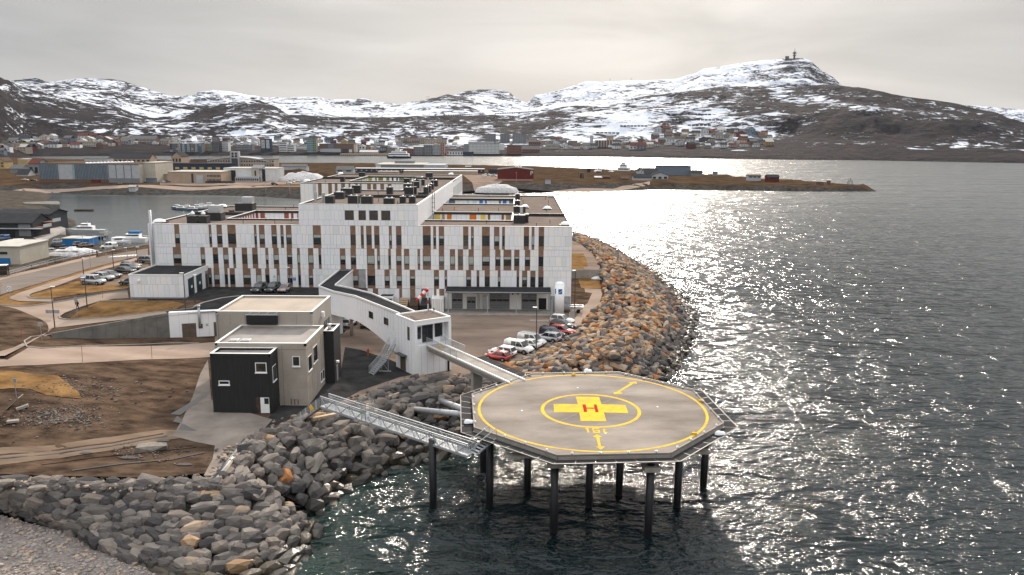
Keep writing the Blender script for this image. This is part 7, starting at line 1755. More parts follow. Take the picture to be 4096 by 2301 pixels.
# the bare brown hill on the spit
def mound(label, c, rx, ry, h, m='dry_grass', name='bare_hill'): 
    heap(name, label, c, rx, ry, h, m, 0, 7.7).__class__
heap('bare_hill', 'x', at(1200, 716, 4.0), 42, 16, 7.0, 'spit_ground', 0, 7.7); o = [q for q in COL.objects if q.name.startswith('bare_hill')][-1]; del o['label'], o['category']; o['kind'] = 'structure'
t, w, h = bld('grey_hall', 'large low grey flat hall with roof domes across the sound behind the rear wing', 'hall', T3, (1285, 680, 2140, 745), 5, 60, 'grey', 'pale'); addbox(t, 'penthouse', 'w_grey', (w * .32, 30, h), (w * .72, 44, h + 3)); addbox(t, 'side_wall', 'w_light', (w, 0, -2), (w * 1.43, 40, h)); addbox(t, 'white_gate', 'w_white', (w * .02, -.3, 0), (w * .12, -.02, h * .8))
bld('long_dark_shed', 'very long low black shed with a white roof edge behind the rear wing', 'shed', T3, (930, 748, 3170, 810), 5, 14, 'navy', 'snowy', rows=1, cols=26, win='w_cream', ww=.25, wh=.3)
bld('long_shed', 'long low tan shed with a white roof just behind the rear wing', 'shed', T3, (1775, 790, 3050, 850), 5, 12, 'tan', 'snowy'); bld('long_shed', 'short white-roofed tan shed left of the longer one', 'shed', T3, (1335, 800, 1690, 845), 5, 8, 'tan', 'snowy')
t, w, h = bld('red_hall', 'big dark red hall with a white letter P near its right corner', 'hall', T4, (1030, 735, 1640, 955), 5, 26, 'red', 'grey', 'gable_end', eave=.84)
addbox(t, 'plinth', 'w_pink', (-.1, -.15, -1), (w + .1, -.02, h * .11)); c = put('letter', text_mesh('letter', 'P', 4.4, 'white', .03), t); c.rotation_euler = (PI / 2, 0, 0); c.location = (w * .955, -.3, h * .58); addbox(t, 'side_wall', 'w_red', (w, 0, -1), (w + .3, 25, h * .82))
q = MB(); 
for k in (-2, 0, 2): q.box((w * .56 + k, 4 + k, h), (w * .56 + k + 1.4, 6 + k, h + .9))
q.build('roof_vents', 'white', t, kind='stuff')
bld('dark_shed', 'small black shed left of the red hall', 'shed', T4, (875, 768, 1030, 830), 5, 8, 'navy', 'dark', rows=1, cols=3); addq('small white container on the grass right of the red hall', T4, (1850, 945, 1945, 1005), 4.6, 'light')
# fishing quay
t, w, h = bld('quay_house', 'grey-roofed white boathouses in a cluster on the fishing quay', 'boathouse', T5, (935, 500, 1090, 600), 4, 14, 'light', 'dark', 'gable', eave=.45)
bld('quay_house', 'white gabled boathouse nearest the quay road', 'boathouse', T5, (1020, 545, 1205, 630), 4, 12, 'light', 'dark', 'gable_end', 1, 3, eave=.6); bld('quay_house', 'low white shed with a fence at the end of the boathouses', 'boathouse', T5, (815, 565, 1015, 645), 4, 9, 'light', 'dark', 'gable', eave=.5); bld('quay_house', 'white gabled boathouse at the left of the cluster', 'boathouse', T5, (870, 497, 945, 575), 4, 16, 'light', 'dark', 'gable_end', eave=.6)
bld('blue_hall', 'pale blue hall behind the boathouses', 'hall', T5, (1100, 475, 1455, 572), 4, 18, 'blue', 'dark')
for r, m, l in (((370, 590, 455, 632), 'brick', 'red-brown shed with a white roof on the fishing quay'), ((455, 582, 545, 632), 'red', 'dark red gabled shed on the fishing quay'), ((670, 600, 750, 650), 'brown', 'brown shed beside the quay fence')): bld('quay_shed', l, 'shed', T5, r, 4, 7, m, 'snowy' if m == 'brick' else 'brown', 'gable', eave=.7)
bld('hut', 'low dark-roofed cabin on the point', 'cabin', T5, (1475, 525, 1600, 560), 5.5, 8, 'grey', 'dark', 'gable', eave=.3); bld('hut', 'small grey box hut on the point', 'hut', T5, (1730, 540, 1775, 562), 6, 4, 'grey', 'grey'); bld('hut', 'small white cabin with two chimneys on the point', 'cabin', T5, (2130, 572, 2268, 608), 5.5, 7, 'light', 'brown', 'gable', 1, 3, eave=.6); bld('hut', 'dark red cabin with a black roof on the point', 'cabin', T5, (2345, 572, 2475, 628), 5, 7, 'red', 'dark', 'gable', 1, 1, eave=.5)
bld('hut', 'small brown upright hut near the tip of the point', 'hut', Q8, (2062, 183, 2085, 213), 3.5, 2.5, 'brown', 'brown'); bld('hut', 'low flat brown hut near the tip of the point', 'hut', Q8, (1980, 193, 2025, 206), 4, 4, 'brown', 'brown')
p = at(*Q8(2252, 228), 2.5); T = aty(*Q8(2252, 155), p.y); bk = thing('navigation_beacon', 'open lattice navigation beacon at the tip of the point', 'beacon', p); H_ = T.z - p.z
q = MB()
for a, c in ((-1, -1), (1, -1), (1, 1), (-1, 1)): q.tube((a * 2.2, c * 2.2, -1), (a * .9, c * .9, H_ * .7), .18, 6)
q.build('legs', 'dark_steel', bk, kind='stuff'); q = MB(); q.tube((0, 0, H_ * .7), (0, 0, H_ * .74), 1.8, 8); q.tube((0, 0, H_ * .4), (0, 0, H_ * .42), 1.4, 8); q.build('platform', 'dark_steel', bk); q = MB(); q.tube((0, 0, H_ * .74), (0, 0, H_), .4, 8); q.build('lantern', 'steel', bk)
for k, (x, y) in enumerate(((2455, 915), (2470, 915), (2500, 920))):
    p = at(*T4(x, y), 5); q = MB(); q.tube((0, 0, 0), (0, 0, 4.2), .5, 8, 0, .35); obj1('mooring_post', 'dark upright post at the quay edge right of the red hall, %s of three' % ('left', 'middle', 'right')[k], 'post', q, 'black', p, group='mooring posts')
for k, (b_, t_) in enumerate((((1210, 715), (1210, 655)), ((1292, 710), (1292, 668)), ((1415, 700), (1415, 648)), ((2418, 920), (2418, 790)), ((2045, 915), (2045, 840)))):
    p = at(*T4(*b_), 5); T = aty(*T4(*t_), p.y); q = MB(); q.tube((0, 0, 0), (0, 0, T.z - p.z), .16, 6); q.box((-.5, -.2, T.z - p.z - .3), (.5, .2, T.z - p.z)); obj1('quay_lamp', ('lamp above the left roof of the red hall', 'lamp above the middle of the red hall roof', 'lamp above the right roof of the red hall', 'tall lamp beside the mooring posts', 'short lamp on the grass right of the red hall')[k], 'lamp', q, 'dark_steel', p)
# boats
def boat(name, label, p, rz, L, W, hull, deck='white', cabin=None, masts=(), group=None, freeb=.16, boot=None):
    t = thing(name, label, 'boat' if L < 40 else 'ship', p, rz, group); h = L * freeb; n = 9; ringsb, ringst = [], []
    for k in range(n + 1):
        s = k / n; y = W / 2 * (1 - max(0, (s - .55) / .45) ** 2.2); x = -L / 2 + L * s; sh = h * (1 + .45 * max(0, s - .4) ** 1.5)
        ringst.append((x + (s == 1) * L * .03, y, sh)); ringsb.append((x * .96, y * .72, -.4))
    q = MB()
    for sg in (-1, 1):
        for k in range(n):
            a, b_, c, d = ringsb[k], ringsb[k + 1], ringst[k + 1], ringst[k]; P = [(v[0], sg * v[1], v[2]) for v in (a, b_, c, d)]; q.face(P if sg < 0 else P[::-1])
    q.face([(ringsb[0][0], -ringsb[0][1], -.4), (ringst[0][0], -ringst[0][1], h), (ringst[0][0], ringst[0][1], h), (ringsb[0][0], ringsb[0][1], -.4)]); q.build('hull', hull, t)
    q = MB(); q.face([(v[0], -v[1] * .96, v[2] * .93) for v in ringst] + [(v[0], v[1] * .96, v[2] * .93) for v in ringst[::-1]]); q.build('deck', deck, t)
    for x0, x1, ww, z0, z1, m in cabin or ():
        q = MB(); q.prism([(x0 * L, -ww * W / 2), (x1 * L, -ww * W / 2 * .9), (x1 * L, ww * W / 2 * .9), (x0 * L, ww * W / 2)], h * .9 + z0, h * .9 + z1); o = q.build('cabin', m, t)
        if m == 'white': q = MB(); q.prism([(x0 * L + .02 * L, -ww * W / 2 - .02), (x1 * L + .02, -ww * W / 2 * .9 - .02), (x1 * L + .02, ww * W / 2 * .9 + .02), (x0 * L + .02 * L, ww * W / 2 + .02)], h * .9 + z0 + (z1 - z0) * .5, h * .9 + z0 + (z1 - z0) * .78); q.build('cabin_window', 'glass', o)
    for x, z in masts: q = MB(); q.tube((x * L, 0, h * .8), (x * L, 0, z), .07 * (1 + L / 30), 6); q.build('mast', 'steel', t)
    return t
cab = [(-.25, .12, .62, 0, 1.5, 'white')]
boat('motor_boat', 'grey patrol boat moored behind the blue container', at(*Q6(1440, 760), 0), R(184), 15, 4.2, 'w_light', 'w_light', [(-.2, .2, .6, 0, 1.6, 'white'), (-.1, .1, .5, 1.6, 2.6, 'white')], [(-.05, 5.5)])
boat('motor_boat', 'white cabin cruiser with a blue canopy beside the quay at the hospital corner', at(*Q6(2190, 870), 0), R(182), 11, 3.6, 'white', 'white', [(-.3, .15, .7, 0, 1.6, 'white'), (-.3, .05, .6, 1.6, 2.5, 'blue')], [(-.2, 4)])
for k, (x, y, l, L) in enumerate(((2000, 905, 'white motorboat on the near pontoon, front one', 7), (1935, 895, 'small white launch on the near pontoon, left of the motorboat', 6), (2320, 835, 'dark open boat right of the cabin cruiser', 6), (2420, 800, 'dark boat with an outboard near the hospital corner', 6), (1630, 800, 'black rubber boat on the quay crane', 5))):
    boat('motor_boat', l, at(*Q6(x, y), .1), R(20 + 40 * k), L, 2.2, ('white', 'white', 'w_dark', 'w_dark', 'black')[k], 'white' if k < 2 else 'w_grey', cab if k < 2 else None, (), 'small boats in the harbour')
for k, (x, y, l) in enumerate(((540, 275, 'blue-hulled motorboat at the left end of the floating moorings'), (600, 290, 'second blue-hulled boat at the floating moorings'), (690, 280, 'dark boat in the middle of the floating moorings'), (760, 300, 'blue and white cruiser at the front of the floating moorings'), (830, 270, 'white boat behind the blue and white cruiser'), (900, 262, 'white cabin boat at the right of the floating moorings'), (1010, 245, 'slim white boat farthest right at the floating moorings'))):
    boat('motor_boat', l, at(*cA(x, y), 0), R(170 + 7 * k), 6.2, 2.2, 'w_blue' if k in (0, 1, 3) else ('white' if k != 2 else 'w_dark'), 'white', [(-.25, .15, .65, 0, 1.1, 'white')], [(-.1, 3 + k % 3)], 'boats at the floating moorings')
q = MB(); q.box((0, 0, .1), (30, 2.2, .6)); obj1('pontoon', 'floating pontoon in front of the moored boats', 'pontoon', q, 'w_dark', at(*cA(480, 290), 0))
p = at(*Q6(1230, 350), 0); q = MB(); q.box((0, 0, -.2), (at(*Q6(1555, 345), 0).x - p.x, 2.5, .7)); obj1('pontoon', 'lone dark floating pontoon in the middle of the harbour', 'pontoon', q, 'wood_dark', p)
q = MB(); q.prism([tuple(at(*Q6(*s), 0)[:2]) for s in ((380, 305), (960, 285), (1000, 300), (1000, 345), (420, 330))], -1, 3.2, 0); obj1('pier', 'old stone pier at the left side of the harbour', 'pier', q, 'concrete_dark')
boat('fishing_boat', 'rusty black fishing vessel moored at the quay, left of the white one', at(*T5(395, 605), 0), R(15), 26, 7, 'w_brown', 'w_brown', [(-.1, .15, .6, 0, 3, 'white'), (0, .12, .4, 3, 5.5, 'white'), (-.38, -.28, .3, 0, 5, 'black')], [(.3, 15), (-.3, 13), (.05, 17)])
boat('fishing_boat', 'white fishing vessel with tall superstructure at the quay', at(*T5(735, 585), 0), R(160), 30, 8, 'white', 'w_light', [(-.1, .3, .7, 0, 4, 'white'), (0, .25, .6, 4, 7, 'white'), (.05, .2, .5, 7, 9, 'white')], [(-.2, 16), (.3, 14)])
boat('fishing_boat', 'small blue and white fishing boats between the two larger vessels', at(*T5(560, 590), 0), R(150), 18, 5, 'blue', 'w_light', [(-.1, .15, .6, 0, 2.5, 'white'), (0, .12, .4, 2.5, 4.5, 'white')], [(.25, 11), (-.25, 9)])
boat('fishing_boat', 'red fishing boat whose bow shows left of the red hall', at(*T4(650, 805), 0), R(0), 22, 6, 'w_red', 'w_brown', [(-.5, -.2, .6, 0, 3, 'white')], [(-.15, 18)])
p = at(*T3(1700, 572), 0); boat('ferry', 'white car ferry with a dark blue hull at the town quay', p, R(180), px(p) and 415 / 4.293 / px(p), 14, 'w_navy', 'white', [(-.42, .42, .9, 0, 5, 'white'), (-.32, .30, .85, 5, 8.5, 'white'), (-.08, .14, .7, 8.5, 12, 'white'), (.0, .06, .3, 12, 15, 'white')], [(.02, 24)], freeb=.085)
boat('rowing_boat', 'small tan boat at the quay below the culture house', at(*T3(265, 495), 0), R(180), 22, 6, 'w_tan', 'w_tan', [(-.2, .1, .6, 0, 3, 'w_cream')], [(.1, 9)])
q = MB(); p = at(*T3(690, 530), 0); w = at(*T3(1500, 545), 0).x - p.x; q.box((0, 0, 1.5), (w, 12, 4)); 
for k in range(26): q.box((w * k / 26, .2, -1), (w * k / 26 + 1.2, 1.2, 1.5))
obj1('town_quay', 'long piled town quay left of the white ferry', 'quay', q, 'w_tan', p)
# harbour buildings at left
bh = thing('boathouse', 'black timber boathouse with gabled dormers and balconies over the water', 'boathouse', at(*Q6(0, 790), 2.8))
p0 = bh.location; w1 = at(*Q6(560, 790), 2.8).x - p0.x; hb = aty(*Q6(350, 560), p0.y).z - 2.8; ht = aty(*Q6(300, 395), p0.y + 6).z - 2.8
q = MB(); q.box((-14, 0, -1), (w1, 11, hb)); q.build('wall', 'w_dark', bh)
q = MB(); q.prism([(-14, -.6), (w1 + .5, -.6), (w1 + .5, 6), (-14, 6)], [hb, hb, ht, ht], [hb + .3, hb + .3, ht + .3, ht + .3]); q.prism([(-14, 6.01), (w1 + .5, 6.01), (w1 + .5, 12), (-14, 12)], [ht, ht, hb, hb], [ht + .3, ht + .3, hb + .3, hb + .3]); q.build('roof', 'r_dark', bh)
q = MB(); q.box((w1, .3, -1), (w1 + .2, 10.7, hb)); q.face([(w1 + .2, 0, hb), (w1 + .2, 11, hb), (w1 + .2, 5.8, ht)]); q.build('gable_wall', 'w_dark', bh)
q = MB(); q.box((w1 - 4.5, -.15, .5), (w1 - .4, -.02, hb - .2)); q.build('grey_cladding', 'w_grey', bh)
addbox(bh, 'glazing', 'glass', (-14, -.12, 3.6), (w1 - 5, -.02, hb - .4)); addbox(bh, 'gate', 'black', (-11, -.1, -.2), (w1 - 6, -.02, 2.7)); addbox(bh, 'balcony_slab', 'w_light', (-14, -1.2, 3.1), (w1 + 4, -.02, 3.35))
for k, (y0, y1, z) in enumerate(((0, 5, 3.3), (6, 11, 4.6))): addbox(bh, 'balcony', 'w_brown', (w1 + .25, y0, z), (w1 + 4.2, y1, z + .25)); addbox(bh, 'balustrade', 'w_light', (w1 + 4.1, y0, z + .25), (w1 + 4.22, y1, z + 1.35))
qd = [at(*Q6(*s), 2.8) for s in ((555, 800), (690, 875), (1090, 690), (1085, 640), (860, 560))]
q = MB(); q.prism([tuple(s[:2]) for s in qd], -2, 2.95); obj1('dock', 'concrete dock beside the black boathouse with a pale balustrade', 'dock', q, 'concrete')
tt = [o for o in COL.objects if o.name == 'dock'][-1]; q = MB(); q.bar(qd[1] + Vector((0, 0, .7)), qd[2] + Vector((0, 0, .7)), .08, 1.0); q.build('balustrade', 'w_light', tt)
bld('boathouse', 'second dark roof of the boathouses behind the first', 'boathouse', Q6, (-60, 345, 880, 640), 2.8, 12, 'dark', 'dark', 'gable', eave=.8)
t, w, h = bld('sports_hall', 'beige flat hall with a blue stripe at the left edge beside the ramp', 'hall', Q6, (-300, 945, 362, 1235), 2.8, 14, 'cream', 'pale'); addbox(t, 'blue_stripe', 'blue', (0, -.15, h * .02), (w * .74, -.02, h * .36)); 
q = MB()
for k in range(7): q.box((w * .44 + k * w * .036, -.12, h * .58), (w * .44 + k * w * .036 + w * .03, -.02, h * .72))
q.build('windows', 'glass', t, kind='stuff')
t, w, h = bld('blue_container', 'bright blue storage container pair on the harbour car park', 'container', Q6, (1045, 812, 1265, 930), 2.85, 6, 'blue', 'pale'); q = MB(); q.box((-.02, -.06, -.3), (w + 4.5, 5.9, h - .02)); q.build('container_body', 'blue', t); addbox(t, 'top', 'w_light', (-.05, -.1, h - .01), (w + 4.6, 6, h + .15))
wallp = [at(*Q6(*s), 2.9) for s in ((370, 1080), (1300, 1085))]; q = MB(); q.bar(wallp[0] + Vector((0, 0, .2)), wallp[1] + Vector((0, 0, .2)), .6, 2.2); obj1('ramp_parapet', 'pale concrete parapet of the underpass ramp at the harbour car park', 'wall', q, 'concrete')
gp_ = at(*Q6(1690, 940), 2.9); q = MB(); 
for x in (0, 3.2): q.tube((x, 0, 0), (x, 0, 4.6), .1, 6)
q.bar((-.3, 0, 4.5), (3.5, 0, 4.5), .3, .5); q.bar((-6, 0, 3.8), (-2.5, 0, 3.8), .06, .06); q.tube((-6, 0, 0), (-6, 0, 3.8), .06, 6); q.tube((-2.5, 0, 0), (-2.5, 0, 3.8), .06, 6); obj1('pontoon_gate', 'blue-headed pontoon gate at the harbour edge', 'gate', q, 'steel', gp_)
# ------------------------------------------------------------------ the town under the hills
def tb_(label, cr, rect, wall, rows, cols, depth=14, roof='grey', name='apartment_block', cat='apartment block', style='flat', **k): return bld(name, label, cat, cr, rect, 'hill', depth, wall, roof, style, rows, cols, sink=9, **k)
t, w, h = tb_('long blue-grey waterfront block with white and coloured balcony frames', T2, (480, 280, 950, 400), 'blue', 4, 26)
for k, (x, c) in enumerate(((505, 'red'), (590, 'ochre'), (625, 'white'), (685, 'white'), (760, 'white'), (818, 'yellow'), (875, 'white'), (930, 'blue'))):
    for j in range(4): q = MB(); a = (x - 498) / 470 * w; z = h * (.04 + .24 * j); c2 = c if (k * 3 + j) % 4 else 'white'; q.box((a, -1.2, z), (a + w * .055, -.05, z + h * .2)); o = q.build('balcony', 'w_' + c2, t); addbox(o, 'balcony_opening', 'glass', (a + w * .01, -1.3, z + h * .04), (a + w * .045, -1.15, z + h * .16))
tb_('orange waterfront block with windows between the blue-grey and green blocks', T2, (948, 288, 1010, 385), 'orange', 5, 4); tb_('green waterfront block right of the orange one', T2, (1012, 280, 1093, 385), 'green', 5, 5); tb_('dark grey waterfront block left of the white one', T2, (1097, 250, 1205, 400), 'dark', 7, 6, win='w_grey'); tb_('white waterfront block right of the dark grey one', T2, (1240, 252, 1338, 390), 'white', 5, 5)
tb_('long low grey block in the middle of the waterfront', T2, (1460, 295, 1690, 375), 'grey', 3, 12); t, w, h = tb_('dark tower block with two white window frames', T2, (1815, 212, 1957, 395), 'navy', 6, 6)
for a in (.12, .60): addbox(t, 'white_frame', 'w_white', (w * a, -.8, h * .28), (w * (a + .32), -.15, h * .93)); facade_windows(t, w * .26, h * .3, h * .9, 5, 2, -.85, .5, .6, 'glass', w * (a + .03))
tb_('white stepped office block, its tall left part', T2, (2085, 250, 2200, 395), 'white', 4, 1, ww=.9, wh=.35); tb_('white stepped office block, its lower right part', T2, (2200, 296, 2310, 395), 'white', 3, 1, ww=.9, wh=.35); tb_('pale teal tower block on the waterfront', T3, (118, 235, 222, 470), 'teal', 7, 5); tb_('olive side wing of the pale teal tower', T3, (222, 240, 282, 470), 'green', 7, 2)
tb_('low white block left of the pale teal tower', T3, (-60, 360, 116, 420), 'white', 2, 8)
t, w, h = tb_('wide purple-brown culture house with a glass front on the waterfront', T3, (335, 330, 925, 470), 'brown', 0, 0, 30, name='culture_house', cat='culture house'); addbox(t, 'glass_front', 'w_light', (w * .02, -.6, 0), (w * .62, -.1, h * .42)); addbox(t, 'glass_box', 'w_blue', (w * .26, -.5, h * .42), (w * .41, -.1, h * .98)); addbox(t, 'white_gate', 'w_white', (w * .86, -.5, 0), (w * .95, -.1, h * .35)); addbox(t, 'dark_recess', 'w_dark', (w * .66, -.5, 0), (w * .85, -.1, h * .42)); addbox(t, 'end_wall', 'w_cream', (w, 0, 0), (w * 1.06, 20, h * .92))
tb_('white gabled house right of the culture house', T3, (1008, 340, 1115, 420), 'white', 1, 2, 14, 'pale', 'town_house', 'house', 'gable_end', eave=.7); tb_('orange gabled house right of the white one', T3, (1125, 360, 1210, 430), 'ochre', 2, 3, 12, 'brown', 'town_house', 'house', 'gable_end', eave=.62)
t, w, h = tb_('long quay hall with a pale sunlit roof', T3, (1020, 435, 1335, 505), 'grey', 0, 0, 16, 'snowy', 'quay_hall', 'hall', 'gable', eave=.5)
tb_('grey block with three tall pale-framed windows', T3, (1380, 375, 1478, 465), 'dark', 1, 3, win='w_teal'); tb_('beige slab block on the slope, left of two', T3, (1880, 232, 2130, 330), 'beige', 4, 8); tb_('beige slab block on the slope, the longer right one', T3, (2136, 250, 2515, 335), 'beige', 4, 14)
tb_('rust red waterfront block left of the grey ones', T3, (1765, 412, 1950, 510), 'brick', 4, 6); tb_('grey waterfront apartments, first from the left', T3, (1952, 380, 2118, 512), 'grey', 5, 6); tb_('grey waterfront apartments, second from the left', T3, (2125, 352, 2268, 515), 'grey', 6, 5); tb_('grey waterfront apartments with a white top, third from the left', T3, (2275, 360, 2398, 515), 'light', 6, 5); tb_('pinkish end block of the grey waterfront apartments', T3, (2410, 310, 2480, 520), 'pink', 7, 2)
t, w, h = tb_('low white waterfront pavilion with a red square emblem', T4, (157, 452, 435, 520), 'white', 1, 6, ww=.4); addbox(t, 'emblem', 'red', (w * .02, -.3, h * .3), (w * .09, -.1, h * .9)); tb_('black slanted pavilion right of the white one', T4, (425, 465, 610, 525), 'navy', 0, 0)
t, w, h = tb_('big white hotel with many small windows on the waterfront', T4, (540, 325, 1058, 495), 'white', 6, 22, 16, ww=.4, name='hotel', cat='hotel'); addbox(t, 'upper_floors', 'w_light', (-w * .03, 3, h), (w * .82, 14, h * 1.2)); addbox(t, 'glass_wing', 'w_grey', (-w * .165, 0, -4), (-.1, 12, h * .97)); addbox(t, 'right_wing', 'w_white', (w + .1, 2, h * .38), (w * 1.17, 14, h * .98))
tb_('brown brick block right of the white hotel', T4, (1192, 352, 1440, 500), 'brick', 5, 10); tb_('brick house with a long blue-grey roof', T4, (1452, 360, 1755, 470), 'brick', 1, 9, 14, 'grey', style='gable', eave=.45); tb_('orange brick building above the blue-roofed house', T4, (1565, 285, 1770, 345), 'brick', 1, 6, 14, 'snowy')
for k, r in enumerate(((822, 158, 1000, 300), (1075, 155, 1240, 302), (1285, 150, 1452, 322), (1455, 155, 1530, 320))): tb_('grey concrete tower block on the slope, %s of four' % ('first', 'second', 'third', 'fourth and slimmest')[k], T4, r, 'grey', 8, 6 if k < 3 else 3, win='w_dark')
tb_('long cream terrace right of the brick blocks', T4, (1870, 335, 2090, 415), 'cream', 2, 10, 10, 'grey', style='gable', eave=.65); tb_('white house with its gable to the water beside the terrace', T4, (2165, 325, 2245, 415), 'white', 2, 2, 12, 'grey', 'town_house', 'house', 'gable_end', eave=.6); tb_('white house with a long black roof', T4, (2248, 322, 2348, 400), 'white', 1, 4, 12, 'dark', 'town_house', 'house', 'gable', eave=.55); tb_('orange gabled house up the lane', T4, (2392, 305, 2455, 378), 'ochre', 1, 1, 14, 'brown', 'town_house', 'house', 'gable_end', eave=.7)
t, w, h = tb_('white and brown church with upright fins and a slim bell tower', T5, (375, 180, 575, 255), 'brown', 0, 0, 14, 'dark', 'church', 'church')
for k in range(7): addbox(t, 'fin', 'w_white', (w * k / 6.3, -1.0, 0), (w * k / 6.3 + w * .025, -.05, h * (1.05 if k else 1.0)))
addbox(t, 'bell_tower', 'w_light', (-w * .29, 2, -3), (-w * .12, 8, h * 1.75)); addbox(t, 'low_wing', 'w_white', (w * .72, -4, -2), (w * 1.1, -1.1, h * .3))
tb_('long school building on the slope at left with a grey roof', T2, (-140, 165, 270, 260), 'brown', 2, 20, 20, 'grey', 'school', 'school', 'gable', eave=.55, win='w_light'); tb_('beige school wing right of the long school', T2, (330, 205, 460, 290), 'beige', 2, 5, 16, 'grey', 'school', 'school', 'gable', eave=.6)
tb_('long pale and yellow terrace block at left', T1, (1315, 292, 1785, 370), 'cream', 2, 16)
tb_('white house at the water with a reddish roof', T5, (770, 212, 845, 280), 'white', 1, 2, 12, 'red', 'town_house', 'house', 'gable', eave=.55); tb_('grey house with balconies beside the white red-roofed house', T5, (850, 200, 960, 280), 'grey', 2, 3, 12, 'red', 'town_house', 'house', 'gable', eave=.6); tb_('small white house below the church', T5, (245, 237, 295, 280), 'white', 1, 2, 10, 'grey', 'town_house', 'house', 'gable_end', eave=.6)
# small wooden houses: each its own thing; the kinds are told apart by wall, roof and part of town
rh = random.Random(21); used_ = {}
def house(u, v, wpx, hpx, wall, roof, style, zone):
    p = hill_pt(u, v); k = px(p) ; s = 1 / .62890625; w = wpx * s / k; h = hpx * s / k; d = w * rh.uniform(.7, 1.0)
    kind_ = 'gable to water' if style == 'gable_end' else 'eaves to water'
    t = thing('wooden_house', '%s house, %s roof, %s, %s' % (wall, roof, kind_, zone.replace('on the ', '')), 'house', p, rh.uniform(-.25, .25), 'small wooden houses ' + zone)
    used_.setdefault(t['label'], []).append((u, t)); ev = .58; q = MB(); zt = h * ev
    if style == 'gable_end':
        q.box((-w / 2, 0, -5), (w / 2, d, zt)); q.face([(-w / 2, 0, zt), (w / 2, 0, zt), (0, 0, h)]); q.build('wall', 'w_' + wall, t); q = MB()
        for sg in (-1, 1): q.prism([(0, -.4), (sg * (w / 2 + .4), -.4), (sg * (w / 2 + .4), d + .3), (0, d + .3)], *([[h, zt, zt, h], [h + .4, zt + .4, zt + .4, h + .4]]))
    else:
        q.box((-w / 2, 0, -5), (w / 2, d, zt)); q.build('wall', 'w_' + wall, t); q = MB(); q.prism([(-w / 2 - .3, -.4), (w / 2 + .3, -.4), (w / 2 + .3, d / 2), (-w / 2 - .3, d / 2)], [zt, zt, h, h], [zt + .4, zt + .4, h + .4, h + .4]); q.prism([(-w / 2 - .3, d / 2 + .01), (w / 2 + .3, d / 2 + .01), (w / 2 + .3, d + .4), (-w / 2 - .3, d + .4)], [h, h, zt, zt], [h + .4, h + .4, zt + .4, zt + .4])
    q.build('roof', 'r_' + roof, t); facade_windows(t, w, .3, zt * .95, 1 if h < 9 else 2, 3, 0, .4, .45, 'glass', -w / 2)
WC = ['white'] * 7 + ['cream', 'cream', 'yellow', 'ochre', 'red', 'grey', 'grey', 'light', 'light', 'blue', 'dark', 'brown', 'brown', 'beige', 'beige']
RC = ['dark', 'dark', 'grey', 'grey', 'brown', 'pale', 'red']
def cluster(n, u0, u1, vf, depth_, zone, wr=(14, 24), avoid=()):
    got = []
    for _ in range(n * 30):
        if len(got) >= n: break
        u = rh.uniform(u0, u1); v = interp(vf, u) - rh.uniform(0, 1) ** 1.1 * depth_
        if any(abs(u - a) < 11 and abs(v - c) < 4.5 for a, c in got) or any(a <= u <= c for a, c in avoid): continue
        got.append((u, v))
    for u, v in sorted(got, key=lambda q: q[1]): w = rh.uniform(*wr); house(u, v, w, w * rh.uniform(.5, .75), rh.choice(WC), rh.choice(RC), rh.choice(['gable', 'gable', 'gable_end']), zone)
VF = [(0, 392), (60, 386), (150, 376), (330, 373), (440, 374), (700, 377), (1000, 380), (1450, 382), (1700, 384), (1950, 384)]
cluster(46, -10, 330, [(0, 388), (100, 376), (330, 371)], 26, 'on the left hillside shore', (15, 26)); cluster(38, 330, 760, [(330, 366), (760, 367)], 17, 'behind the coloured blocks', (10, 17)); cluster(48, 760, 1150, [(760, 370), (1150, 368)], 18, 'behind the culture house', (11, 17)); cluster(24, 1330, 1640, [(1330, 376), (1640, 374)], 22, 'right of the brick blocks', (13, 20))
cluster(60, 1635, 1945, [(1635, 372), (1800, 374), (1950, 372)], 42, 'on the right hillside', (14, 22))
NTH = 'first second third fourth fifth sixth seventh eighth ninth tenth eleventh twelfth'.split()
for l_, L in used_.items():
    if len(L) > 1:
        for k, (u, t) in enumerate(sorted(L, key=lambda q: q[0])): t['label'] = l_ + ', %s such from left' % NTH[min(k, 11)]
# snow fences on the slopes, pylons and the summit tower
def fence_line(u0, v0, u1, v1, label):
    a, c = hill_pt(u0, v0), hill_pt(u1, v1); t = thing('snow_fence', label, 'snow fence', a, 0, 'snow fences on the slope'); q = MB(); n = max(2, int((c - a).length / 9)); d = c - a
    for k in range(n): q.bar(d * (k / n) + Vector((0, 0, .8)), d * ((k + .82) / n) + Vector((0, 0, .8)), .5, 3.4)
    q.build('rails', 'w_dark', t, kind='stuff')
FL = sorted(((1675, 263, 1724, 263), (1674, 273, 1722, 273), (1726, 271, 1748, 270), (1812, 245, 1828, 245), (1784, 253, 1815, 254), (1640, 288, 1790, 289), (1690, 302, 1820, 303), (1730, 316, 1790, 316), (1440, 298, 1515, 300), (1520, 300, 1560, 301), (1545, 293, 1640, 292), (1420, 310, 1500, 312), (1560, 318, 1630, 318), (1115, 291, 1240, 288), (1245, 287, 1355, 281), (1240, 297, 1310, 295), (1360, 279, 1500, 270), (820, 312, 880, 312), (980, 320, 1060, 322), (1100, 318, 1160, 316), (740, 305, 800, 306), (35, 310, 60, 309), (1840, 316, 1880, 314), (1500, 335, 1560, 336)))
ORD = 'first second third fourth fifth sixth seventh eighth ninth tenth eleventh twelfth thirteenth fourteenth fifteenth sixteenth'.split()
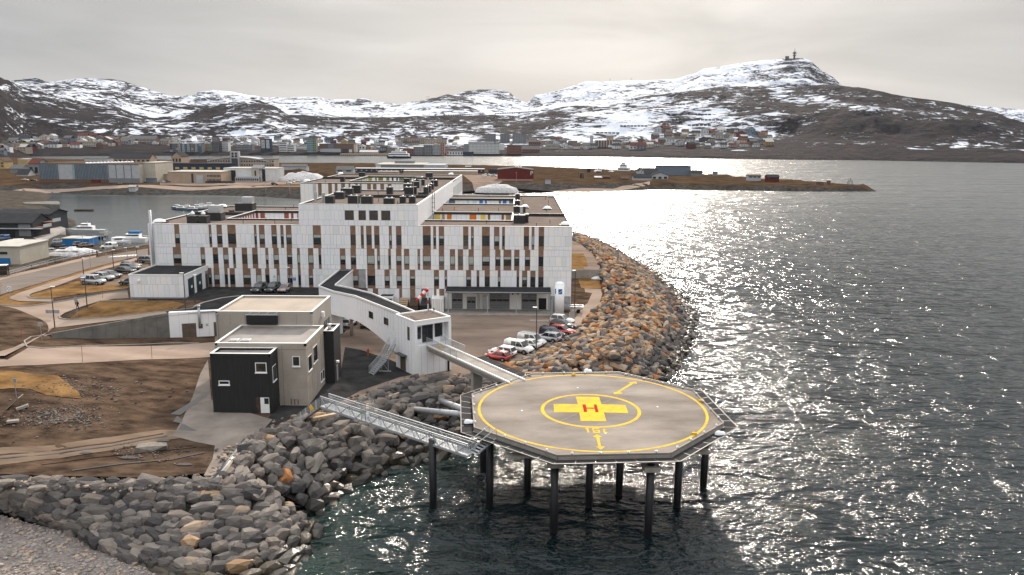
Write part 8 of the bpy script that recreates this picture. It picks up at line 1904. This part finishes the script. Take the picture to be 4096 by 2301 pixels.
for k, q_ in enumerate(FL): z_ = (q_[0] >= 600) + (q_[0] >= 1400); fence_line(*q_, '%s snow fence from the left on the %s slope' % (ORD[k - sum(((f[0] >= 600) + (f[0] >= 1400)) < z_ for f in FL)], ('left', 'middle', 'right')[z_]))
p = hill_pt(1998, 148.5); T = CAM_H; k_ = px(p); hh = 25 / .62890625 / k_
tt = thing('summit_tower', 'stout telecommunications tower with round platforms on the summit', 'tower', p - Vector((0, 0, 6)))
q = MB(); q.tube((0, 0, 0), (0, 0, hh * .75), hh * .10, 12, 0, hh * .075); q.build('shaft', 'w_dark', tt); 
for z, r in ((.42, .17), (.62, .19), (.74, .16)): q = MB(); q.tube((0, 0, hh * z), (0, 0, hh * (z + .06)), hh * r, 14); q.build('platform', 'w_dark', tt)
q = MB(); q.tube((0, 0, hh * .75), (0, 0, hh * 1.15), hh * .02, 6); q.build('antenna', 'w_dark', tt); addbox(tt, 'hut', 'w_dark', (-hh * .9, -3, 0), (-hh * .55, 3, hh * .38))
for k, (u, v, h_) in enumerate(((1076, 255, 16), (1534, 204, 9), (1588, 202, 9))):
    p = hill_pt(u, v + 3); k_ = px(p); H_ = h_ / .62890625 / k_; t = thing('power_pylon', 'thin power pylon on the ridge, %s of three' % ('leftmost', 'middle', 'rightmost')[k], 'pylon', p - Vector((0, 0, 4)), 0, 'power pylons'); q = MB()
    for x in (-.09, .09): q.tube((x * H_ * 1.6, 0, 0), (x * H_ * .9, 0, H_ * 1.15), .35, 5)
    q.tube((-H_ * .3, 0, H_), (H_ * .3, 0, H_), .35, 5); q.build('frame', 'w_grey', t)
# ------------------------------------------------------------------ thin haze in the air over the sound
def build_haze():
    m = bpy.data.materials.new('haze'); m.use_nodes = True; nt = m.node_tree; nt.nodes.clear()
    o = nt.nodes.new('ShaderNodeOutputMaterial'); v = nt.nodes.new('ShaderNodeVolumePrincipled')
    v.inputs['Color'].default_value = (.74, .85, 1.0, 1); v.inputs['Density'].default_value = HAZE; v.inputs['Anisotropy'].default_value = 0.
    nt.links.new(v.outputs[0], o.inputs['Volume']); q = MB(); q.box((-4600, -80, -6), (4600, 6200, 720)); ob = q.build('haze', m, kind='stuff')
    M['haze'] = m
HAZE = .00002
build_haze()
